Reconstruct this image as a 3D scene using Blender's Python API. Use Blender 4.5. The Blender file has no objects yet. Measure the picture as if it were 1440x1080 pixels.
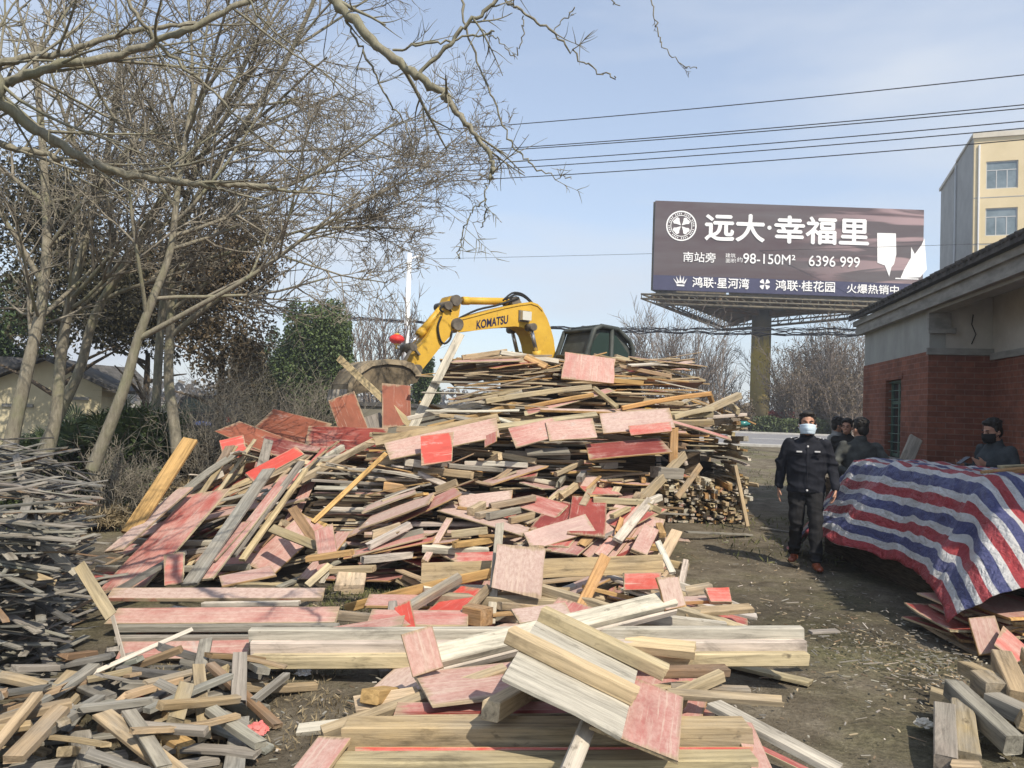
import bpy, bmesh, math, random
import numpy as np
from mathutils import Vector, Matrix, Euler
from mathutils.bvhtree import BVHTree

R = math.radians
random.seed(7); rng = np.random.default_rng(7)
scene = bpy.context.scene
COL = scene.collection

# ------------------------------------------------------------------ camera
FPX, CAMH = 1109.0, 1.67           # focal length in pixels of the 1440 px wide photograph
PITCH, ROLL = R(1.86), R(2.0)
cr, sr, cp, sp = math.cos(ROLL), math.sin(ROLL), math.cos(PITCH), math.sin(PITCH)
fwd = Vector((0, cp, sp)); z1 = Vector((0, -sp, cp)); xx = Vector((1, 0, 0))
c_right = cr * xx + sr * z1
c_up = -sr * xx + cr * z1
CAM = Vector((0, 0, CAMH))
cam_d = bpy.data.cameras.new('camera'); cam = bpy.data.objects.new('camera', cam_d); COL.objects.link(cam)
cam_d.sensor_width = 36; cam_d.lens = 36 * FPX / 1440.0; cam_d.clip_start = 0.05; cam_d.clip_end = 2000
m3 = Matrix((c_right, c_up, -fwd)).transposed()
cam.matrix_world = Matrix.Translation(CAM) @ m3.to_4x4()
scene.camera = cam

# ------------------------------------------------------------------ light
SUN_EL = R(50)
sun_to = Vector((0.62, -1.0, 0)).normalized()
sd = Vector((sun_to.x * math.cos(SUN_EL), sun_to.y * math.cos(SUN_EL), math.sin(SUN_EL)))
world = bpy.data.worlds.new('World'); scene.world = world; world.use_nodes = True
nt = world.node_tree
for n in list(nt.nodes): nt.nodes.remove(n)
sky = nt.nodes.new('ShaderNodeTexSky'); sky.sky_type = 'NISHITA'; sky.sun_disc = False
sky.sun_elevation = SUN_EL; sky.sun_rotation = math.atan2(sd.x, sd.y)
sky.altitude = 50; sky.air_density = 1.0; sky.dust_density = 0.8; sky.ozone_density = 1.3
bg = nt.nodes.new('ShaderNodeBackground'); bg.inputs[1].default_value = 0.15
wo = nt.nodes.new('ShaderNodeOutputWorld')
# thin high haze and faint cloud veils in the sky itself
tc = nt.nodes.new('ShaderNodeTexCoord'); sep = nt.nodes.new('ShaderNodeSeparateXYZ'); nt.links.new(tc.outputs['Generated'], sep.inputs[0])
mp = nt.nodes.new('ShaderNodeMapping'); mp.inputs['Scale'].default_value = (.8, 1.3, 3.6); nt.links.new(tc.outputs['Generated'], mp.inputs[0])
nz_ = nt.nodes.new('ShaderNodeTexNoise'); nz_.inputs['Scale'].default_value = 2.2; nz_.inputs['Detail'].default_value = 5; nt.links.new(mp.outputs[0], nz_.inputs['Vector'])
mr = nt.nodes.new('ShaderNodeMapRange'); mr.inputs['From Min'].default_value = -.02; mr.inputs['From Max'].default_value = .66; mr.inputs['To Min'].default_value = .66; mr.inputs['To Max'].default_value = .42; nt.links.new(sep.outputs[2], mr.inputs['Value'])
mr2 = nt.nodes.new('ShaderNodeMapRange'); mr2.inputs['From Min'].default_value = .4; mr2.inputs['From Max'].default_value = .7; mr2.inputs['To Min'].default_value = -.16; mr2.inputs['To Max'].default_value = .42; nt.links.new(nz_.outputs['Fac'], mr2.inputs['Value'])
ad = nt.nodes.new('ShaderNodeMath'); ad.operation = 'ADD'; ad.use_clamp = True; nt.links.new(mr.outputs[0], ad.inputs[0]); nt.links.new(mr2.outputs[0], ad.inputs[1])
mx_ = nt.nodes.new('ShaderNodeMix'); mx_.data_type = 'RGBA'; nt.links.new(ad.outputs[0], mx_.inputs[0]); nt.links.new(sky.outputs[0], mx_.inputs[6]); mx_.inputs[7].default_value = (3.7, 3.98, 4.4, 1)
nt.links.new(mx_.outputs[2], bg.inputs[0]); nt.links.new(bg.outputs[0], wo.inputs[0])
sl = bpy.data.lights.new('sun', 'SUN'); sl.energy = 4.1; sl.angle = R(0.5); sl.color = (1, .90, .75)
so = bpy.data.objects.new('sun', sl); COL.objects.link(so)
so.rotation_euler = sd.to_track_quat('Z', 'Y').to_euler()
scene.view_settings.view_transform = 'Standard'; scene.view_settings.look = 'None'
scene.view_settings.gamma = 1; scene.view_settings.exposure = 0.47

# ------------------------------------------------------------------ pixel <-> world
def ray(px, py):
    return c_right * ((px - 720) / FPX) + c_up * ((540 - py) / FPX) + fwd
def at(px, py, D):
    d = ray(px, py); return CAM + d * (D / d.y)
def atz(px, py, z):
    d = ray(px, py); return CAM + d * ((z - CAMH) / d.z)
def proj(p):
    v = Vector(p) - CAM; w = v.dot(fwd)
    return 720 + FPX * v.dot(c_right) / w, 540 - FPX * v.dot(c_up) / w, w
def sstep(a, b, x):
    t = min(1, max(0, (x - a) / (b - a))); return t * t * (3 - 2 * t)
def gz(x, y):
    return 0.5 * sstep(14, 33, y) + 0.3 * sstep(32, 50, y)

# ------------------------------------------------------------------ helpers
def tag(o, label=None, cat=None, group=None, kind=None):
    if label: o['label'] = label
    if cat: o['category'] = cat
    if group: o['group'] = group
    if kind: o['kind'] = kind
    return o
def empty(name, loc=(0, 0, 0), rz=0.0, label=None, cat=None, group=None):
    o = bpy.data.objects.new(name, None); COL.objects.link(o); o.location = loc; o.rotation_euler = (0, 0, rz)
    o.empty_display_size = .1
    return tag(o, label, cat, group)
def link(name, me, parent=None, loc=None):
    o = bpy.data.objects.new(name, me); COL.objects.link(o)
    if parent: o.parent = parent
    if loc is not None: o.location = loc
    return o
class MB:
    """collects shapes, builds one mesh object"""
    def __init__(s): s.v = []; s.f = []; s.mi = []; s.sm = []
    def add(s, vs, fs, mi=0, smooth=False):
        b = len(s.v); s.v += [tuple(v) for v in vs]
        for f in fs: s.f.append(tuple(i + b for i in f)); s.mi.append(mi); s.sm.append(smooth)
    def box(s, x0, x1, y0, y1, z0, z1, mi=0, bev=0.0):
        if bev:
            bm = bmesh.new(); bmesh.ops.create_cube(bm, size=1)
            bmesh.ops.scale(bm, vec=(x1 - x0, y1 - y0, z1 - z0), verts=bm.verts)
            bmesh.ops.translate(bm, vec=((x0 + x1) / 2, (y0 + y1) / 2, (z0 + z1) / 2), verts=bm.verts)
            bmesh.ops.bevel(bm, geom=bm.edges[:], offset=bev, segments=2, affect='EDGES')
            s.bm(bm, mi); return
        v = [(x0, y0, z0), (x1, y0, z0), (x1, y1, z0), (x0, y1, z0), (x0, y0, z1), (x1, y0, z1), (x1, y1, z1), (x0, y1, z1)]
        s.add(v, [(0, 3, 2, 1), (4, 5, 6, 7), (0, 1, 5, 4), (1, 2, 6, 5), (2, 3, 7, 6), (3, 0, 4, 7)], mi)
    def bm(s, bm, mi=0, smooth=False):
        bm.verts.index_update()
        s.add([v.co.copy() for v in bm.verts], [[v.index for v in f.verts] for f in bm.faces], mi, smooth); bm.free()
    def obox(s, P0, P1, w, t, up=(0, 0, 1), mi=0):
        """beam from P0 to P1, width w across, thickness t along up"""
        P0, P1 = Vector(P0), Vector(P1); u = (P1 - P0).normalized(); up = Vector(up)
        a = u.cross(up)
        if a.length < 1e-4: a = u.cross(Vector((1, 0, 0)))
        a.normalize(); n = a.cross(u)
        q = []
        for P in (P0, P1):
            for (i, j) in ((-1, -1), (1, -1), (1, 1), (-1, 1)): q.append(P + a * (i * w / 2) + n * (j * t / 2))
        s.add(q, [(3, 2, 1, 0), (4, 5, 6, 7), (0, 1, 5, 4), (1, 2, 6, 5), (2, 3, 7, 6), (3, 0, 4, 7)], mi)
    def tube(s, pts, rad, k=8, mi=0, cap=True, smooth=True):
        pts = [Vector(p) for p in pts]; n = len(pts)
        if not hasattr(rad, '__len__'): rad = [rad] * n
        vs = []; ref = None
        for i, p in enumerate(pts):
            d = (pts[min(i + 1, n - 1)] - pts[max(i - 1, 0)])
            d = d.normalized() if d.length > 1e-9 else Vector((0, 0, 1))
            if ref is None: ref = Vector((1, 0, 0)) if abs(d.x) < .8 else Vector((0, 1, 0))
            a = (ref - d * ref.dot(d)); a.normalize(); b = d.cross(a); ref = a
            for j in range(k):
                t = 2 * math.pi * j / k; vs.append(p + (a * math.cos(t) + b * math.sin(t)) * rad[i])
        fs = [(i * k + j, i * k + (j + 1) % k, (i + 1) * k + (j + 1) % k, (i + 1) * k + j) for i in range(n - 1) for j in range(k)]
        s.add(vs, fs, mi, smooth)
        if cap:
            b = len(s.v) - len(vs)
            s.f.append(tuple(b + j for j in range(k))[::-1]); s.f.append(tuple(b + (n - 1) * k + j for j in range(k))); s.mi += [mi, mi]; s.sm += [False, False]
    def prism(s, poly, ax, ay, an, o, t0, t1, mi=0):
        """polygon (2D) in plane o + x*ax + y*ay, from offset t0 to t1 along an"""
        n = len(poly); ax, ay, an, o = Vector(ax), Vector(ay), Vector(an), Vector(o)
        v = [o + ax * x + ay * y + an * t0 for x, y in poly] + [o + ax * x + ay * y + an * t1 for x, y in poly]
        s.add(v, [tuple(range(n))[::-1], tuple(range(n, 2 * n))] + [(i, (i + 1) % n, n + (i + 1) % n, n + i) for i in range(n)], mi)
    def loft(s, secs, k=14, mi=0):
        """secs: (centre, rx, ry[, normal axis pair]) closed elliptical loft"""
        vs = []; n = len(secs)
        for sec in secs:
            c, rx, ry = Vector(sec[0]), sec[1], sec[2]
            a, b = (Vector(sec[3]), Vector(sec[4])) if len(sec) > 3 else (Vector((1, 0, 0)), Vector((0, 1, 0)))
            for j in range(k):
                t = 2 * math.pi * j / k; vs.append(c + a * (rx * math.cos(t)) + b * (ry * math.sin(t)))
        fs = [(i * k + j, i * k + (j + 1) % k, (i + 1) * k + (j + 1) % k, (i + 1) * k + j) for i in range(n - 1) for j in range(k)]
        fs += [tuple(range(k))[::-1], tuple((n - 1) * k + j for j in range(k))]
        s.add(vs, fs, mi, True)
    def ell(s, c, r, rot=None, seg=16, mi=0):
        bm = bmesh.new(); bmesh.ops.create_uvsphere(bm, u_segments=seg, v_segments=seg // 2 + 2, radius=1)
        M = Matrix.Translation(Vector(c)) @ (rot.to_matrix().to_4x4() if rot else Matrix()) @ Matrix.Diagonal((r[0], r[1], r[2], 1))
        bm.transform(M); s.bm(bm, mi, True)
    def mesh(s, name, mats):
        me = bpy.data.meshes.new(name); me.from_pydata(s.v, [], s.f); 
        for m in (mats if isinstance(mats, (list, tuple)) else [mats]): me.materials.append(m)
        me.polygons.foreach_set('material_index', s.mi); me.polygons.foreach_set('use_smooth', s.sm); me.update()
        return me
    def build(s, name, mats, parent=None, loc=None):
        return link(name, s.mesh(name, mats), parent, loc)

def solidify(me):
    bm = bmesh.new(); bm.from_mesh(me); bmesh.ops.recalc_face_normals(bm, faces=bm.faces); bm.to_mesh(me); bm.free(); return me

# ------------------------------------------------------------------ materials
def mat(name, base=(.5, .5, .5), rough=.8, spec=.3, metal=0.0):
    m = bpy.data.materials.new(name); m.use_nodes = True
    b = m.node_tree.nodes['Principled BSDF']
    b.inputs['Base Color'].default_value = (*base, 1); b.inputs['Roughness'].default_value = rough
    b.inputs['Specular IOR Level'].default_value = spec; b.inputs['Metallic'].default_value = metal
    return m
class N:
    def __init__(s, m): s.t = m.node_tree; s.b = s.t.nodes['Principled BSDF']
    def n(s, typ, **k):
        x = s.t.nodes.new(typ)
        for a, v in k.items(): setattr(x, a, v)
        return x
    def l(s, a, b): s.t.links.new(a, b)
    def coord(s, kind='Object', scale=(1, 1, 1)):
        c = s.n('ShaderNodeTexCoord'); mp = s.n('ShaderNodeMapping'); mp.inputs['Scale'].default_value = scale
        s.l(c.outputs[kind], mp.inputs['Vector']); return mp.outputs[0]
    def scaled(s, sock, scale):
        mp = s.n('ShaderNodeMapping'); mp.inputs['Scale'].default_value = scale; s.l(sock, mp.inputs['Vector']); return mp.outputs[0]
    def noise(s, vec, scale, detail=4, rough=.6, dist=0.0):
        x = s.n('ShaderNodeTexNoise'); x.inputs['Scale'].default_value = scale; x.inputs['Detail'].default_value = detail
        x.inputs['Roughness'].default_value = rough; x.inputs['Distortion'].default_value = dist
        s.l(vec, x.inputs['Vector']); return x.outputs['Fac']
    def ramp(s, fac, stops):
        x = s.n('ShaderNodeValToRGB'); e = x.color_ramp.elements
        while len(e) < len(stops): e.new(.5)
        for i, (p, c) in enumerate(stops): e[i].position = p; e[i].color = (*c, 1) if hasattr(c, '__len__') else (c, c, c, 1)
        s.l(fac, x.inputs['Fac']); return x.outputs['Color']
    def mix(s, fac, a, b, typ='MIX'):
        x = s.n('ShaderNodeMix', data_type='RGBA', blend_type=typ)
        for sock, v in ((x.inputs[0], fac), (x.inputs[6], a), (x.inputs[7], b)):
            if hasattr(v, 'links'): s.l(v, sock)
            elif hasattr(v, '__len__'): sock.default_value = (*v, 1)
            else: sock.default_value = v
        return x.outputs[2]
    def math(s, op, a, b=0.0):
        x = s.n('ShaderNodeMath', operation=op)
        for sock, v in ((x.inputs[0], a), (x.inputs[1], b)):
            if hasattr(v, 'links'): s.l(v, sock)
            else: sock.default_value = v
        return x.outputs[0]
    def attr(s, name):
        x = s.n('ShaderNodeAttribute'); x.attribute_name = name; return x
    def bump(s, h, strength=.3, dist=.01):
        x = s.n('ShaderNodeBump'); x.inputs['Strength'].default_value = strength; x.inputs['Distance'].default_value = dist
        s.l(h, x.inputs['Height']); s.l(x.outputs[0], s.b.inputs['Normal'])
    def base(s, c): s.l(c, s.b.inputs['Base Color'])
    def rough(s, c): s.l(c, s.b.inputs['Roughness'])

def noisy(name, c1, c2, scale=3.0, rough=.85, spec=.25, stretch=(1, 1, 1), bump=0.0, bdist=.01, kind='Object', metal=0, lo=.35, hi=.65, dist=0.0):
    m = mat(name, c1, rough, spec, metal); k = N(m)
    v = k.coord(kind, stretch); f = k.noise(v, scale, 6, .65, dist)
    k.base(k.ramp(f, [(lo, c1), (hi, c2)]))
    if bump: k.bump(f, bump, bdist)
    return m

# --- wood, drawn from per-piece attributes: lc (position along the piece), tint (painted film, alpha = wear), wood (raw colour, alpha = greyness)
def wood_mat():
    m = mat('weathered_wood', rough=.88, spec=.18); k = N(m)
    lc = k.attr('lc').outputs['Vector']; w = k.attr('wood'); t = k.attr('tint')
    grain = k.noise(k.scaled(lc, (1.6, 30, 30)), 1.0, 7, .74, .7)
    blot = k.noise(k.scaled(lc, (2.2, 6, 6)), 1.0, 5, .65)
    grime = k.noise(k.scaled(lc, (1.3, 3.5, 3.5)), 1.7, 5, .7, .5)
    spots = k.noise(k.scaled(lc, (9, 14, 14)), 1.0, 3, .6)
    c = k.mix(1.0, w.outputs['Color'], k.ramp(grain, [(.26, .34), (.5, .92), (.74, 1.32)]), 'MULTIPLY')
    g = k.math('MULTIPLY', k.ramp(blot, [(.35, 0.0), (.65, 1.0)]), w.outputs['Alpha'])
    c = k.mix(g, c, k.ramp(grain, [(.3, (.12, .108, .09)), (.7, (.36, .335, .285))]))
    rs = k.math('MULTIPLY', k.ramp(grime, [(.52, 0.0), (.62, .7)]), k.ramp(t.outputs['Alpha'], [(.9, 0.0), (.95, 1.0)]))
    c = k.mix(rs, c, k.mix(1.0, (.46, .13, .10), k.ramp(grain, [(.3, .6), (.7, 1.1)]), 'MULTIPLY'))
    c = k.mix(1.0, c, k.ramp(grime, [(.30, .5), (.46, .97), (.7, 1.08)]), 'MULTIPLY')
    c = k.mix(k.ramp(spots, [(.66, 0.0), (.76, .75)]), c, (.07, .055, .04))
    k.base(c); k.bump(grain, .7, .005)
    return m
def film_mat():
    m = mat('red_film_plywood', rough=.6, spec=.3); k = N(m)
    lc = k.attr('lc').outputs['Vector']; t = k.attr('tint'); nc = k.attr('nc').outputs['Vector']
    streak = k.noise(k.scaled(lc, (1.6, 11, 11)), 1.0, 7, .75, .6); scr = k.noise(k.scaled(lc, (2.0, 70, 70)), 1.0, 3, .7, .3)
    blot = k.noise(k.scaled(lc, (2.2, 2.8, 2.8)), 1.0, 6, .68, .5); fine = k.noise(k.scaled(lc, (30, 45, 45)), 1.0, 4, .7)
    sx = k.n('ShaderNodeSeparateXYZ'); k.l(nc, sx.inputs[0])
    ed = k.math('MAXIMUM', k.math('ABSOLUTE', sx.outputs[0]), k.math('ABSOLUTE', sx.outputs[1]))
    ed = k.math('ADD', ed, k.math('MULTIPLY', k.math('SUBTRACT', streak, .5), .55))
    s = k.math('ADD', k.math('MULTIPLY', streak, .5), k.math('MULTIPLY', blot, .5))
    s = k.math('ADD', s, k.math('MULTIPLY', k.math('SUBTRACT', t.outputs['Alpha'], .5), .45))
    red = k.mix(1.0, t.outputs['Color'], k.ramp(blot, [(.3, .62), (.7, 1.15)]), 'MULTIPLY')
    f = k.ramp(s, [(.44, 0.0), (.58, .55), (.74, .9)])
    c = k.mix(f, red, k.ramp(fine, [(.3, (.33, .225, .19)), (.7, (.52, .42, .365))]))
    c = k.mix(k.ramp(k.math('ADD', scr, k.math('MULTIPLY', f, .08)), [(.60, 0.0), (.70, .65)]), c, (.50, .40, .33))
    c = k.mix(k.ramp(blot, [(.62, 0.0), (.72, .6)]), c, k.ramp(fine, [(.3, (.27, .25, .225)), (.7, (.45, .43, .40))]))
    c = k.mix(k.ramp(ed, [(.90, 0.0), (1.06, .85)]), c, k.ramp(scr, [(.3, (.20, .145, .095)), (.7, (.43, .33, .22))]))
    c = k.mix(k.ramp(fine, [(.66, 0.0), (.78, .6)]), c, (.12, .08, .06))
    k.base(c); k.bump(k.math('ADD', fine, scr), .3, .002)
    k.rough(k.ramp(f, [(0, .6), (1, .9)]))
    return m
M_WOOD, M_FILM = wood_mat(), film_mat()
MATS = {}
def M(name, *a, **k):
    if name not in MATS: MATS[name] = mat(name, *a, **k)
    return MATS[name]
# ================================================================== the setting: ground, road
def ground():
    m = mat('trodden_earth', rough=.95, spec=.1); k = N(m)
    v = k.coord('Object'); big = k.noise(v, .55, 5, .6); mid = k.noise(v, 3.2, 6, .7, .3); fine = k.noise(v, 28, 6, .75); chip = k.noise(v, 60, 2, .5)
    c = k.ramp(mid, [(.3, (.085, .07, .05)), (.55, (.165, .142, .105)), (.75, (.25, .22, .168))])
    c = k.mix(k.ramp(big, [(.5, 0.0), (.68, .75)]), c, k.ramp(fine, [(.3, (.09, .09, .04)), (.7, (.23, .22, .12))]))
    c = k.mix(1.0, c, k.ramp(fine, [(.25, .6), (.7, 1.25)]), 'MULTIPLY')
    damp = k.noise(k.scaled(v, (1, .6, 1)), .9, 5, .6, .6); c = k.mix(1.0, c, k.ramp(damp, [(.36, .58), (.5, .95), (.65, 1.1)]), 'MULTIPLY')
    c = k.mix(k.ramp(chip, [(.70, 0.0), (.76, .8)]), c, (.42, .38, .3))
    k.base(c); k.bump(k.math('ADD', fine, k.math('MULTIPLY', mid, 2.0)), .9, .03)
    xs = list(np.concatenate([[-226, -170, -100, -60, -40, -25, -15], np.arange(-9, 9.01, .15), [12, 18, 28, 45, 70, 110, 170, 226]]))
    ys = list(np.concatenate([[-22, -14, -8, -3, 0], np.arange(1, 15, .15), np.arange(15.2, 31, 1.2), [33, 35, 38, 41, 44, 46, 48, 50, 55, 65, 90, 150, 216]]))
    from mathutils import noise as mn
    V = []
    for y in ys:
        for x in xs:
            near = 1 if (-9 <= x <= 9 and 1 <= y < 15) else 0
            h = (mn.noise(Vector((x * .7, y * .7, 0))) * .03 + mn.noise(Vector((x * 2.4, y * 2.4, 3))) * .014) * near
            V.append((x, y, gz(x, y) + h))
    nx = len(xs)
    F = [(j * nx + i, j * nx + i + 1, (j + 1) * nx + i + 1, (j + 1) * nx + i) for j in range(len(ys) - 1) for i in range(nx - 1)]
    b = MB(); b.add(V, F, 0, True); o = b.build('ground', m); tag(o, kind='structure')
ground()
M_ASPH = noisy('road_asphalt', (.17, .17, .18), (.24, .24, .25), 6, .9, .2)
M_CONC = noisy('concrete', (.33, .32, .3), (.46, .45, .42), 4, .9, .2)
def strip(name, y0, y1, dz, m, n=8):
    b = MB()
    for i in range(n):
        a, c = y0 + (y1 - y0) * i / n, y0 + (y1 - y0) * (i + 1) / n
        for x0, x1 in ((-140, -40), (-40, 0), (0, 40), (40, 140)):
            b.add([(x0, a, gz(0, a) + dz), (x1, a, gz(0, a) + dz), (x1, c, gz(0, c) + dz), (x0, c, gz(0, c) + dz)], [(0, 1, 2, 3)])
    return tag(b.build(name, m), kind='structure')
strip('road', 33.6, 45, .05, M_ASPH)
def kerb(y0, y1, h):
    b = MB(); z = gz(0, y0); b.box(-140, 140, y0, y1, z - .2, z + h); return b
tag(kerb(32.6, 33.6, .09).build('pavement_kerb', M_CONC), kind='structure')
tag(kerb(45, 46.4, .13).build('pavement', M_CONC), kind='structure')
M_LINE = noisy('road_paint', (.6, .6, .58), (.75, .75, .72), 5)
b = MB()
for i in range(-20, 20): b.add([(i * 6, 39.2, gz(0, 39.2) + .06), (i * 6 + 3, 39.2, gz(0, 39.2) + .06), (i * 6 + 3, 39.4, gz(0, 39.4) + .06), (i * 6, 39.4, gz(0, 39.4) + .06)], [(0, 1, 2, 3)])
tag(b.build('road_marking', M_LINE), kind='structure')

# grass tufts and litter on the ground (uncountable)
def cards(n, posf, sizef, name, mats, elong=2.2, up=.0):
    """n leaf-like quads folded along the middle: posf(i)->array of positions, sizes"""
    P = posf; s = sizef
    d = rng.normal(size=(n, 3)); d[:, 2] += up; d /= np.linalg.norm(d, axis=1, keepdims=True)
    e = rng.normal(size=(n, 3)); e -= (e * d).sum(1, keepdims=True) * d; e /= np.linalg.norm(e, axis=1, keepdims=True)
    L = (s * elong / 2)[:, None]; W = (s / 2)[:, None]
    nn = np.cross(d, e)
    V = np.stack([P - d * L, P + e * W + nn * W * .3, P + d * L, P - e * W + nn * W * .3], 1).reshape(-1, 3)
    me = bpy.data.meshes.new(name)
    me.vertices.add(4 * n); me.vertices.foreach_set('co', V.astype(np.float32).ravel())
    me.loops.add(4 * n); me.loops.foreach_set('vertex_index', np.arange(4 * n, dtype=np.int32))
    me.polygons.add(n); me.polygons.foreach_set('loop_start', np.arange(0, 4 * n, 4, dtype=np.int32))
    for m in (mats if isinstance(mats, (list, tuple)) else [mats]): me.materials.append(m)
    if isinstance(mats, (list, tuple)) and len(mats) > 1:
        me.polygons.foreach_set('material_index', rng.integers(0, len(mats), n).astype(np.int32))
    me.update(calc_edges=True)
    return me
def leafmat(name, c1, c2, scale=1.2, rough=.6):
    m = mat(name, c1, rough, .3); k = N(m)
    g = k.n('ShaderNodeNewGeometry'); f = k.noise(k.coord('Object'), scale, 4, .6)
    f2 = k.math('ADD', k.math('MULTIPLY', f, .6), k.math('MULTIPLY', g.outputs['Random Per Island'], .4))
    k.base(k.ramp(f2, [(.25, c1), (.75, c2)]))
    return m
M_GRASS = leafmat('short_grass', (.05, .065, .02), (.17, .165, .07), .8)
M_DRY = leafmat('dry_stalks', (.13, .10, .055), (.33, .27, .17), .8)
def grass(name, n, xf, yf, h, m, keep):
    x = rng.uniform(*xf, n); y = rng.uniform(*yf, n)
    k = keep(x, y); x, y = x[k], y[k]; n = len(x)
    z = np.array([gz(a, b_) for a, b_ in zip(x, y)])
    hh = h * rng.uniform(.4, 1.2, n)
    return tag(link(name, cards(n, np.stack([x, y, z + hh * .35], 1), hh * .18, name, m, 6, up=1.4)), kind='stuff')
# ================================================================== the lumber: every board is a record first, an object later
WOODC = {'pale': (.50, .40, .25, .4), 'tan': (.40, .30, .175, .5), 'honey': (.47, .29, .12, .15), 'grey': (.29, .265, .225, .8), 'brown': (.25, .16, .09, .4),
         'whitish': (.56, .51, .43, .45), 'ash grey': (.25, .245, .215, .9), 'dark grey': (.10, .10, .095, .7)}
FILMC = {'bright red': (.52, .08, .06, .46), 'faded red': (.46, .125, .105, .52), 'dusty pink': (.47, .19, .16, .74), 'dark red': (.25, .05, .04, .3),
         'red brown': (.27, .085, .05, .05), 'pale pink': (.54, .36, .31, .9)}
PIECES = []
def piece(kind, c, u, w, L, W, T, col, zone, label=None, bend=0.0, edge=None, name=None):
    u = Vector(u).normalized(); w = Vector(w); w = (w - u * w.dot(u)).normalized(); n = u.cross(w)
    if n.z < 0: w = -w; n = -n
    PIECES.append(dict(kind=kind, c=Vector(c), u=u, w=w, n=n, L=L, W=W, T=T, col=col, zone=zone, label=label, bend=bend, edge=edge or random.choice(('tan', 'pale', 'honey')), name=name))
    return PIECES[-1]

GX0, GY0, CS = -6.0, 2.5, .04
NX, NY = int(13.5 / CS), int(14 / CS)
gx = GX0 + (np.arange(NX) + .5) * CS; gy = GY0 + (np.arange(NY) + .5) * CS
XX, YY = np.meshgrid(gx, gy, indexing='ij')
def smooth_noise(scale, amp):
    a = rng.normal(size=(int(NX * CS / scale) + 3, int(NY * CS / scale) + 3))
    fx, fy = (XX - GX0) / scale, (YY - GY0) / scale
    i, j = fx.astype(int), fy.astype(int); tx, ty = fx - i, fy - j
    tx, ty = tx * tx * (3 - 2 * tx), ty * ty * (3 - 2 * ty)
    return amp * ((a[i, j] * (1 - tx) + a[i + 1, j] * tx) * (1 - ty) + (a[i, j + 1] * (1 - tx) + a[i + 1, j + 1] * tx) * ty)
def blk(x0, x1, y0, y1, ex0, ex1, ey0, ey1):
    return np.clip(np.minimum.reduce([(XX - x0) / ex0, (x1 - XX) / ex1, (YY - y0) / ey0, (y1 - YY) / ey1]), 0, 1)
nz = smooth_noise(.5, 1.0)
TARGETS = {
    'A': np.maximum(blk(-1.55, 1.85, 8.65, 13.6, .5, .12, .3, 1.2) * (1.36 + .05 * nz),
                    np.minimum(blk(-1.35, 2.45, 8.8, 13.2, .6, .2, .3, 1.0), 1) * np.clip(1.42 + (YY - 9.0) * .62, 0, 2.36) * np.clip(.74 + (XX + 1.2) * .36, .6, 1.0)),
    'B': blk(2.15, 3.72, 12.2, 15.6, .3, .12, .15, .8) * (1.75 + .08 * nz),
    'C': blk(-1.55, 1.72, 6.9, 9.0, .4, .25, .25, .3) * np.clip(.34 + (YY - 7.0) * .42, 0, 1.1) * (1 + .06 * nz),
    'D': np.maximum(blk(-.95, 1.8, 5.2, 7.3, .3, .3, .2, .2) * .20, blk(-.7, 1.25, 3.9, 5.2, .15, .15, .1, .2) * .11),
    'L': blk(-2.75, -1.1, 5.0, 6.3, .15, .2, .1, .3) * .12,
    'E': np.maximum(blk(-3.75, -1.35, 7.0, 10.6, .5, .2, 2.1, .5) * (.98 + .07 * nz), blk(-2.3, -.9, 8.2, 11.6, .4, .3, .5, .5) * .9),
    'F': blk(-6.0, -2.4, 4.35, 7.3, .3, .1, .5, .6) * np.clip((-2.55 - .43 * (YY - 4.5) - XX) / .5, 0, 1) * (1.14 + .06 * nz) * np.clip(1.0 - (XX + 4.0) * .12, .8, 1.05),
    'G': blk(-2.7, -1.15, 3.2, 4.8, .2, .25, .2, .2) * .17,
    'H': blk(3.5, 5.6, 5.7, 6.5, .06, .2, .06, .2) * (.28),
    'I': blk(2.6, 3.7, 3.6, 5.0, .1, .2, .2, .12) * .3,
}
ZN = list(TARGETS); TALL = np.stack([TARGETS[z] for z in ZN]); T_ = TALL.max(0); ZID = TALL.argmax(0)
def erode(a, r):
    o = a.copy()
    for k in range(1, r + 1):
        o[k:, :] = np.minimum(o[k:, :], a[:-k, :]); o[:-k, :] = np.minimum(o[:-k, :], a[k:, :])
    a = o.copy()
    for k in range(1, r + 1):
        o[:, k:] = np.minimum(o[:, k:], a[:, :-k]); o[:, :-k] = np.minimum(o[:, :-k], a[:, k:])
    return o
CORE = np.clip(erode(T_, 13) - .17, 0, None); CORE[CORE < .12] = 0
H = CORE.copy()

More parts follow.
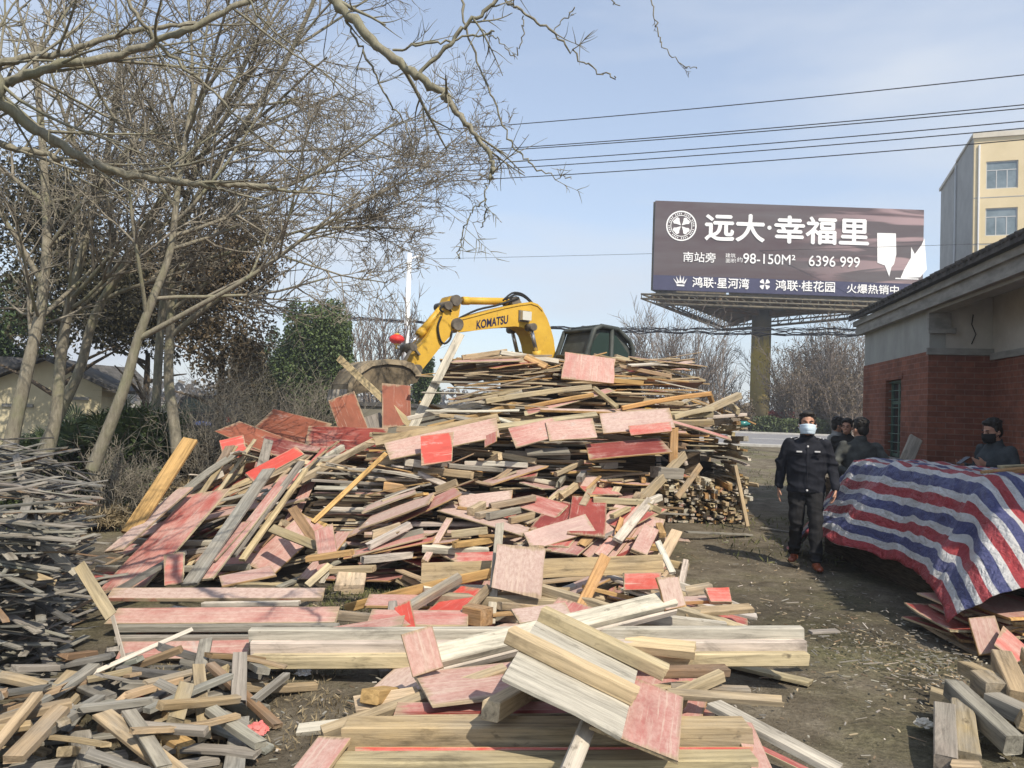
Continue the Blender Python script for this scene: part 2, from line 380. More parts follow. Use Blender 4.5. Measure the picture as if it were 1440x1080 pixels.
def pick(d):
    ks = list(d); return random.choices(ks, [d[k] for k in ks])[0]
ZONES = {  # yaw mean, yaw spread (deg), budget, kinds, wood palette, film palette
    'A': (2, 13, 620, dict(plank=.42, lath=.22, plywood_board=.24, timber_beam=.12), dict(pale=5, tan=3, honey=1.2, grey=1.2, whitish=2.5, brown=.7), {'bright red': .6, 'faded red': 2.2, 'dusty pink': 4, 'dark red': .7, 'pale pink': 3}),
    'B': (84, 20, 300, dict(plank=.35, lath=.2, timber_beam=.4, plywood_board=.05), dict(pale=6, whitish=5, honey=1), {'faded red': 1, 'dusty pink': 2}),
    'C': (30, 48, 420, dict(plank=.3, plywood_board=.38, timber_beam=.24, lath=.08), dict(pale=4, tan=3, whitish=3, honey=1.5, grey=1.5), {'bright red': 1.6, 'faded red': 3, 'dusty pink': 4, 'dark red': .8, 'pale pink': 2}),
    'D': (5, 34, 75, dict(plank=.3, plywood_board=.4, timber_beam=.3), dict(pale=4, tan=3, whitish=2, honey=1), {'bright red': .8, 'faded red': 3, 'dusty pink': 3, 'pale pink': 2}),
    'L': (0, 5, 9, dict(plank=.5, plywood_board=.25, timber_beam=.25), dict(grey=4, whitish=2, tan=1), {'faded red': 2, 'dusty pink': 3}),
    'E': (58, 24, 300, dict(plank=.45, plywood_board=.22, timber_beam=.15, lath=.18), dict(pale=3, tan=3, grey=2.5, whitish=2, brown=1), {'bright red': .7, 'faded red': 3, 'dusty pink': 3, 'dark red': 1.5, 'red brown': 1}),
    'F': (16, 24, 620, dict(lath=1), {'ash grey': 6, 'grey': 2.5, 'dark grey': 4, 'brown': .6}, {'dark red': 1}),  # weathered greys; the dark grey share also puts the heap's shade into colour
    'G': (20, 60, 120, dict(timber_beam=.8, plank=.2), {'grey': 3.5, 'tan': 3, 'ash grey': 1.6, 'brown': 2.6, 'dark grey': .5}, {'faded red': 1}),
    'H': (98, 14, 70, dict(plywood_board=.6, plank=.4), dict(pale=2, tan=2, grey=1), {'bright red': 2, 'faded red': 4, 'dusty pink': 4, 'dark red': 1}),
    'I': (112, 26, 15, dict(timber_beam=1), dict(tan=3, grey=1, pale=3), {'faded red': 1}),
}
def dims(kind, z):
    u = random.uniform
    if kind == 'plank': d = (u(.45, 1.4), u(.05, .125), u(.014, .028))
    elif kind == 'plywood_board': d = (u(.3, 1.15), u(.16, .5), u(.012, .017))
    elif kind == 'timber_beam': d = (u(.4, 1.5), u(.05, .085), u(.045, .08))
    else: d = (u(.6, 1.6), u(.03, .05), u(.009, .02))
    if z == 'F': d = (u(.5, 1.5), u(.022, .055), u(.006, .014))
    if z == 'B': d = (u(.7, 1.5), d[1] * .9, d[2] * 1.15)
    if z in 'C': d = (u(.2, .75), d[1] * .85, d[2]) if kind != 'plywood_board' else (u(.35, .95), u(.14, .4), d[2])
    if z == 'E' and kind == 'plywood_board': d = (u(.5, 1.4), u(.14, .4), d[2])
    if z == 'G': d = (u(.2, .6), u(.04, .085), u(.014, .042))
    if z == 'I': d = (u(.3, .5), u(.08, .115), u(.075, .1))
    if z == 'H': d = (u(.5, .9), u(.1, .4), d[2] * 1.2)
    if z == 'L': d = (u(.7, 1.5), u(.08, .18), d[2])
    return d
def drop(zone, kind, x, y, yaw, L, W, T):
    cu, su = math.cos(yaw), math.sin(yaw)
    ns, nq = max(5, int(L / .07)) | 1, max(2, int(W / .05) + 1)
    s = np.linspace(-L / 2, L / 2, ns); q = np.linspace(-W / 2, W / 2, nq)
    px = x + s[:, None] * cu - q[None, :] * su; py = y + s[:, None] * su + q[None, :] * cu
    i = ((px - GX0) / CS).astype(int); j = ((py - GY0) / CS).astype(int)
    if i.min() < 0 or j.min() < 0 or i.max() >= NX or j.max() >= NY: return None
    if (T_[i, j] > .06).mean() < (.82 if zone not in 'DGL' else .6): return None
    h = H[i, j]; pr = h.max(1)
    a, b_ = s[s <= 0], s[s >= 0]; pa, pb = pr[s <= 0], pr[s >= 0]
    den = (b_[None, :] - a[:, None]); den[den == 0] = 1e9
    v0 = pa[:, None] + (pb[None, :] - pa[:, None]) * (-a[:, None]) / den
    v0[(b_[None, :] - a[:, None]) < L * .15] = -9
    k = np.unravel_index(v0.argmax(), v0.shape)
    slope = (pb[k[1]] - pa[k[0]]) / (b_[k[1]] - a[k[0]]); z0 = v0[k]
    if abs(slope) > (.3 if zone in 'AL' else .5): return None
    res = h - (z0 + slope * s[:, None])
    tilt = float(np.clip((res[:, -1].max() - res[:, 0].max()) / W, -.45, .45)) * .6 + random.gauss(0, .02)
    pl = z0 + slope * s[:, None] + tilt * q[None, :]
    lift = (h - pl).max() * .75
    pl = pl + lift; zc = z0 + lift
    if zc > T_[int((x - GX0) / CS), int((y - GY0) / CS)] + .03: return None
    H[i, j] = np.maximum(H[i, j], pl + T)
    i2 = np.clip(i + 1, 0, NX - 1); H[i2, j] = np.maximum(H[i2, j], pl + T)
    u = Vector((cu, su, slope)); w = Vector((-su, cu, tilt))
    n = u.cross(w).normalized()
    return Vector((x, y, zc)) + n * (T / 2), u, w
def put(zone, kind, c, yaw, L, W, T, pitch=0.0, tilt=0.0):
    """a face piece: recorded, and the height map learns its top"""
    u = Vector((math.cos(yaw), math.sin(yaw), pitch)).normalized(); w = Vector((-math.sin(yaw), math.cos(yaw), tilt))
    _, _, _, kinds, wp, fp = ZONES[zone]
    film = kind == 'plywood_board' or (kind == 'plank' and zone in 'ACEH' and random.random() < .2)
    piece(kind, c, u, w, L, W, T, pick(fp) if film else pick(wp), zone, bend=random.gauss(0, .010) * L)
    s = np.linspace(-L / 2, L / 2, max(4, int(L / .035))); q = np.linspace(-W / 2, W / 2, max(3, int(W / .03)))
    i = np.clip(((c[0] + s[:, None] * u.x - q[None, :] * u.y - GX0) / CS).astype(int), 0, NX - 1); j = np.clip(((c[1] + s[:, None] * u.y + q[None, :] * u.x - GY0) / CS).astype(int), 0, NY - 1)
    H[i, j] = np.maximum(H[i, j], c[2] + T / 2 + pitch * s[:, None])
def courses(zone, along, perp, x0, x1, depth, ztop, kinds, yawsd, Lr, endon=False, z0=0.0, n=400, dj=.12):
    """boards laid course on course along a steep face: along/perp = unit vectors (2D) on the ground, depth(z) = how far back the face is at height z"""
    ng = 90; hp = np.full(ng, z0); xs_ = np.linspace(x0, x1, ng); base = math.atan2(along[1], along[0])
    for _ in range(n):
        k = pick(kinds); L, W, T = dims(k, zone); L = random.uniform(*Lr)
        span = W if endon else L
        if k == 'plywood_board': W = min(W, .4)
        lo = hp - np.array([ztop(v) for v in xs_]) + np.random.default_rng(len(PIECES)).normal(0, .06, ng)
        i = int(lo.argmin())
        if hp[i] > ztop(xs_[i]): break
        x = xs_[i] + random.uniform(-.3, .3) * span
        if not endon: x = min(max(x, x0 + span * .42), x1 - span * .42 + random.gauss(0, .06))
        m = np.abs(xs_ - x) < span / 2
        if not m.any(): m[i] = True
        zb = np.percentile(hp[m], 80) if not endon else hp[m].mean()
        hp[m] = np.maximum(hp[m], zb + T * 1.04)
        dep = depth(zb) + abs(random.gauss(0, dj)) + (L / 2 if endon else W / 2)
        c = (along[0] * x + perp[0] * dep, along[1] * x + perp[1] * dep, zb + T / 2)
        yaw = base + (math.pi / 2 if endon else 0) + R(random.gauss(0, yawsd * (2 if zone == 'F' else 1)))
        put(zone, k, c, yaw, L, W, T, random.gauss(0, .11 if zone == 'F' else .03), random.gauss(0, .08))
def faces():
    mix = dict(plank=.5, lath=.25, plywood_board=.17, timber_beam=.08)
    X1, Yd = (1, 0), (0, 1)
    # big heap: the shaded face below the overhang, its right flank, the upper tiers
    courses('A', X1, Yd, -1.5, 1.9, lambda z: 8.78 + z * .05, lambda x: 1.3 + .1 * math.sin(x * 3), mix, 5, (.5, 1.5), z0=.3, n=330, dj=.1)
    courses('A', X1, Yd, -1.15, 2.35, lambda z: 9.25 + max(0, z - 1.3) * .9, lambda x: min(2.1, 1.58 + (x + 1.0) * .95), mix, 5, (.5, 1.3), z0=1.25, n=300, dj=.18)
    courses('A', Yd, (-1, 0), 8.9, 12.3, lambda z: -2.0 + abs(z - 1.2) * .05, lambda x: min(2.0, 1.3 + (x - 9) * .45), dict(plank=.6, lath=.2, timber_beam=.2), 6, (.3, .8), endon=True, n=240, dj=.1)
    courses('B', X1, Yd, 2.2, 3.68, lambda z: 12.2 - z * .06, lambda x: 1.62 + .12 * math.sin(x * 9), dict(plank=.42, lath=.13, timber_beam=.45), 9, (.6, 1.2), endon=True, n=330, dj=.14)
    courses('B', Yd, (-1, 0), 12.3, 15.2, lambda z: -3.74, lambda x: 1.55, dict(plank=.5, timber_beam=.5), 6, (.6, 1.3), n=90, dj=.06)
    fl = Vector((-.43, 1, 0)).normalized()
    courses('E', X1, Yd, -2.0, -.95, lambda z: 8.0 + z * .3, lambda x: .95, dict(plank=.6, lath=.2, plywood_board=.2), 14, (.4, .9), n=110)
    courses('H', X1, Yd, 3.52, 5.4, lambda z: 5.70 + z * .3, lambda x: .26, dict(plywood_board=.55, plank=.45), 8, (.6, .9), endon=True, n=120, dj=.1)
    # grey lath heap: its front face and its right flank
    courses('F', X1, Yd, -5.2, -2.6, lambda z: 4.42 + z * .12, lambda x: 1.0, dict(lath=1), 12, (.4, 1.1), n=420, dj=.1)
    courses('F', (fl.x, fl.y), (-fl.y, fl.x), 5.25, 7.5, lambda z: .60 + z * .1, lambda x: .95, dict(lath=1), 14, (.4, 1.0), n=240, dj=.1)
for zi, z in enumerate(ZN):
    ym, ys_, budget, kinds, wp, fp = ZONES[z]
    got = tries = 0
    if z == 'A': faces()
    while got < budget and tries < budget * 6:
        tries += 1
        if (tries - 1) % 25 == 0:
            D_ = np.where(ZID == zi, np.clip(T_ - H - .012, 0, None), 0).ravel(); tot = D_.sum()
            if tot < 1e-6 or (D_ > 0).sum() < 20: break
            pool = rng.choice(D_.size, 25, p=D_ / tot)
        ii = pool[(tries - 1) % 25]; x, y = gx[ii // NY], gy[ii % NY]
        kind = pick(kinds); L, W, T = dims(kind, z)
        yaw = R(random.gauss(ym, ys_))
        if z == 'C' and x > .2: yaw = R(random.gauss(62, 22))
        if z == 'C' and x < -.3: yaw = R(random.gauss(4, 22))
        if z == 'B' and random.random() < .18: yaw = R(random.gauss(10, 20))
        if z == 'F' and y < 5.2: yaw = R(random.gauss(38, 22))
        r = drop(z, kind, x, y, yaw, L, W, T)
        if r is None: continue
        got += 1
        film = kind == 'plywood_board' or (kind == 'plank' and z in 'ACEH' and random.random() < .22)
        col = pick(fp) if film else pick(wp)
        piece(kind, r[0], r[1], r[2], L, W, T, col, z, bend=random.gauss(0, .012) * L if z != 'F' else random.gauss(0, .05) * L)
H_PILE = H

def hand(kind, P0, P1, W, T, col, label, roll=0.0, zone='hand', bend=0.0, up=None, edge=None, name=None):
    """a board between the middles of its two ends; roll turns it about its length (0 = lying flat)"""
    u = (P1 - P0); L = u.length; u.normalize()
    w = Vector((0, 0, 1)).cross(u) if up is None else Vector(up).cross(u)
    if w.length < 1e-4: w = Vector((1, 0, 0))
    w.normalize()
    if up is None and abs(u.x) > abs(u.y): roll = abs(roll) * (1 if u.x > 0 else -1)
    w = Matrix.Rotation(R(roll), 3, u) @ w
    return piece(kind, (P0 + P1) / 2, u, w, L, W, T, col, zone, label, bend, edge, name)
B_, K_, Y_ = 'timber_beam', 'plank', 'plywood_board'
# ---- nearest frames and panels
def panel_frame():
    P0, P1 = atz(736, 907, .56), atz(886, 981, .38)
    hand(Y_, P0, P1, .84, .018, 'whitish', 'pale square plywood panel with battens nailed on, lying in the foreground', roll=2, edge='pale', name='panel')
panel_frame()
PANEL = PIECES[-1]
hand(B_, at(603, 925, 4.30), at(945, 842, 5.3), .13, .05, 'whitish', 'long pale double board running diagonally under the square pallet panel', roll=-28)
hand(B_, at(606, 945, 4.28), at(948, 858, 5.28), .05, .05, 'whitish', 'thin pale batten along the near edge of the diagonal double board', roll=-28)
hand(Y_, at(586, 887, 4.25), at(602, 945, 4.18), .17, .016, 'dusty pink', 'small pinkish end board closing the left end of the diagonal beam', up=(1, .3, .1), roll=90)
hand(Y_, at(938, 812, 5.3), at(950, 856, 5.25), .2, .016, 'pale pink', 'small greyish end board closing the right end of the diagonal beam', up=(1, .3, .1), roll=70)
for i, (ya, yb, d) in enumerate(((893, 889, 4.86), (911, 908, 4.80), (930, 925, 4.74))):
    w = ('topmost', 'middle', 'lowest')[i]
    hand(B_, at(352 + i * 2, ya, d), at(1128 + i * 3, yb + 1, d + .12), .07, .078, ('whitish', 'whitish', 'pale')[i], '%s of three long pale beams stacked across the foreground path edge' % w)
hand(K_, at(592, 806, 6.25), at(932, 793, 6.35), .15, .035, 'tan', 'long tan plank standing on edge behind the upright pink square board', roll=75)
hand(K_, at(596, 826, 6.15), at(690, 828, 6.15), .06, .03, 'whitish', 'short whitish board under the left half of the tan plank on edge', roll=20)
hand(B_, at(604, 842, 5.9), at(815, 852, 5.9), .08, .09, 'pale', 'pale beam with sawn end crossing behind the slim white post', roll=5)
hand(Y_, at(733, 770, 6.0), at(726, 834, 5.82), .37, .017, 'pale pink', 'upright faded pink square board leaning on the post in the middle', up=(0, -1, .25), name='board')
hand(B_, at(703, 737, 6.2), at(690, 878, 5.8), .065, .05, 'whitish', 'slim white post passing behind the upright pink square board', up=(0, -1, 0))
hand(B_, at(851, 783, 6.1), at(816, 856, 5.75), .085, .05, 'honey', 'honey coloured stick leaning steeply right of the pink square board', up=(0, -1, .3))
hand(Y_, at(877, 818, 6.1), at(930, 817, 6.1), .13, .016, 'bright red', 'bright red rectangle of plywood just under the tan plank on edge', roll=65)
hand(K_, at(925, 762, 6.7), at(946, 806, 6.4), .05, .025, 'whitish', 'short white stick tilted at the right end of the tan plank', up=(0, -1, .3))
hand(K_, at(517, 845, 6.1), at(606, 846, 6.05), .22, .02, 'dusty pink', 'flat dusty pink board at the left end of the pale beam', roll=10)
hand(B_, at(553, 850, 5.7), at(541, 950, 4.9), .06, .06, 'grey', 'grey upright stub left of the dark gap under the beams', up=(0, -1, .3))
hand(B_, at(655, 862, 5.6), at(684, 868, 5.5), .13, .12, 'honey', 'short honey coloured block beside the foot of the white post')
hand(Y_, at(566, 850, 5.6), at(575, 895, 5.2), .12, .016, 'bright red', 'narrow red board standing in the dark gap under the beams', up=(0, -1, .3))
hand(K_, at(725, 868, 5.2), at(800, 858, 5.3), .2, .02, 'pale pink', 'pale pink board behind the diagonal double board', roll=12)
hand(K_, at(960, 862, 5.6), at(1056, 855, 5.7), .11, .03, 'tan', 'tan board end sticking out right toward the dirt path', roll=8)
hand(K_, at(950, 845, 6.0), at(1000, 843, 6.0), .16, .025, 'dusty pink', 'pink board end beside the tan board end by the path')
hand(Y_, at(995, 838, 5.9), at(1027, 838, 5.9), .14, .03, 'bright red', 'small bright red block at the right tip of the foreground heap', roll=35)
hand(B_, at(965, 832, 6.2), at(1000, 826, 6.2), .08, .07, 'pale', 'short pale block end behind the small bright red block')
hand(K_, at(880, 905, 4.9), at(977, 915, 4.75), .12, .06, 'pale', 'printed pale plank pointing right under the pallet panel corner', roll=15)
# ---- under and in front of the panel
hand(Y_, at(594, 970, 4.05), at(760, 950, 4.25), .4, .018, 'dusty pink', 'dull pink slab of plywood under the left corner of the pallet panel', roll=4)
hand(B_, at(690, 1000, 3.55), at(750, 965, 4.1), .085, .085, 'pale', 'stub of beam with its sawn end facing the viewer under the panel')
hand(Y_, at(908, 962, 3.95), at(890, 1048, 3.30), .38, .018, 'faded red', 'scuffed red board with a shiny scar below the pallet panel corner', roll=-14)
hand(K_, at(555, 1003, 3.95), at(900, 1000, 3.98), .13, .03, 'faded red', 'red topped board lying under the dull pink slab', roll=18)
hand(B_, at(556, 1012, 3.9), at(900, 1008, 3.93), .05, .06, 'dark red', 'dark red batten along the front of the red topped board')
hand(K_, at(500, 992, 4.05), at(590, 978, 4.15), .14, .03, 'pale', 'pale plank end left of the dull pink slab', roll=10)
hand(B_, at(520, 980, 4.0), at(548, 975, 4.3), .1, .07, 'honey', 'short brown block left of the dull pink slab')
hand(K_, at(418, 1027, 4.05), at(578, 1009, 4.1), .07, .03, 'whitish', 'thin whitish stick poking out left over the dry straw', roll=20)
hand(B_, at(487, 1036, 3.68), at(1050, 1036, 3.68), .14, .14, 'tan', 'thick tan beam lying right across the foot of the picture')
hand(K_, at(500, 1059, 3.56), at(1058, 1059, 3.56), .05, .012, 'bright red', 'thin bright red strip between two beams at the foot of the picture', roll=60)
hand(B_, at(470, 1085, 3.5), at(1060, 1082, 3.5), .12, .13, 'pale', 'nearest pale yellow beam at the foot of the picture')
hand(B_, at(829, 1014, 3.5), at(797, 1092, 3.1), .07, .06, 'whitish', 'white stick propped steeply under the lowest panel corner', up=(0, -1, .4))
hand(K_, at(1002, 990, 4.0), at(1180, 1084, 3.55), .13, .03, 'whitish', 'broad whitish plank slanting right down onto the dirt path', roll=-6)
hand(K_, at(1042, 1016, 3.8), at(1075, 1092, 3.4), .1, .018, 'dusty pink', 'pink strip beside the broad whitish slanting plank', roll=-5)
hand(K_, at(1030, 1035, 3.72), at(1140, 1088, 3.5), .05, .02, 'faded red', 'thin red strip under the broad whitish slanting plank')
hand(K_, at(940, 975, 4.15), at(1100, 986, 4.1), .06, .03, 'pale', 'thin pale board pointing right over the dirt path', roll=14)
hand(B_, at(945, 968, 4.3), at(1053, 972, 4.28), .07, .04, 'tan', 'tan batten above the thin pale board by the path')
hand(B_, at(930, 945, 4.5), at(1023, 943, 4.5), .09, .05, 'brown', 'brown block end between the pale beams and the thin pale board')
hand(K_, at(470, 1040, 3.6), at(425, 1100, 3.3), .16, .02, 'dusty pink', 'pink corner board at the left end of the nearest beams', roll=5)
# ---- left rows
hand(K_, at(158, 868, 5.55), at(474, 866, 5.45), .15, .03, 'dusty pink', 'long pink board topmost of the row left of the gravelly gap', roll=30)
hand(K_, at(155, 836, 6.0), at(455, 836, 6.0), .14, .03, 'pale pink', 'long faded board lying behind the pink row on the left', roll=20)
hand(B_, at(165, 884, 5.4), at(476, 882, 5.35), .06, .045, 'grey', 'grey batten just under the long pink board of the left row')
hand(B_, at(165, 899, 5.3), at(440, 898, 5.25), .06, .045, 'grey', 'lower grey batten of the left row above the dark red board')
hand(K_, at(166, 916, 5.05), at(352, 914, 4.95), .13, .025, 'faded red', 'dark pink board lowest of the left row by the beam heap', roll=40)
hand(K_, at(285, 850, 5.7), at(420, 848, 5.7), .05, .03, 'whitish', 'short whitish strip on the left row of boards')
hand(K_, at(150, 940, 4.9), at(500, 936, 4.9), .05, .02, 'dark grey', 'dark strip under the left row above the beam heap')
# ---- the leaning red boards on the left heap
hand(Y_, at(170, 830, 6.47), at(295, 692, 7.82), .42, .018, 'faded red', 'broadest faded red board leaning up the left heap', roll=-8)
hand(Y_, at(160, 775, 6.71), at(262, 686, 7.72), .17, .018, 'pale pink', 'whitish pink plank leaning left of the broadest red board', roll=-8)
hand(K_, at(182, 750, 7.04), at(268, 618, 7.82), .15, .03, 'honey', 'tall brown plank standing above the left heap against the bushes', up=(0, -1, .5))
hand(K_, at(266, 822, 6.37), at(378, 660, 7.91), .13, .025, 'ash grey', 'slate grey plank leaning across the red boards of the left heap', roll=-6)
hand(K_, at(350, 672, 8.01), at(422, 634, 8.40), .16, .02, 'bright red', 'vivid red board end on the crest of the left heap', roll=-30)
hand(K_, at(290, 815, 6.47), at(405, 668, 8.01), .11, .02, 'faded red', 'narrow red plank right of the slate grey leaning plank', roll=-6)
hand(K_, at(327, 782, 6.85), at(424, 650, 8.20), .07, .03, 'grey', 'grey batten on the right side of the leaning boards', roll=-6)
hand(K_, at(340, 788, 6.95), at(430, 660, 8.30), .06, .03, 'pale', 'pale batten rightmost of the leaning boards', roll=-6)
hand(K_, at(153, 838, 6.13), at(258, 777, 6.71), .1, .03, 'dark grey', 'blackened plank lying across the foot of the leaning red boards', roll=-10)
hand(Y_, at(232, 802, 6.37), at(258, 798, 6.37), .26, .016, 'bright red', 'orange red board under the slate grey plank foot', up=(0, -1, .6))
hand(Y_, at(288, 790, 6.66), at(340, 735, 7.24), .2, .016, 'faded red', 'short scuffed red board between the leaning planks', roll=-8)
hand(Y_, at(310, 818, 6.37), at(385, 803, 6.56), .25, .016, 'dusty pink', 'dull pink board lying flat at the foot of the leaning planks', roll=6)
hand(K_, at(543, 638, 8.20), at(440, 735, 7.33), .045, .03, 'honey', 'long thin brown stick slanting between the two heaps', up=(0, -1, .3))
hand(K_, at(411, 714, 7.43), at(445, 765, 7.04), .09, .025, 'brown', 'short brown plank crossing the thin stick between the heaps', up=(0, -1, .4))
hand(K_, at(382, 743, 7.24), at(447, 769, 6.95), .08, .03, 'tan', 'tan batten ending at the small pink upright board', up=(0, -1, .6))
hand(Y_, at(455, 742, 6.95), at(462, 790, 6.75), .17, .016, 'dusty pink', 'small pink upright board between the two heaps', up=(0, -1, .3))
hand(B_, at(432, 786, 6.71), at(495, 777, 6.71), .08, .05, 'honey', 'honey coloured short beam crossing the small pink upright board')
hand(B_, at(466, 802, 6.56), at(526, 800, 6.56), .1, .05, 'tan', 'tan short beam below the honey coloured short beam')
hand(K_, at(432, 824, 6.37), at(464, 795, 6.56), .06, .03, 'pale', 'pale stick slanting up to the short tan beam', up=(0, -1, .5))
hand(B_, at(495, 808, 6.18), at(491, 826, 5.98), .22, .04, 'pale', 'pale block under the short tan beam')
# ---- big heap
hand(Y_, at(543, 632, 8.45), at(700, 600, 8.75), 0.38, .016, 'dusty pink', 'large dusty pink sheet under the bright red sheet at the overhang', roll=-33)
hand(Y_, at(592, 634, 8.2), at(636, 628, 8.25), 0.38, .016, 'bright red', 'bright red sheet hanging at the front lip of the big heap', roll=-49, name='sheet')
hand(K_, at(527, 622, 8.55), at(702, 588, 8.9), .12, .035, 'tan', 'long tan plank above the bright red sheet', roll=-46)
hand(K_, at(640, 608, 8.7), at(840, 583, 9.0), .09, .03, 'pale', 'long pale batten along the upper edge of the overhang', roll=-31)
hand(Y_, at(690, 625, 8.45), at(690, 610, 8.6), 0.15, .014, 'faded red', 'tiny square red board on the overhang', roll=-31)
hand(Y_, at(720, 616, 8.5), at(785, 600, 8.65), 0.33, .016, 'faded red', 'red sheet in the middle of the overhang lip', roll=-35)
hand(Y_, at(770, 607, 8.55), at(836, 602, 8.65), 0.33, .016, 'dusty pink', 'peach pink sheet right of the middle of the overhang', roll=-37)
hand(Y_, at(845, 596, 8.75), at(945, 588, 8.8), 0.33, .016, 'pale pink', 'whitish sheet at the right end of the overhang', roll=-41)
hand(K_, at(885, 606, 8.6), at(944, 600, 8.6), .12, .016, 'bright red', 'narrow bright red board at the right end of the overhang', roll=-61)
hand(Y_, at(826, 636, 8.5), at(936, 626, 8.55), 0.36, .016, 'dark red', 'shaded dark red board tucked under the right overhang', roll=-23)
hand(K_, at(740, 636, 8.55), at(800, 634, 8.55), .14, .025, 'grey', 'grey plank tucked under the middle of the overhang', roll=-21)
hand(Y_, at(830, 500, 10.1), at(826, 536, 9.8), .66, .016, 'dusty pink', 'big dusty pink square on the very top of the big heap', up=(0, -1, .6))
hand(K_, at(693, 521, 10.3), at(748, 506, 10.5), .13, .03, 'pale', 'pale plank on edge on top of the big heap below the boom', roll=-70)
hand(K_, at(739, 502, 10.3), at(768, 516, 10.2), .1, .04, 'honey', 'yellowish plank pointing down on top of the big heap', up=(0, -1, .7))
hand(K_, at(835, 546, 9.7), at(868, 573, 9.3), .06, .04, 'tan', 'short dark stick slanting below the big pink square', up=(0, -1, .5))
hand(Y_, at(828, 669, 8.5), at(826, 690, 8.4), .2, .014, 'pale pink', 'small pink square in the middle of the big heap front', up=(0, -1, .3))
hand(B_, at(920, 664, 8.6), at(955, 666, 8.7), .17, .12, 'grey', 'grey block end at the right corner under the overhang')
hand(K_, at(948, 602, 8.9), at(946, 650, 8.8), .09, .07, 'honey', 'honey post end at the right corner of the big heap', up=(0, -1, 0))
hand(K_, at(905, 700, 8.3), at(962, 640, 8.9), .1, .06, 'tan', 'tan plank standing in the corner between the big heap and the right stack', up=(.5, -1, 0))
hand(B_, at(540, 684, 8.3), at(572, 688, 8.3), .1, .1, 'honey', 'honey coloured beam end on the left corner of the big heap')
hand(K_, at(550, 712, 8.0), at(640, 694, 8.3), .13, .04, 'tan', 'grey tan plank below the honey beam end', roll=-30)
hand(K_, at(515, 737, 7.7), at(700, 737, 7.7), .06, .03, 'whitish', 'whitish long batten in the lower left of the big heap', roll=10)
hand(K_, at(512, 752, 7.6), at(690, 748, 7.6), .07, .03, 'pale pink', 'second whitish batten below in the lower left of the big heap', roll=15)
hand(K_, at(632, 730, 7.55), at(597, 790, 7.0), .06, .03, 'dusty pink', 'pink stick lying slanted in the lower left of the big heap', up=(0, -1, .6))
hand(Y_, at(830, 786, 7.1), at(893, 712, 8.0), .34, .016, 'dusty pink', 'broad pink plank with a dark red stripe sloping down the heap', up=(.1, -.6, 1))
hand(K_, at(843, 782, 7.08), at(905, 712, 7.95), .11, .016, 'bright red', 'deep red strip along the broad pink sloping plank', up=(.1, -.6, 1.02))
hand(K_, at(868, 760, 7.2), at(915, 703, 8.0), .09, .03, 'whitish', 'whitish plank right of the deep red sloping strip', up=(.2, -.6, 1))
hand(K_, at(898, 778, 6.95), at(916, 742, 7.4), .15, .03, 'dusty pink', 'pink board end at the right foot of the sloping boards', up=(.2, -.6, 1))
hand(Y_, at(738, 704, 7.95), at(790, 720, 7.7), .24, .016, 'faded red', 'flat red diamond shaped board halfway up the slope', up=(0, -.7, 1))
hand(Y_, at(645, 708, 7.9), at(720, 700, 7.9), .22, .016, 'pale pink', 'whitish pink board lying in the middle of the slope', up=(0, -.7, 1))
hand(Y_, at(742, 762, 7.2), at(830, 735, 7.4), .22, .016, 'pale pink', 'greyish pink board slanting above the tan plank on edge', up=(0, -.8, 1))
hand(B_, at(690, 712, 7.8), at(752, 700, 7.9), .09, .06, 'tan', 'split tan beam end lying on the whitish pink board')
hand(B_, at(835, 703, 8.0), at(916, 707, 8.0), .09, .06, 'pale', 'pale yellow beam on the right of the slope')
hand(Y_, at(640, 785, 6.9), at(710, 783, 6.9), .12, .016, 'bright red', 'orange red board behind the tan plank on edge', up=(0, -.7, 1))
# ---- behind: brown sheets by the excavator bucket, sticks
hand(Y_, at(480, 557, 10.6), at(500, 612, 10.3), .36, .016, 'red brown', 'red brown sheet standing left of the excavator bucket', up=(.1, -1, .2), zone='brown')
hand(Y_, at(557, 541, 10.5), at(558, 600, 10.3), .38, .016, 'red brown', 'tan brown sheet standing right of the excavator bucket', up=(.1, -1, .1), zone='brown')
hand(Y_, at(370, 590, 10.6), at(450, 612, 10.2), .45, .016, 'red brown', 'widest red brown sheet lying tilted by the bushes', up=(.25, -.8, .6), zone='brown')
hand(Y_, at(320, 600, 10.2), at(400, 632, 9.6), .4, .016, 'red brown', 'brown sheet with a pale edge leftmost of the tilted sheets', up=(.3, -.6, .8), zone='brown')
hand(Y_, at(358, 622, 9.8), at(440, 640, 9.4), .36, .016, 'dark red', 'lower brown sheet with a pale edge in front of the tilted sheets', up=(.3, -.6, .8), zone='brown')
hand(Y_, at(430, 622, 10.0), at(540, 626, 9.8), .5, .016, 'dark red', 'dark red sheet lying behind the crest of the left heap', up=(.1, -.9, .6), zone='brown')
hand(Y_, at(312, 634, 9.4), at(345, 626, 9.5), .26, .016, 'bright red', 'small red corner sheet at the left end of the tilted sheets', up=(.1, -1, .3), zone='brown')
hand(Y_, at(520, 585, 10.5), at(530, 615, 10.3), .3, .016, 'grey', 'dull grey green board below the bucket', up=(0, -1, .3), zone='brown')
hand(K_, at(476, 503, 10.7), at(580, 600, 10.3), .09, .035, 'pale', 'pale plank slanting in front of the excavator bucket', up=(0, -1, 0))
hand(K_, at(648, 469, 10.4), at(575, 612, 9.9), .11, .03, 'whitish', 'pale plank propped up beneath the yellow boom', up=(.3, -1, 0))
hand(K_, at(500, 660, 9.0), at(420, 650, 9.2), .1, .03, 'pale', 'pale plank end on the crest of the left heap', roll=20)
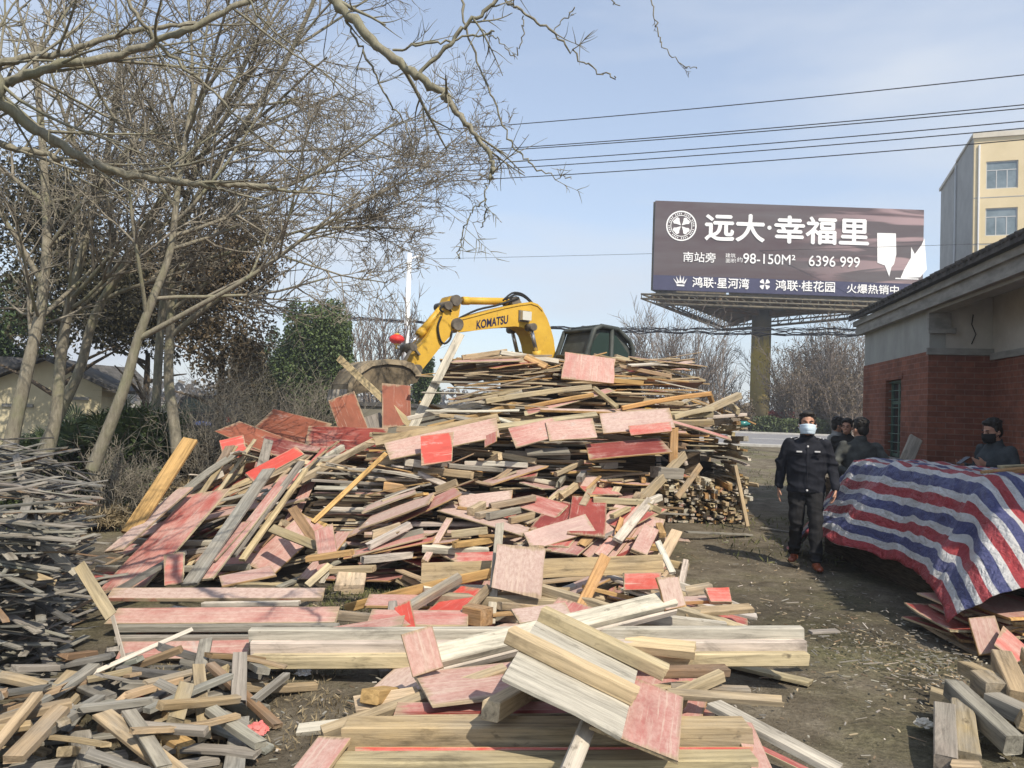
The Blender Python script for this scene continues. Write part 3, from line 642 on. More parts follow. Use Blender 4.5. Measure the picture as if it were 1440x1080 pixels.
# ---- right stack
hand(B_, at(965, 590, 12.0), at(1040, 556, 12.6), .12, .1, 'pale', 'stout pale beam sticking up right from the top of the rear stack')
hand(B_, at(985, 588, 12.1), at(1048, 583, 12.4), .1, .05, 'whitish', 'whitish plank jutting right from the top of the rear stack')
hand(K_, at(1034, 655, 11.9), at(1051, 740, 11.75), .055, .035, 'pale', 'thin pale stick leaning upright against the right end of the rear stack', up=(.3, -1, 0))
hand(K_, at(952, 700, 11.0), at(985, 655, 11.6), .09, .04, 'tan', 'tan board leaning on the front of the rear stack', up=(.2, -1, .2))
hand(K_, at(965, 748, 10.6), at(1055, 752, 11.2), .1, .02, 'ash grey', 'grey board lying on the ground beside the rear stack')
hand(K_, at(1070, 742, 11.8), at(1115, 749, 11.6), .06, .02, 'grey', 'stray grey board lying on the dirt path')
hand(K_, at(1140, 889, 5.1), at(1178, 887, 5.15), .06, .015, 'grey', 'small grey stick lying on the path beyond the long pale beams')
# ---- left lath heap
hand('lath', at(22, 640, 5.9), at(54, 772, 5.0), .045, .012, 'grey', 'pale lath lying steeply down the grey lath heap', up=(0, -1, .5))
hand('lath', at(0, 716, 5.1), at(122, 818, 4.75), .05, .014, 'whitish', 'whitish lath slanting down right on the grey lath heap', up=(0, -1, .4))
hand('lath', at(112, 795, 4.75), at(156, 866, 4.6), .07, .014, 'pale', 'broad pale lath hanging at the right end of the grey lath heap', up=(0, -1, .4))
hand('lath', at(0, 792, 4.7), at(78, 820, 4.65), .04, .012, 'pale', 'pale lath at the left picture edge above the shadowed face', up=(0, -1, .3))
hand('lath', at(158, 866, 4.8), at(176, 932, 4.6), .025, .01, 'whitish', 'thin white stick standing right of the grey lath heap', up=(0, -1, 0))
hand('lath', at(100, 960, 4.2), at(270, 885, 4.7), .025, .01, 'whitish', 'long thin whitish stick crossing the lowest left row', up=(0, -1, .5))
hand(K_, at(-10, 1070, 3.6), at(125, 928, 4.5), .1, .03, 'tan', 'broad tan plank leaning at the lower left corner', up=(.3, -.6, .8))
hand('lath', at(0, 1050, 3.7), at(130, 945, 4.45), .04, .02, 'whitish', 'whitish strip along the broad tan plank in the lower left corner', up=(.3, -.6, .8))
hand('lath', at(90, 1030, 3.9), at(140, 960, 4.4), .06, .02, 'ash grey', 'grey strip right of the broad tan plank', up=(.3, -.6, .8))
# ---- beam heap in the lower left
hand(B_, at(150, 1032, 3.85), at(306, 948, 4.6), .1, .085, 'brown', 'long dark beam lying across the lower left beam heap')
hand(B_, at(186, 950, 4.75), at(258, 975, 4.55), .1, .09, 'grey', 'thick grey beam behind the long dark beam')
hand(B_, at(215, 1018, 4.05), at(318, 1030, 4.0), .08, .07, 'tan', 'tan beam with orange end in the lower left beam heap')
hand(B_, at(215, 1028, 4.0), at(262, 1055, 3.75), .085, .07, 'honey', 'honey coloured beam just below the tan beam')
hand(K_, at(338, 1012, 4.1), at(328, 1090, 3.5), .09, .03, 'ash grey', 'grey green plank pointing toward the viewer at lower left')
hand(B_, at(320, 990, 4.4), at(370, 1005, 4.2), .09, .08, 'grey', 'rounded grey beam end at the right of the beam heap')
hand(B_, at(265, 990, 4.3), at(318, 978, 4.35), .08, .06, 'grey', 'short grey beam right of the long dark beam')
hand(B_, at(330, 958, 4.75), at(374, 962, 4.7), .07, .06, 'tan', 'short tan beam by the end of the pale stacked beams')
hand(B_, at(230, 950, 4.9), at(300, 945, 4.9), .07, .04, 'whitish', 'short whitish board behind the long dark beam')
hand(B_, at(150, 960, 4.6), at(185, 958, 4.6), .08, .06, 'pale', 'pale beam end at the left of the beam heap')
hand(B_, at(112, 1040, 3.75), at(124, 1090, 3.4), .09, .08, 'grey', 'mossy beam end facing the viewer in the lower left')
# ---- on and behind the tarpaulin
hand(K_, at(1268, 664, 9.9), at(1288, 616, 10.3), .17, .04, 'grey', 'grey pointed plank standing up behind the tarpaulin', up=(0, -1, .3))
PIECES[-1]['late'] = 1
# ---- logs, lower right
hand(B_, at(1328, 1000, 4.3), at(1330, 1078, 3.75), .1, .1, 'grey', 'leftmost grey log of the lower right heap pointing at the viewer')
hand(B_, at(1352, 995, 4.35), at(1362, 1072, 3.8), .105, .1, 'tan', 'tan log beside the leftmost grey log of the lower right heap')
hand(B_, at(1340, 968, 4.5), at(1426, 1048, 3.95), .1, .1, 'grey', 'long log slanting over the lower right heap')
hand(B_, at(1378, 955, 4.6), at(1402, 975, 4.4), .12, .11, 'tan', 'thick log stub with splintered end on the lower right heap')
hand(B_, at(1408, 925, 4.8), at(1436, 985, 4.3), .11, .1, 'tan', 'upper tan log at the right picture edge')
hand(B_, at(1395, 985, 4.3), at(1450, 1010, 4.1), .1, .09, 'grey', 'grey log under the upper tan log at the right picture edge')
hand(B_, at(1340, 1082, 3.7), at(1380, 1084, 3.65), .08, .07, 'pale', 'small pale log end at the bottom of the lower right heap')
hand(K_, at(1380, 868, 5.75), at(1395, 918, 5.65), .2, .016, 'dusty pink', 'pink board end hanging down below the tarpaulin corner', up=(0, -1, .2))
hand(K_, at(1405, 895, 5.6), at(1440, 925, 5.5), .2, .016, 'faded red', 'red board slanting under the tarpaulin', up=(.2, -.8, .6))
# ------------------------------------------------------------------ lumber records -> objects
def piece_geo(p, ns=4):
    """verts (local: x length, y width, z thickness), faces, material per face"""
    L, W, T = p['L'], p['W'], p['T']; rnd = random.Random(hash((round(p['c'].x, 3), round(p['c'].y, 3))) & 0xffff)
    beam = T > .035
    ch = min(.006 if beam else .002, T * .25)
    vs = []; e0, e1 = rnd.gauss(0, .05) * W, rnd.gauss(0, .05) * W
    brk = [(rnd.uniform(.012, .035) if rnd.random() < .3 else .0035) if not p['label'] else .004 for _ in (0, 1)]
    tw = rnd.gauss(0, .012)
    for i in range(ns):
        t = i / (ns - 1); x = (t - .5) * L; b = p['bend'] * (1 - (2 * t - 1) ** 2) * 1.0
        w2, t2 = W / 2 * (1 + rnd.gauss(0, .02)), T / 2
        sk = e0 if i == 0 else e1 if i == ns - 1 else 0
        for (y, z) in ((-w2 + ch, -t2), (w2 - ch, -t2), (w2, -t2 + ch), (w2, t2 - ch), (w2 - ch, t2), (-w2 + ch, t2), (-w2, t2 - ch), (-w2, -t2 + ch)):
            xx_ = x + sk * y / max(w2, 1e-4)
            if i in (0, ns - 1): xx_ += rnd.gauss(0, brk[0 if i == 0 else 1])
            a = tw * (t - .5); vs.append((xx_, y - z * a, z + y * a + b))
    fs = []; mi = []
    for i in range(ns - 1):
        for j in range(8):
            k = (j + 1) % 8
            fs.append((i * 8 + j, i * 8 + k, (i + 1) * 8 + k, (i + 1) * 8 + j)); mi.append(0 if j in (0, 4) else 1)
    fs += [tuple(range(8))[::-1], tuple((ns - 1) * 8 + j for j in range(8))]; mi += [1, 1]
    if p['col'] in WOODC: mi = [1] * len(mi)
    return vs, fs, mi
def piece_mat(p):
    m = Matrix((p['u'], p['w'], p['n'])).transposed().to_4x4(); m.translation = p['c']; return m
def jit(c, rnd):
    k = rnd.uniform(.82, 1.14); return [min(1, x * k * rnd.uniform(.96, 1.04)) for x in c[:3]]
def attrs(me, lc, tint, wood, nc=None):
    for nm, typ, arr, key in ((('nc', 'FLOAT_VECTOR', nc, 'vector'),) if nc is not None else ()) + (('lc', 'FLOAT_VECTOR', lc, 'vector'), ('tint', 'FLOAT_COLOR', tint, 'color'), ('wood', 'FLOAT_COLOR', wood, 'color')):
        a = me.attributes.new(nm, typ, 'POINT'); a.data.foreach_set(key, np.asarray(arr, np.float32).ravel())
def piece_attr(p, vs):
    rnd = random.Random(hash((round(p['c'].x, 3), round(p['c'].z, 3), 5)) & 0xffffff)
    off = (rnd.uniform(0, 40), rnd.uniform(0, 40), rnd.uniform(0, 40))
    lc = [(v[0] + off[0], v[1] + off[1], v[2] + off[2]) for v in vs]
    if p['col'] in FILMC:
        f = FILMC[p['col']]; tint = jit(f, rnd) + [min(1, max(0, f[3] + rnd.gauss(0, .12)))]; w = WOODC[p['edge']]
    else: tint = [.5, .1, .1, 1.0 if rnd.random() < .3 and p.get('zone') not in ('F', 'G', 'I', None) and p['kind'] != 'lath' and not p['label'] else 0.0]; w = WOODC[p['col']]
    wood = jit(w, rnd) + [min(1, max(0, w[3] + rnd.gauss(0, .2)))]
    return lc, [tint] * len(vs), [wood] * len(vs), [(2 * v[0] / p['L'], 2 * v[1] / p['W'], 0) for v in vs]
# which pieces show: cast a grid of rays from the photograph's viewpoint at all of them
AV, AF, AP = [], [], []
for pi, p in enumerate(PIECES):
    vs, fs, mi = piece_geo(p); m = piece_mat(p); p['geo'] = (vs, fs, mi); b0 = len(AV)
    AV += [m @ Vector(v) for v in vs]
    for f in fs: AF.append([i + b0 for i in f]); AP.append(pi)
bvh = BVHTree.FromPolygons(AV, AF)
seen = {}
for py in range(490, 1080, 3):
    for px in range(1, 1440, 3):
        h = bvh.ray_cast(CAM, ray(px, py).normalized())
        if h[0] is not None:
            s_ = seen.setdefault(AP[h[2]], [0, 0, 0]); s_[0] += 1; s_[1] += px; s_[2] += py
for pi, p in enumerate(PIECES):
    s_ = seen.get(pi, [0, 0, 0]); p['vis'] = s_[0]; p['pc'] = (s_[1] / s_[0], s_[2] / s_[0]) if s_[0] else None
CATS = {'plank': 'plank', 'plywood_board': 'board', 'timber_beam': 'beam', 'lath': 'lath'}
GROUPS = {'A': 'boards of the big central heap', 'B': 'boards of the rear right stack', 'C': 'boards on the lower slope of the central heap', 'D': 'boards of the foreground heap',
          'L': 'boards of the low row at left', 'E': 'boards of the left red heap', 'F': 'laths of the grey heap', 'G': 'beams of the lower left heap',
          'H': 'boards stacked under the tarpaulin', 'I': 'logs of the lower right heap', 'hand': 'loose boards of the scrap timber heaps', 'brown': 'brown sheets by the bucket'}
PLACE = {'A': 'big central heap', 'B': 'rear right stack', 'C': 'lower slope of the central heap', 'D': 'foreground heap', 'L': 'low row left of the foreground',
         'E': 'left heap of red boards', 'F': 'grey lath heap', 'G': 'lower left beam heap', 'H': 'stack under the tarpaulin', 'I': 'lower right log heap'}
KW = {'plank': 'plank', 'plywood_board': 'plywood board', 'timber_beam': 'beam', 'lath': 'lath'}
for kind in CATS:
    ps = sorted([p for p in PIECES if p['kind'] == kind], key=lambda p: -p['vis'] - (100 if p['label'] else 0))
    for i, p in enumerate(ps): p['ind'] = i < 298 and p['vis'] >= (1 if p['label'] else 4)
ind = [p for p in PIECES if p['ind']]
marks = [p for p in ind if p['label']]
def short(lbl):
    return lbl
# label: look, then the heap, then its place within that heap; still equal -> shared by the group
def rank_word(v, vals, words):
    vals = sorted(vals); k = np.searchsorted(vals, v) / max(1, len(vals)); return words[min(len(words) - 1, int(k * len(words)))]
by_zone = {}
for p in ind: by_zone.setdefault(p['zone'], []).append(p)
for z, ps in by_zone.items():
    if z in ('hand', 'brown'): continue
    for p in ps:
        q = [o for o in ps if o['kind'] == p['kind']]
        sx, sy = p['pc']
        hx, hy = [o['pc'][0] for o in q], [o['pc'][1] for o in q]
        ln = rank_word(p['L'], [o['L'] for o in q], ('short', '', 'long'))
        wd = rank_word(p['W'] + p['T'], [o['W'] + o['T'] for o in q], ('narrow', '', 'wide'))
        e0, e1 = proj(p['c'] - p['u'] * p['L'] / 2), proj(p['c'] + p['u'] * p['L'] / 2)
        if e0[0] > e1[0]: e0, e1 = e1, e0
        an = math.degrees(math.atan2(e0[1] - e1[1], max(1e-3, e1[0] - e0[0])))
        ang = 'lying level' if abs(an) < 5 else 'rising gently right' if 0 < an < 22 else 'sloping gently down right' if -22 < an < 0 else 'rising steeply right' if an > 0 else 'dropping steeply right'
        lv = rank_word(-sy, [-v for v in hy], ('at the foot', 'low', 'halfway up', 'high', 'at the top'))
        sd_ = rank_word(sx, hx, ('left end', 'left half', 'middle', 'right half', 'right end'))
        p['label'] = ' '.join(('%s %s %s %s %s %s in the %s of the %s' % (ln, wd, p['col'], KW[p['kind']], ang, lv, sd_, PLACE[z])).split())
        p['auto'] = 1
        ws = p['label'].split()
        if len(ws) > 16:
            p['label'] = ' '.join([w for w in p['label'].split() if w not in ('gently', 'the', 'steeply', 'plywood')][:16])
for p in ind:
    vs, fs, mi = p['geo']
    me = bpy.data.meshes.new(p['kind']); me.from_pydata(vs, [], fs); me.materials.append(M_FILM); me.materials.append(M_WOOD)
    me.polygons.foreach_set('material_index', mi); attrs(me, *piece_attr(p, vs)); me.update()
    o = link(p['kind'], me); o.matrix_world = piece_mat(p)
    tag(o, p['label'], CATS[p['kind']], GROUPS[p['zone']]); p['obj'] = o
for kind, nm in (('plank', 'plank_offcuts'), ('plywood_board', 'plywood_offcuts'), ('timber_beam', 'beam_offcuts'), ('lath', 'lath_offcuts')):
    V, F, MI, LC, TI, WO, NC = [], [], [], [], [], [], []
    for p in PIECES:
        if p['kind'] != kind or p['ind']: continue
        vs, fs, mi = p['geo']; m = piece_mat(p); b0 = len(V)
        V += [m @ Vector(v) for v in vs]; F += [[i + b0 for i in f] for f in fs]; MI += mi
        a = piece_attr(p, vs); LC += a[0]; TI += a[1]; WO += a[2]; NC += a[3]
    if not V: continue
    me = bpy.data.meshes.new(nm); me.from_pydata(V, [], F); me.materials.append(M_FILM); me.materials.append(M_WOOD)
    me.polygons.foreach_set('material_index', MI); attrs(me, LC, TI, WO, NC); me.update()
    tag(link(nm, me), 'jumbled %s filling the gaps of the timber heaps' % nm.replace('_', ' '), 'offcuts', kind='stuff')
# the packed inside of the heaps, only glimpsed through gaps
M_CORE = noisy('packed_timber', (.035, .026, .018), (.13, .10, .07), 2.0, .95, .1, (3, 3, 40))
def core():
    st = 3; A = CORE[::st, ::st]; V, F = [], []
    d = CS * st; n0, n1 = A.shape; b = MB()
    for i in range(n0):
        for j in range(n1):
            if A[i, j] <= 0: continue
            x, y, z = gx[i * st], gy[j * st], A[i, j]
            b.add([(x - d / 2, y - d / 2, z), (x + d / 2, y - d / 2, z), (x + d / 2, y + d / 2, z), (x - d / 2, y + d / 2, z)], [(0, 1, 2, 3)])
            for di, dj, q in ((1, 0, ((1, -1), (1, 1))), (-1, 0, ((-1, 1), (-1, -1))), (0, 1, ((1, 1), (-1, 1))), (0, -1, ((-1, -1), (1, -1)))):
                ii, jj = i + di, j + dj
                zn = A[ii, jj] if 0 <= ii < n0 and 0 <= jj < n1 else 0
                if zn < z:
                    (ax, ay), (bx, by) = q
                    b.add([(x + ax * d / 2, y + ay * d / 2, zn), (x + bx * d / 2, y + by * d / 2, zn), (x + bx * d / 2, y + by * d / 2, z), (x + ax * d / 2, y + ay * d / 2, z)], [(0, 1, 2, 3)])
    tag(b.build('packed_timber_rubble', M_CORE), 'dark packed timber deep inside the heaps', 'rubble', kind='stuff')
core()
# battens nailed on the foreground panel are parts of it
if 'obj' in PANEL:
    po = PANEL['obj']; L, W, T = PANEL['L'], PANEL['W'], PANEL['T']
    for k, (y, x0, x1) in enumerate(((W / 2 - .05, -.02, .12), (-.07, -.07, .02))):
        pp = dict(label='x', kind=B_, c=Vector((0, 0, 0)), u=Vector((1, 0, 0)), w=Vector((0, 1, 0)), n=Vector((0, 0, 1)), L=L - x0 + x1, W=.09, T=.07, col='pale', edge='pale', bend=0)
        vs, fs, mi = piece_geo(pp); me = bpy.data.meshes.new('batten'); me.from_pydata(vs, [], fs); me.materials.append(M_FILM); me.materials.append(M_WOOD)
        me.polygons.foreach_set('material_index', mi); pp['c'] = Vector((k * 3.3, 1, 2)); attrs(me, *piece_attr(pp, vs)); me.update()
        o = link('batten', me, po); o.location = ((x0 + x1) / 2, y, T / 2 + .036)
# chips, splinters and rags lying on the ground
def chips():
    b = MB(); V, F, LC, TI, WO = [], [], [], [], []
    for i in range(2200):
        r = random.random()
        if r < .5: x, y = random.uniform(1.2, 3.6), random.uniform(3.6, 11)
        elif r < .8: x, y = random.uniform(-1.6, .4), random.uniform(3.6, 7.5)
        else: x, y = random.uniform(-4, 5), random.uniform(3.4, 14)
        if r < .8 and random.random() < .5: x = random.gauss(2.9, .35); y = random.gauss(5.4, .6)
        L, W, T = random.uniform(.012, .05) * (2.6 if random.random() < .1 else 1), random.uniform(.003, .012), random.uniform(.002, .005)
        a = random.uniform(0, 6.28); c, s = math.cos(a), math.sin(a); z = gz(x, y) + .03 + random.uniform(-.012, .012); tl = random.gauss(0, .12)
        b0 = len(V)
        for dx, dy, dz in ((-1, -1, -1), (1, -1, -1), (1, 1, -1), (-1, 1, -1), (-1, -1, 1), (1, -1, 1), (1, 1, 1), (-1, 1, 1)):
            V.append((x + dx * L / 2 * c - dy * W / 2 * s, y + dx * L / 2 * s + dy * W / 2 * c, z + dz * T / 2 + dx * L / 2 * tl))
        F += [[b0 + k for k in f] for f in ((0, 3, 2, 1), (4, 5, 6, 7), (0, 1, 5, 4), (1, 2, 6, 5), (2, 3, 7, 6), (3, 0, 4, 7))]
        w = WOODC[random.choice(('pale', 'whitish', 'tan', 'grey', 'grey', 'ash grey', 'brown', 'ash grey'))]
        LC += [(x * 7, y * 9, z)] * 8; TI += [(.5, .1, .1, .5)] * 8; WO += [jit(w, random) + [.5]] * 8
    me = bpy.data.meshes.new('splinters'); me.from_pydata(V, [], F); me.materials.append(M_WOOD); attrs(me, LC, TI, WO)
    tag(link('splinters', me), 'wood chips and splinters scattered on the trodden dirt', 'splinters', kind='stuff')
chips()
print('PIECES', len(PIECES), 'individual', len(ind), {z: (len([p for p in PIECES if p['zone'] == z]), len(v)) for z, v in by_zone.items()})
# ================================================================== brick building on the right
def brick_mat(name, c1, c2, mortar, scale, bw=.5, rh=.25, ms=.012, axis='xz'):
    m = mat(name, c1, .9, .15); k = N(m)
    c = k.n('ShaderNodeTexCoord'); sx = k.n('ShaderNodeSeparateXYZ'); k.l(c.outputs['Object'], sx.inputs[0])
    cx = k.n('ShaderNodeCombineXYZ'); k.l(k.math('ADD', sx.outputs[0], sx.outputs[1]), cx.inputs[0]); k.l(sx.outputs[2], cx.inputs[1])
    br = k.n('ShaderNodeTexBrick'); br.inputs['Scale'].default_value = scale; br.inputs['Brick Width'].default_value = bw; br.inputs['Row Height'].default_value = rh
    br.inputs['Mortar Size'].default_value = ms; br.inputs['Color1'].default_value = (*c1, 1); br.inputs['Color2'].default_value = (*c2, 1); br.inputs['Mortar'].default_value = (*mortar, 1); br.inputs['Bias'].default_value = -.1
    k.l(cx.outputs[0], br.inputs['Vector'])
    f = k.noise(c.outputs['Object'], 1.6, 6, .65); f2 = k.noise(c.outputs['Object'], 14, 4, .6)
    o = k.mix(1.0, br.outputs['Color'], k.ramp(f, [(.3, .62), (.7, 1.18)]), 'MULTIPLY'); o = k.mix(1.0, o, k.ramp(f2, [(.3, .8), (.7, 1.12)]), 'MULTIPLY')
    k.base(o); k.bump(br.outputs['Fac'], -.4, .01); return m
M_BRICK = brick_mat('red_brick', (.27, .105, .066), (.19, .072, .048), (.26, .15, .115), 1.0, .26, .085, .007)
M_PLAST = noisy('grey_plaster', (.27, .28, .26), (.37, .375, .35), 2.2, .92, .15, (1, 1, .6), lo=.3, hi=.7)
M_PLASTP = noisy('pale_plaster', (.42, .40, .36), (.55, .53, .48), 1.8, .92, .15)
M_CORN = noisy('cornice_concrete', (.20, .20, .185), (.33, .325, .30), 3.5, .92, .15, (1, .6, 2.5), bump=.3)
M_TILE = noisy('dark_roof_tile', (.05, .05, .05), (.12, .115, .11), 6, .9, .15, bump=.5)
M_GLASSD = mat('dark_window_glass', (.025, .035, .035), .12, .5)
M_FRAMEG = noisy('green_window_frame', (.06, .11, .085), (.10, .16, .12), 8, .6)
def brick_building():
    rz = -math.atan(.18); root = empty('brick_building', (6.33, 12, 0), rz, 'single storey red brick building with grey plaster band and overhanging tiled roof', 'building')
    def part(b, name, m, parent=root): return b.build(name, m, parent)
    # rear block with window hole in its side wall (x = 0 face), front block set back under the veranda
    zb, zt = 2.78, 3.62; wy0, wy1, wz0, wz1 = 1.32, 2.22, 1.08, 2.42
    b = MB()
    b.box(0, .24, 0, wy0, 0, zb); b.box(0, .24, wy1, 3.75, 0, zb); b.box(0, .24, wy0, wy1, 0, wz0); b.box(0, .24, wy0, wy1, wz1, zb)
    b.box(.24, 7, 3.5, 3.75, 0, zb); b.box(.24, .88, 0, .24, 0, zb)
    part(b, 'brick_wall', M_BRICK)
    b = MB(); b.box(.88, 1.12, -7.5, .24, 0, zb - .06); b.box(1.12, 7, -7.5, -7.26, 0, zb - .06); part(b, 'brick_wall', M_BRICK)
    b = MB(); b.box(.012, .24, 0, 3.75, zb, zt); b.box(.24, 7, 3.5, 3.738, zb, zt); part(b, 'plaster_wall', M_PLAST)
    b = MB(); b.box(.24, .903, .012, .24, zb, zt); b.box(.9, 1.12, -7.5, .012, zb - .06, zt); part(b, 'plaster_wall', M_PLASTP)
    b = MB(); b.box(-.03, .9, -.05, .0, zb - .05, zb + .05); b.box(.84, .88, -7.5, -.05, zb - .12, zb - .02); part(b, 'ledge', M_CORN)
    b = MB(); b.box(-.02, .30, -.06, .0, 3.12, 3.36); b.box(-.03, .36, -.09, -.06, 3.05, 3.13); part(b, 'bracket', M_CORN)
    b = MB(); b.box(-.02, .2, -7.5, -.0, 3.36, 3.60); part(b, 'veranda_beam', M_PLAST)
    b = MB(); b.box(-.02, .16, -7.4, -7.2, 0, 3.36); part(b, 'veranda_post', M_PLAST)
    b = MB(); b.box(-.12, -.03, -7.6, 3.9, 3.40, 3.58); b.box(-.17, -.0, -7.6, 3.95, 3.58, 3.68); part(b, 'cornice', M_CORN)
    b = MB(); b.box(-.03, 1.0, -7.5, 3.7, 3.62, 3.66); part(b, 'soffit', M_PLAST)
    rf = MB(); 
    rf.prism([(-.25, 3.69), (6.2, 6.3), (6.2, 6.42), (-.25, 3.75)], (1, 0, 0), (0, 0, 1), (0, 1, 0), (0, 0, 0), -7.8, 4.0)
    rf.prism([(6.2, 6.3), (12.9, 3.69), (12.9, 3.75), (6.2, 6.42)], (1, 0, 0), (0, 0, 1), (0, 1, 0), (0, 0, 0), -7.8, 4.1)
    rr = random.Random(3); y = -7.8
    while y < 3.98:
        rf.tube([(-.29, y, 3.76), (.5, y, 4.12), (3, y, 5.15), (6.2, y, 6.42)], [.032 + rr.uniform(-.006, .008)] * 4, 6); y += .19
    part(rf, 'tiled_roof', M_TILE)
    win = MB()
    for y0, y1 in ((wy0, wy0 + .06), (wy1 - .06, wy1), ((wy0 + wy1) / 2 - .03, (wy0 + wy1) / 2 + .03)): win.box(.10, .16, y0, y1, wz0, wz1)
    for z0 in (wz0, wz1 - .06, 2.0): win.box(.105, .155, wy0 + .06, wy1 - .06, z0, z0 + .06)
    wf = win.build('window', M_FRAMEG, root)
    g = MB(); g.box(.125, .135, wy0 + .05, wy1 - .05, wz0 + .05, wz1 - .05); g.build('pane', M_GLASSD, wf)
    s = MB()
    for k in range(9): s.box(.05, .062, wy0 + .02, wy1 - .02, wz0 + .1 + k * .15, wz0 + .112 + k * .15)
    s.build('bars', M_FRAMEG, wf)
    s = MB(); s.box(-.04, .10, wy0 - .05, wy1 + .05, wz0 - .07, wz0); s.build('sill', M_CORN, wf)
    s = MB(); s.box(-.012, .0, wy0 - .1, wy1 + .1, wz1, wz1 + .09); s.build('lintel', M_BRICK, wf)
    w = MB(); w.tube([(.62, -.0, 3.35), (.60, -.01, 3.2), (.66, -.01, 3.05), (.6, -.01, 2.9)], .008, 5); w.build('loose_wire', M('black_rubber', (.02, .02, .02), .7), root)
brick_building()

# ================================================================== tall yellow building
M_YEL = noisy('yellow_facade', (.60, .50, .31), (.68, .57, .37), .5, .85, .2)
M_GREYW = noisy('grey_render', (.30, .30, .29), (.38, .38, .365), .6, .9, .15)
M_WIN = noisy('window_glass', (.10, .14, .16), (.2, .25, .28), .8, .15, .5)
M_ALU = mat('window_aluminium', (.45, .46, .46), .5, .4)
def tall_building():
    rz = -math.atan(.358); root = empty('apartment_building', (32.0, 55, .8), rz, 'tall flat roofed building, cream yellow front and grey blank side, behind the brick building', 'building')
    Hh = 21.4
    b = MB(); b.box(0, .3, .3, 13.4, 0, Hh); b.box(.3, 18, 13.1, 13.4, 0, Hh); b.build('side_wall', M_GREYW, root)
    b = MB(); xs = [(0, .75)]; wins = [.75, 5.2, 9.6, 14.0]; ww, wh = 1.95, 1.95
    zs = [Hh - 3.95 - 3.3 * i for i in range(6)]
    edges = [0]
    for w in wins: edges += [w, w + ww]
    edges.append(18)
    for i in range(0, len(edges), 2): b.box(edges[i], edges[i + 1], 0, .3, 0, Hh)
    for w in wins:
        top = Hh
        for z in zs: b.box(w, w + ww, 0, .3, z + wh, top); top = z
        b.box(w, w + ww, 0, .3, 0, top)
    b.build('facade', M_YEL, root)
    b = MB(); b.box(-.12, 18.1, -.14, .0, Hh - .3, Hh + .06); b.box(-.12, .0, .0, 6.2, Hh - .1, Hh + .06); b.box(-.14, 0, 6.2, 13.5, Hh - .35, Hh - .1); b.build('parapet', noisy('parapet_render', (.5, .46, .38), (.6, .56, .47), 1), root)
    b = MB(); b.box(.3, 17.9, .3, 13.1, Hh - .4, Hh - .2); b.build('roof', M_GREYW, root)
    b = MB(); b.tube([(.3, -.08, Hh - .8), (.3, -.08, 1)], .07, 6); b.tube([(-.1, 6.2, Hh - .3), (-.1, 6.2, .5)], .08, 6); b.build('downpipe', M_ALU, root)
    for w in wins:
        for z in zs:
            f = MB()
            for x0, x1, z0, z1 in ((w, w + ww, z, z + .07), (w, w + ww, z + wh - .07, z + wh), (w, w + .07, z + .07, z + wh - .07), (w + ww - .07, w + ww, z + .07, z + wh - .07), (w + .62, w + .68, z + .07, z + 1.3), (w + 1.27, w + 1.33, z + .07, z + 1.3), (w + .07, w + ww - .07, z + 1.3, z + 1.36)): f.box(x0, x1, .08, .14, z0, z1)
            fo = f.build('window', M_ALU, root)
            g = MB(); g.box(w + .05, w + ww - .05, .10, .12, z + .05, z + wh - .05); g.build('pane', M_WIN, fo)
    b = MB(); [b.box(.0, 18, -.012, 0, z - .62, z - .56) for z in zs]; b.build('facade_joint', M_GREYW, root)
tall_building()

# ================================================================== billboard
def text_part(body, x0, x1, zc, h, m, parent, y=-.03, bold=0.0, name='lettering'):
    c = bpy.data.curves.new(name, 'FONT'); c.body = body
    o = bpy.data.objects.new(name, c); COL.objects.link(o)
    me = bpy.data.meshes.new_from_object(o.evaluated_get(bpy.context.evaluated_depsgraph_get()))
    bpy.data.objects.remove(o); bpy.data.curves.remove(c)
    v = np.empty(len(me.vertices) * 3, np.float32); me.vertices.foreach_get('co', v); v = v.reshape(-1, 3)
    mn, mx = v.min(0), v.max(0)
    out = np.zeros_like(v); out[:, 0] = x0 + (v[:, 0] - mn[0]) / (mx[0] - mn[0]) * (x1 - x0); out[:, 2] = zc - h / 2 + (v[:, 1] - mn[1]) / (mx[1] - mn[1]) * h; out[:, 1] = y
    faces = [tuple(p.vertices) for p in me.polygons]; bpy.data.meshes.remove(me); b = MB()
    sh = [(0, 0)] + ([(bold, 0), (-bold, 0), (0, bold), (0, -bold)] if bold else [])   # a heavy face: the glyphs laid over themselves, a hair apart in depth
    for i, (dx, dz) in enumerate(sh):
        q = out.copy(); q[:, 0] += dx * h; q[:, 2] += dz * h; q[:, 1] -= .004 * i; b.add(q.tolist(), faces)
    return link(name, b.mesh(name, m), parent)
M_SIGNW = mat('white_print', (.82, .82, .82), .5, .3)
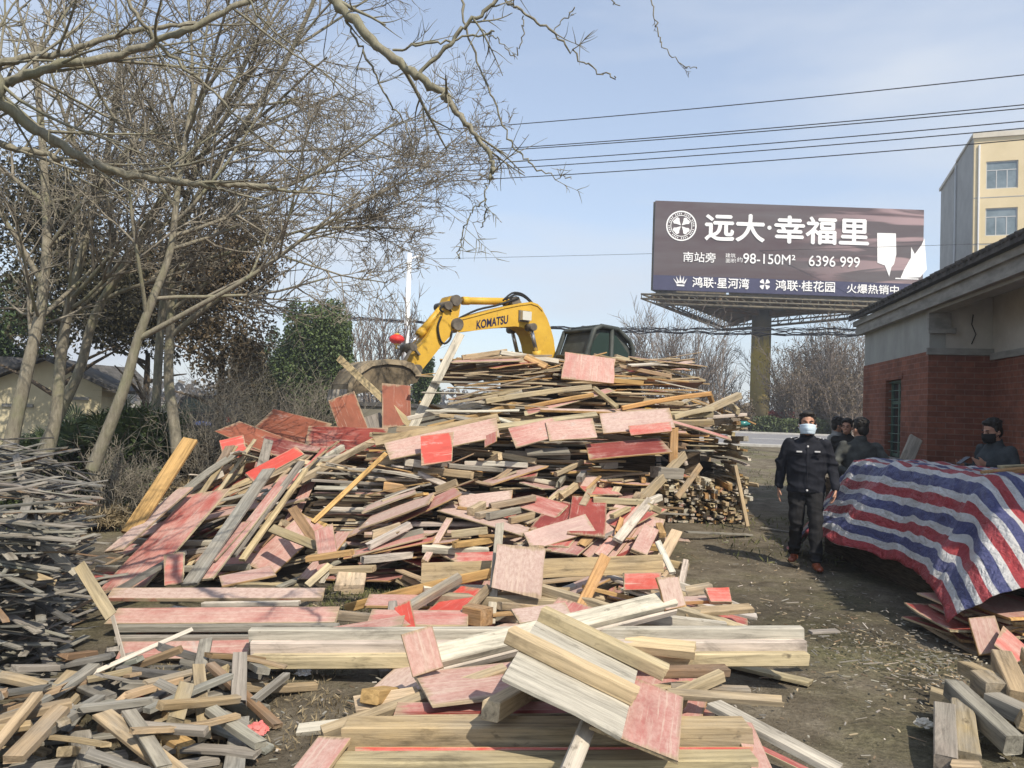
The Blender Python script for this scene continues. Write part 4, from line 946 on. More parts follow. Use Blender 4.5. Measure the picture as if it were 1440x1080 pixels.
def billboard():
    D = 53.0; TL, TR = at(922, 282, D), at(1299.5, 296, D); W = (TR - TL).length
    ang = math.atan2(TR.y - TL.y, TR.x - TL.x); zbot = at(912, 407, D).z; Hh = TL.z - zbot
    root = empty('billboard', (TL.x, TL.y, gz(0, D)), ang, 'three sided advertising billboard on a thick rusty yellow pole', 'billboard')
    z0 = zbot - gz(0, D)
    U = lambda zx, zy: ((zx - 130 + (zy - 100) * .075) / 1165 * W, z0 + Hh * (1 - (zy - 100 - (zx - 130) * .0365) / 378))
    # printed face: grey to maroon print with light streaks, navy strip below
    m = mat('printed_vinyl', (.2, .17, .18), .42, .5); k = N(m)
    c = k.n('ShaderNodeTexCoord'); sx = k.n('ShaderNodeSeparateXYZ'); k.l(c.outputs['Object'], sx.inputs[0])
    f = k.noise(k.scaled(c.outputs['Object'], (.09, 1, .5)), 1.0, 5, .6, .5)
    st = k.noise(k.scaled(c.outputs['Object'], (.12, 1, 1.1)), 1.0, 3, .5, 1.2)
    col = k.ramp(f, [(.35, (.07, .042, .047)), (.6, (.105, .09, .094))])
    mk = k.math('MULTIPLY', k.ramp(k.math('DIVIDE', sx.outputs[0], W), [(.45, 0.0), (.95, 1.0)]), k.ramp(st, [(.52, 0.0), (.62, .8)]))
    col = k.mix(mk, col, (.42, .29, .30)); k.base(col)
    navy = noisy('navy_print', (.035, .036, .085), (.05, .05, .11), .4, .45, .5)
    p = MB(); p.box(0, W, 0, .25, z0 + Hh * .165, z0 + Hh); face = p.build('advert_panel', m, root)
    p = MB(); p.box(0, W, 0.0, .25, z0, z0 + Hh * .165 - .004); p.build('navy_strip', navy, face)
    T = lambda s, a, b_, zy, h, bold=.0: text_part(s, U(a, zy)[0], U(b_, zy)[0], U((a + b_) / 2, zy)[1], h / 378 * Hh, M_SIGNW, face, bold=bold)
    T('远大', 340, 595, 216, 112, .03)
    T('幸福里', 640, 1045, 230, 112, .03)
    T('南站旁', 238, 378, 341, 42, .01)
    T('建筑', 421, 465, 334, 18, .0); T('面积', 421, 465, 356, 18, .0); T('约', 470, 494, 352, 20, .0)
    T('98-150M²', 497, 722, 350, 42, .01)
    T('6396 999', 780, 1000, 361, 44, .01)
    T('鸿联·星河湾', 273, 517, 450, 44, .02); T('鸿联·桂花园', 631, 887, 464, 44, .02); T('火爆热销中', 938, 1162, 478, 38, .02)
    def flat(polys, name):
        b = MB()
        for poly in polys: b.add([(x, -.03, z) for x, z in poly], [tuple(range(len(poly)))])
        return b.build(name, M_SIGNW, face)
    s = W / 1165
    def disc(cx, cy, r, n=24, a0=0): X, Z = U(cx, cy); return [(X + math.cos(a0 + 6.2832 * i / n) * r * s, Z + math.sin(a0 + 6.2832 * i / n) * r * s) for i in range(n)]
    flat([disc(617, 217, 9, 14)], 'dot')
    # round emblem: double ring with a four leaf clover
    b = MB(); X, Z = U(236, 208)
    for r0, r1 in ((60, 66), (44, 47)):
        n = 48; v = []
        for i in range(n):
            a = 6.2832 * i / n
            for r in (r0, r1): v.append((X + math.cos(a) * r * s, -.03, Z + math.sin(a) * r * s))
        b.add(v, [(2 * i, 2 * i + 1, (2 * i + 3) % (2 * n), (2 * i + 2) % (2 * n)) for i in range(n)])
    for i in range(40):
        a = 6.2832 * i / 40
        if i % 5 == 4: continue
        b.add([(X + math.cos(a + d) * r * s, -.03, Z + math.sin(a + d) * r * s) for d, r in ((0, 50), (.07, 50), (.07, 57), (0, 57))], [(0, 1, 2, 3)])
    b.build('emblem_ring', M_SIGNW, face)
    def clover(cx, cy, R0, name):
        X, Z = U(cx, cy); polys = []
        for q in range(4):
            a = math.pi / 4 + q * math.pi / 2; pl = []
            for t, rr in ((0, .06), (-.42, .55), (-.52, .8), (-.33, .98), (-.1, .97), (0, .9), (.1, .97), (.33, .98), (.52, .8), (.42, .55)):
                pl.append((X + math.cos(a + t) * rr * R0 * s, Z + math.sin(a + t) * rr * R0 * s))
            polys.append(pl)
        flat(polys, name)
    clover(236, 208, 42, 'clover_logo'); clover(585, 456, 25, 'clover_logo')
    def poly(pts): return [U(a, b_) for a, b_ in pts]
    flat([poly([(190, 428), (203, 452), (212, 452)]), poly([(203, 420), (209, 450), (219, 450)]), poly([(221, 415), (216, 450), (228, 450)]), poly([(238, 420), (224, 450), (234, 450)]), poly([(251, 430), (230, 452), (240, 452)]), poly([(203, 455), (238, 457), (236, 464), (205, 462)])], 'crown_logo')
    flat([poly([(1082, 240), (1163, 242), (1160, 330), (1148, 372), (1136, 385), (1124, 425), (1108, 378), (1076, 366)]), poly([(1286, 262), (1288, 395), (1258, 428), (1172, 432), (1190, 395), (1222, 345), (1226, 300), (1240, 330), (1272, 290)])], 'building_picture')
    flat([poly([(1150, 430), (1250, 433), (1250, 438), (1150, 435)])], 'caption_line')
    # the two other faces, frame, catwalk, pole
    ap = (W / 2, W * .83); back = noisy('weathered_steel', (.09, .085, .07), (.2, .17, .12), 2, .8, .3)
    for (ax, ay), (bx, by) in (((0, .3), (ap[0] - .2, ap[1])), ((W, .3), (ap[0] + .2, ap[1]))):
        q = MB(); q.obox((ax, ay, z0 + Hh / 2), (bx, by, z0 + Hh / 2), .2, Hh, (0, 0, 1)); q.build('back_panel', back, root)
    tr = MB()
    def rail(P, Q, r=.06): tr.tube([P, Q], r, 5)
    tri = [(-.9, -.8), (W + .9, -.8), (W / 2, W * .83 + 1.3)]; tin = [(.3, .3), (W - .3, .3), (W / 2, W * .80)]
    for i in range(3):
        (ax, ay), (bx, by) = tri[i], tri[(i + 1) % 3]; (cx, cy), (dx, dy) = tin[i], tin[(i + 1) % 3]
        for z in (z0 - .45, z0 - .75): rail((ax, ay, z), (bx, by, z), .07)
        rail((cx, cy, z0 - .2), (dx, dy, z0 - .2), .1); rail((cx, cy, z0 - .9), (dx, dy, z0 - .9), .1)
        n = 16
        for j in range(n + 1):
            t = j / n; A = Vector((ax + (bx - ax) * t, ay + (by - ay) * t, z0 - .45)); B = Vector((cx + (dx - cx) * t, cy + (dy - cy) * t, z0 - .2))
            rail(A, B, .035); rail(A, A + Vector((0, 0, -.3)), .03); rail(B, B + Vector((0, 0, -.7)), .04)
            if j < n: rail(B, Vector((cx + (dx - cx) * (j + 1) / n, cy + (dy - cy) * (j + 1) / n, z0 - .9)), .035)
    tr.build('catwalk', back, root)
    g = MB(); g.prism([(t[0] * .96 + W * .02, t[1] * .96 + .3) for t in tin], (1, 0, 0), (0, 1, 0), (0, 0, 1), (0, 0, 0), z0 - .32, z0 - .26)
    for i in range(5): g.obox((W / 2, W * .3, z0 - .7), ((0, W * .25, W / 2, W * .75, W)[i], (.3, .3, W * .78, .3, .3)[i], z0 - .5), .2, .35)
    g.build('frame', noisy('rusty_frame', (.10, .09, .06), (.22, .13, .07), 1.4, .85), root)
    pm = mat('rusty_pole_paint', (.4, .3, .1), .8, .25); k = N(pm); cc = k.n('ShaderNodeTexCoord'); sz = k.n('ShaderNodeSeparateXYZ'); k.l(cc.outputs['Object'], sz.inputs[0])
    nn = k.noise(k.scaled(cc.outputs['Object'], (1.2, 1.2, .5)), 1.2, 6, .7)
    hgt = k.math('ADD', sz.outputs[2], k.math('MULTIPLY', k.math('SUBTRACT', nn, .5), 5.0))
    k.base(k.ramp(k.math('DIVIDE', hgt, 10.0), [(.0, (.30, .26, .18)), (.28, (.40, .32, .11)), (.58, (.52, .38, .06)), (.68, (.20, .165, .10)), (.9, (.13, .13, .11))]))  # colour runs beige, yellow, then darker brown and grey towards the top
    px = at(1077, 440, D + 8); pw = root.matrix_world
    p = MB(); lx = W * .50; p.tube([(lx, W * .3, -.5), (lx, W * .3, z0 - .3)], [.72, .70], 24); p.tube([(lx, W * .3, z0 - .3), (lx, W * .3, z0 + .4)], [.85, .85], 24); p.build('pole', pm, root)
billboard()

# ================================================================== small house far left, parked car, lamp post, lantern, far houses
def small_house():
    c = at(62, 560, 17.5); root = empty('small_house', (c.x, c.y, 0), R(17), 'small cream rendered house with dark tiled gable roof behind the left trees', 'house')
    M_CREAM = noisy('cream_render', (.46, .41, .27), (.58, .52, .36), 1.2, .9)
    w, d, h, rh = 1.15, 3, 1.85, .55
    b = MB(); b.prism([(-w, 0), (w, 0), (w, h), (0, h + rh), (-w, h)], (1, 0, 0), (0, 0, 1), (0, 1, 0), (0, 0, 0), 0, d); b.build('wall', M_CREAM, root)
    b = MB()
    b.prism([(-w - .35, h - .13), (0, h + rh + .02), (0, h + rh + .12), (-w - .4, h - .05)], (1, 0, 0), (0, 0, 1), (0, 1, 0), (0, 0, 0), -.3, d + .3)
    b.prism([(0, h + rh + .02), (w + .35, h - .13), (w + .4, h - .05), (0, h + rh + .12)], (1, 0, 0), (0, 0, 1), (0, 1, 0), (0, 0, 0), -.3, d + .3); b.build('roof', M_TILE, root)
    b = MB(); b.box(.35, .9, -.05, 0, 1.55, 1.62); b.box(-.8, -.2, -.05, 0, 1.35, 1.42); b.build('ledge', M_CORN, root)
    c = at(-40, 560, 19); r2 = empty('white_house', (c.x, c.y, 0), R(-10), 'white walled low house with dark roof at the left picture edge', 'house')
    b = MB(); b.box(-2.4, 1.5, 0, 4, 0, 2.0); b.build('wall', noisy('white_render', (.6, .58, .53), (.7, .68, .63), 1), r2)
    b = MB(); b.prism([(-2.7, 2.0), (1.8, 2.0), (1.2, 2.5), (-2.1, 2.5)], (1, 0, 0), (0, 0, 1), (0, 1, 0), (0, 0, 0), -.3, 4.3); b.build('roof', M_TILE, r2)
small_house()
def car():
    c = at(285, 572, 24); root = empty('parked_car', (c.x, c.y, gz(0, 24)), R(12), 'dark car parked beyond the left bushes, mostly hidden by twigs', 'car')
    paint = mat('dark_car_paint', (.012, .014, .02), .35, .3)
    prof = [(-.95, .3), (.95, .3), (.97, .85), (.9, 1.0), (.7, 1.42), (.55, 1.5), (-.55, 1.5), (-.7, 1.42), (-.9, 1.0), (-.97, .85)]
    b = MB(); b.prism(prof, (1, 0, 0), (0, 0, 1), (0, 1, 0), (0, 0, 0), .4, 3.6); b.prism([(-.93, .32), (.93, .32), (.9, .92), (-.9, .92)], (1, 0, 0), (0, 0, 1), (0, 1, 0), (0, 0, 0), 0, 4.3); b.build('body', paint, root)
    b = MB(); b.prism([(-.78, 1.0), (.78, 1.0), (.6, 1.4), (-.6, 1.4)], (1, 0, 0), (0, 0, 1), (0, 1, 0), (0, 0, 0), .39, .395); b.build('rear_window', M_GLASSD, root)
    for s in (-1, 1):
        b = MB(); b.box(s * .8 - .1, s * .8 + .1, -.012, .0, .72, .88); b.build('tail_light', mat('tail_light', (.2, .01, .01), .3), root)
        for y in (.8, 3.4): b = MB(); b.tube([(s * .93 - .1, y, .31), (s * .93 + .1, y, .31)], .31, 18); b.build('wheel', M('black_rubber', (.02, .02, .02), .7), root)
    b = MB(); b.box(-.26, .26, -.015, 0, .6, .72); b.build('number_plate', mat('plate', (.1, .15, .4), .5), root)
car()
def lamp():
    D = 38; p0 = at(568, 560, D); top = at(575, 356, D)
    root = empty('street_lamp', (p0.x, D, gz(0, D)), 0, 'slender white street lamp post standing behind the excavator arm', 'street lamp')
    m = mat('white_enamel', (.72, .74, .76), .45, .4); hz = top.z - gz(0, D); dx = 0
    b = MB(); b.tube([(0, 0, 0), (0, 0, hz)], [.17, .11], 10); b.build('post', m, root)
    b = MB(); b.box(-.2, .2, -.2, .2, 0, .08); b.build('base_plate', m, root)
    b = MB(); b.tube([(0, 0, hz - .3), (.3, 1.2, hz + .1), (.3, 2.2, hz + .15)], [.05, .05, .04], 8); b.build('arm', m, root)
    b = MB(); b.box(.18, .42, 2.0, 2.8, hz + .1, hz + .2, bev=.03); b.build('lamp_head', m, root)
    lp = at(558, 477, D - .4); lr = empty('red_lantern', (lp.x, lp.y, lp.z), 0, 'round red festival lantern hanging from the white street lamp post', 'lantern')
    red = noisy('lantern_silk', (.55, .02, .015), (.68, .04, .03), 3, .5)
    bm = bmesh.new(); bmesh.ops.create_uvsphere(bm, u_segments=24, v_segments=12, radius=1)
    for v in bm.verts: a = math.atan2(v.co.y, v.co.x); k = .36 * (1 + .03 * math.cos(a * 12)); v.co = Vector((v.co.x * k, v.co.y * k, v.co.z * .235))
    b = MB(); b.bm(bm, 0, True); b.build('body', red, lr)
    gold = mat('gold_trim', (.6, .38, .06), .5); b = MB(); b.tube([(0, 0, .2), (0, 0, .27)], .13, 14); b.tube([(0, 0, -.27), (0, 0, -.2)], .13, 14); b.build('cap', gold, lr)
    b = MB(); b.tube([(0, 0, -.27), (0, 0, -.46)], [.03, .06], 8); b.build('tassel', gold, lr)
    b = MB(); b.tube([(0, 0, .26), (0, 0, .5), (.27, .3, .5)], .018, 5); b.build('hanger', m, lr)
lamp()
M_FAR = [noisy('far_render', (.5, .5, .48), (.62, .62, .6), .1), noisy('far_brick', (.30, .17, .13), (.38, .23, .18), .1)]
for i, (px, w, h, lab) in enumerate(((668, 5.0, 2.4, 'tiny red roofed house on the horizon left of the heap top'), (650, 3.2, 1.8, 'tiny white house on the horizon beside the red roofed one'), (636, 2.2, 1.4, 'tiny narrow white shed on the horizon'))):
    D = 170; c = at(px, 560, D); r = empty('distant_house', (c.x, D, .8), 0, lab, 'house', 'tiny houses on the horizon')
    b = MB(); b.box(-w / 2, w / 2, 0, 6, 0, h); b.build('wall', M_FAR[0], r)
    b = MB(); b.prism([(-w / 2 - .4, h), (w / 2 + .4, h), (w / 2 - .6, h + 1.3), (-w / 2 + .6, h + 1.3)], (1, 0, 0), (0, 0, 1), (0, 1, 0), (0, 0, 0), -.4, 6.4); b.build('roof', M_FAR[1] if i == 0 else M_GREYW, r)
def low_wall():
    A, B = at(556, 572, 30), at(690, 580, 30); r = empty('boundary_wall', (A.x, 30, gz(0, 30)), 0, 'low dark boundary wall with coping behind the excavator bucket', 'wall')
    b = MB(); b.box(-2.2, B.x - A.x + 2, 0, .25, 0, 1.15); b.build('wall', noisy('dirty_wall', (.16, .15, .12), (.27, .25, .2), .8), r)
    b = MB(); b.box(-2.3, B.x - A.x + 2.1, -.08, .33, 1.15, 1.3); b.build('coping', M_TILE, r)
low_wall()

# ================================================================== overhead wires
M_WIRE = mat('black_cable', (.03, .03, .035), .6, .3)
def wire(name, A, B, sag, r, label, cat, group, n=40, twist=0, extra=None):
    b = MB(); pts = []
    for i in range(n + 1):
        t = i / n; p = A.lerp(B, t); p.z -= sag * 4 * t * (1 - t); pts.append(p)
    b.tube(pts, r, 5)
    if twist:
        rr = random.Random(int(A.z * 100))
        for s in range(3):
            q = [p + Vector((0, rr.uniform(-.05, .05), math.sin(i * (.9 + .3 * s) + s * 2) * .07 + rr.uniform(-.04, .04))) for i, p in enumerate(pts)]; b.tube(q, r * .9, 4)
    o = b.build(name, M_WIRE); tag(o, label, cat, group)
WG = 'power lines crossing the upper right sky'
for (yr, yl, lab) in ((82, 158, 'highest overhead wire, well above the other wires'), (124, 187, 'upper wire of the close pair below the highest overhead wire'), (129, 188.5, 'lower wire of the close pair below the highest overhead wire'),
                      (147, 205, 'overhead wire just below the close pair'), (157, 213, 'second wire below the close pair'), (173, 226, 'lowest of the overhead wires in the upper sky')):
    A, B = at(420, yl + 10, 34), at(1440, yr, 22); d = B - A; wire('power_line', A - d * .9, B + d * .35, .9, .017, lab, 'power line', WG, 50)
CG = 'sagging cables beyond the excavator'
A, B = at(430, 432, 46), at(1218, 470, 30); d = B - A
wire('cable_bundle', A - d * .3, B + d * .01, .5, .022, 'thick twisted cable bundle ending at the brick building gable', 'cable', CG, 120, 1)
A, B = at(430, 440, 47), at(1218, 462, 31); wire('cable_bundle', A - d * .3, B + d * .01, .45, .018, 'slacker cable bundle running beside the thick twisted bundle', 'cable', CG, 120, 1)
A, B = at(560, 362, 60), at(1330, 342, 50); wire('thin_cable', A - (B - A) * .5, B + (B - A) * .3, .2, .014, 'thin single cable passing in front of the billboard', 'cable', CG, 30)
# ================================================================== excavator
def excavator():
    yel = mat('machine_yellow', (.60, .36, .03), .45, .4); k = N(yel); cc = k.coord('Object'); f = k.noise(cc, 2.2, 6, .7); f2 = k.noise(cc, 14, 5, .7)
    c = k.ramp(f, [(.3, (.50, .29, .03)), (.7, (.66, .42, .05))]); c = k.mix(k.ramp(f2, [(.62, 0.0), (.76, .8)]), c, (.16, .10, .05)); k.base(c); k.rough(k.ramp(f2, [(.3, .4), (.7, .75)]))
    steel = noisy('dirty_steel', (.07, .06, .05), (.17, .15, .12), 5, .6, .4); rod = mat('chrome_rod', (.5, .5, .5), .25, .5, .8)
    rub = M('black_rubber', (.02, .02, .02), .7); mud = noisy('muddy_bucket_steel', (.15, .115, .07), (.40, .33, .225), 3, .7, .4, bump=.4)
    cabm = noisy('cab_dark_paint', (.03, .036, .033), (.075, .085, .078), 3, .6, .3); glass = mat('cab_glass', (.03, .05, .045), .08, .5)
    A, B = at(775, 500, 14.0), at(540, 500, 12.3); d = Vector((B.x - A.x, B.y - A.y, 0)).normalized(); nn = Vector((0, 0, 1)).cross(d); nn = nn if nn.y > 0 else -nn   # nn points away from the viewer
    root = empty('excavator', (A.x, A.y, 0), 0, 'yellow tracked excavator working behind the big timber heap', 'excavator')
    O = Vector((A.x, A.y, 0))
    def pl(px, py):                      # photograph point -> (distance along the boom plane, height)
        r_ = ray(px, py); t = (A - CAM).dot(nn) / r_.dot(nn); P = CAM + r_ * t; return ((P - A).dot(d), P.z)
    def P3(px, py, off=0): a, z = pl(px, py); return d * a + Vector((0, 0, z)) + nn * off
    def plate(pts, t0, t1, m, name, par=root):
        b = MB(); b.prism([pl(*p) for p in pts], d, (0, 0, 1), nn, (0, 0, 0), t0, t1); me = solidify(b.mesh(name, m)); return link(name, me, par)
    top = [(633, 455), (637, 449), (660, 443), (682, 437), (702, 432), (722, 428), (738, 426), (747, 429), (754, 436), (761, 449), (766, 463), (770, 478), (772, 495), (779, 545)]
    bot = [(757, 545), (748, 512), (743, 496), (741, 484), (737, 472), (732, 465), (725, 461), (716, 460), (700, 461), (682, 463), (660, 466), (638, 468), (631, 464)]
    boom = plate(top + bot, -.19, .19, yel, 'boom')
    plate([(x, y) for x, y in top[1:9]] + [(x, y + 3) for x, y in top[1:9]][::-1], -.205, .205, yel, 'boom_flange', boom)
    # maker's lettering on the boom side
    a0, z0 = pl(662, 462); a1, z1 = pl(706, 448)
    cu = bpy.data.curves.new('lettering', 'FONT'); cu.body = 'KOMATSU'; cu.offset = .025
    o = bpy.data.objects.new('lettering', cu); COL.objects.link(o); me = bpy.data.meshes.new_from_object(o.evaluated_get(bpy.context.evaluated_depsgraph_get())); bpy.data.objects.remove(o)
    v = np.empty(len(me.vertices) * 3, np.float32); me.vertices.foreach_get('co', v); v = v.reshape(-1, 3); mn, mx = v.min(0), v.max(0)
    q0, q1 = P3(662, 458, -.195), P3(706, 450, -.195); h = (P3(684, 448) - P3(684, 460)).z; u_ = (q1 - q0)
    out = np.array([tuple(q0 + u_ * float((x - mn[0]) / (mx[0] - mn[0])) + Vector((0, 0, h * (float((y - mn[1]) / (mx[1] - mn[1])) - .5)))) for x, y, _ in v], np.float32)
    me.vertices.foreach_set('co', out.ravel()); me.materials.clear(); me.materials.append(mat('navy_lettering', (.02, .02, .06), .5)); me.update(); link('lettering', me, boom)
    b = MB(); p = P3(728, 446, -.25); b.obox(p - d * .09, p + d * .09, .1, .15); b.build('work_light', mat('lamp_lens', (.6, .6, .55), .2, .5), boom)
    b = MB(); b.obox(p - d * .11 + nn * .055, p + d * .11 + nn * .055, .03, .19); b.build('work_light_bracket', steel, boom)
    # stick
    stick = plate([(641, 418), (643, 424), (640, 444), (633, 462), (627, 474), (616, 486), (583, 527), (577, 529), (574, 510), (577, 500), (596, 474), (611, 446), (618, 434), (627, 418)], -.14, .14, yel, 'stick')
    for (x, y, r) in ((634, 424, .09), (636, 457, .1), (580, 520, .08), (623, 431, .07), (574, 489, .06)):
        b = MB(); c_ = P3(x, y); b.tube([c_ - nn * .21, c_ + nn * .21], r, 14); b.build('pin', steel, stick)
    def cyl(a, b_, c_, r, name, off=0.0, par=root):
        """barrel a-b, rod b-c"""
        q = MB(); q.tube([P3(*a, off), P3(*b_, off)], r, 12); e = P3(*b_, off); s = P3(*a, off); u = (e - s).normalized()
        q.tube([e - u * .1, e + u * .03], r * 1.12, 12); q.tube([s - u * .05, s + u * .08], r * 1.1, 12); o = q.build(name, yel, par)
        q = MB(); q.tube([P3(*b_, off), P3(*c_, off)], r * .5, 10); q.build('piston_rod', rod, o)
        q = MB(); t = P3(*c_, off); q.tube([t - nn * .1, t + nn * .1], r * .95, 10); q.build('rod_eye', steel, o)
    cyl((716, 424), (652, 423), (640, 421), .062, 'stick_cylinder')
    b = MB(); c_ = P3(719, 425); b.tube([c_ - nn * .16, c_ + nn * .16], .09, 12); b.obox(P3(714, 428), P3(728, 429), .24, .1); b.build('cylinder_bracket', steel, boom)
    cyl((624, 431), (590, 470), (573, 488), .065, 'bucket_cylinder')
    cyl((752, 560), (741, 497), (733, 462), .07, 'boom_cylinder', -.3); cyl((752, 560), (741, 497), (733, 462), .07, 'boom_cylinder', .3)
    hz = [((704, 423), (716, 416), (726, 417), (735, 423), (741, 430)), ((700, 424), (712, 414), (724, 414), (734, 420), (745, 432)), ((640, 448), (664, 437), (690, 431), (712, 424), (722, 420)),
          ((614, 446), (609, 460), (612, 478), (618, 484), (626, 478), (629, 466)), ((617, 440), (612, 436), (620, 430), (628, 440))]
    for pts in hz:
        b = MB(); P = [P3(x, y, -.17) for x, y in pts]; sm = []
        for i in range(len(P) - 1):
            for t in (0, .33, .66): 
                p0, p1, p2, p3 = P[max(i - 1, 0)], P[i], P[i + 1], P[min(i + 2, len(P) - 1)]
                sm.append(.5 * ((2 * p1) + (p2 - p0) * t + (2 * p0 - 5 * p1 + 4 * p2 - p3) * t * t + (3 * p1 - p0 - 3 * p2 + p3) * t ** 3))
        sm.append(P[-1]); b.tube(sm, .018, 6); b.build('hydraulic_hose', rub, boom)
    # linkage and bucket
    for off in (-.17, .17):
        b = MB(); b.obox(P3(574, 488, off), P3(560, 512, off), .03, .07, nn); b.obox(P3(583, 500, off), P3(574, 488, off), .03, .07, nn); b.build('link', steel, stick)
    prof = [(577, 527), (566, 512), (553, 508), (530, 506), (505, 509), (486, 522), (476, 540), (474, 556)]
    inn = [(480, 556), (483, 541), (492, 527), (509, 516), (530, 513), (551, 515), (562, 520), (571, 530)]
    bk = plate(prof + inn, -.42, .30, mud, 'bucket')
    side = prof + [(500, 552), (540, 548), (572, 538)]
    for t0, t1 in ((-.385, -.36), (.24, .265)): plate(side, t0, t1, noisy('dark_bucket_side', (.07, .055, .035), (.22, .175, .115), 4, .75, .3, bump=.5), 'side_plate', bk)
    for i in range(5):
        off = -.38 + i * .165; b = MB(); a_, b2 = P3(476, 548, off), P3(473, 566, off); b.obox(a_, b2, .09, .05, nn); b.build('tooth', noisy('worn_tooth', (.3, .28, .25), (.45, .42, .38), 9, .5), bk)
    # upper structure: cab, engine house, counterweight, tracks
    back = -d
    def obx(c, l0, l1, w0, w1, z0, z1, m, name, par=root, bev=.04):
        bm = bmesh.new(); bmesh.ops.create_cube(bm, size=1)
        for v in bm.verts:
            l = l1 if v.co.x > 0 else l0; w = w1 if v.co.y > 0 else w0; z = z1 if v.co.z > 0 else z0
            v.co = back * l + nn * w + Vector((0, 0, z))
        bmesh.ops.recalc_face_normals(bm, faces=bm.faces)
        if bev: bmesh.ops.bevel(bm, geom=bm.edges[:], offset=bev, segments=3, affect='EDGES')
        b = MB(); b.bm(bm); return b.build(name, m, par)
    house = obx(0, -.2, 2.3, -1.1, 1.1, 1.2, 1.6, yel, 'engine_house'); obx(0, 1.1, 2.2, -.9, 1.0, 1.6, 1.85, yel, 'engine_hood', house); obx(0, 2.3, 2.75, -1.05, 1.05, 1.1, 1.7, steel, 'counterweight', house, .1)
    zt = pl(800, 466)[1]
    # cab: shell of posts and roof round glass
    cab_l0, cab_l1, w0, w1, zb = -.08, .92, -1.12, -.28, 1.3
    def ptc(l, w, z): return back * l + nn * w + Vector((0, 0, z))
    sec = [(cab_l0 - .12, zb), (cab_l0, zt - .5), (cab_l0 + .16, zt - .06), (cab_l0 + .3, zt), (cab_l1 - .35, zt - .02), (cab_l1 - .08, zt - .2), (cab_l1, zt - .34), (cab_l1, zb)]
    core_ = [(x + (.03 if x < .7 else -.03), z - (.03 if z > 2 else -.03)) for x, z in sec]
    b = MB(); b.prism(core_, back, (0, 0, 1), nn, (0, 0, 0), w0 + .03, w1 - .03); cab = link('cab', solidify(b.mesh('cab', cabm)), root)
    b = MB()
    for w in (w0, w1):
        ps = [ptc(x, w, z) for x, z in sec]; b.tube(ps + [ps[0]], .045, 8); b.tube([ptc(.45, w, zb), ptc(.45, w, zt)], .04, 8); b.tube([ptc(cab_l0 - .06, w, 2.0), ptc(cab_l1, w, 2.0)], .035, 8)
    for x, z in sec[1:7]: b.tube([ptc(x, w0, z), ptc(x, w1, z)], .035, 8)
    b.build('cab_frame', cabm, cab)
    def pane(pts, name='window'):
        b = MB(); b.add(pts, [tuple(range(len(pts)))]); b.build(name, glass, cab)
    e = .012
    pane([ptc(cab_l0 - .03 - e, w0 + .08, zb + .65), ptc(cab_l0 - .03 - e, w1 - .08, zb + .65), ptc(cab_l0 + .02 - e, w1 - .08, zt - .5), ptc(cab_l0 + .02 - e, w0 + .08, zt - .5)], 'windscreen')
    pane([ptc(cab_l0 + .06, w0 + .03 - e, 2.07), ptc(.41, w0 + .03 - e, 2.07), ptc(.41, w0 + .03 - e, zt - .1), ptc(cab_l0 + .3, w0 + .03 - e, zt - .1), ptc(cab_l0 + .12, w0 + .03 - e, zt - .3)], 'door_window')
    pane([ptc(.50, w0 + .03 - e, 2.07), ptc(cab_l1 - .08, w0 + .03 - e, 2.07), ptc(cab_l1 - .08, w0 + .03 - e, zt - .42), ptc(cab_l1 - .36, w0 + .03 - e, zt - .13), ptc(.50, w0 + .03 - e, zt - .12)], 'side_window')
    obx(0, -.6, 2.6, -.7, .7, .8, 1.25, steel, 'turntable')
    for w in (-1.35, .85):
        b = MB(); pr = []
        for i in range(20):
            a = math.pi / 2 + math.pi * i / 19; pr.append((-1.2 + math.cos(a) * .42, .44 + math.sin(a) * .42))
        for i in range(20):
            a = -math.pi / 2 + math.pi * i / 19; pr.append((2.6 + math.cos(a) * .42, .44 + math.sin(a) * .42))
        b.prism(pr, back, (0, 0, 1), nn, (0, 0, 0), w, w + .5); t = link('track', solidify(b.mesh('track', rub)), root)
        b = MB()
        for l in (-1.2, -.25, .7, 1.65, 2.6): b.tube([ptc(l, w - .03, .44), ptc(l, w + .53, .44)], .26, 14)
        b.build('roller', steel, t)
excavator()

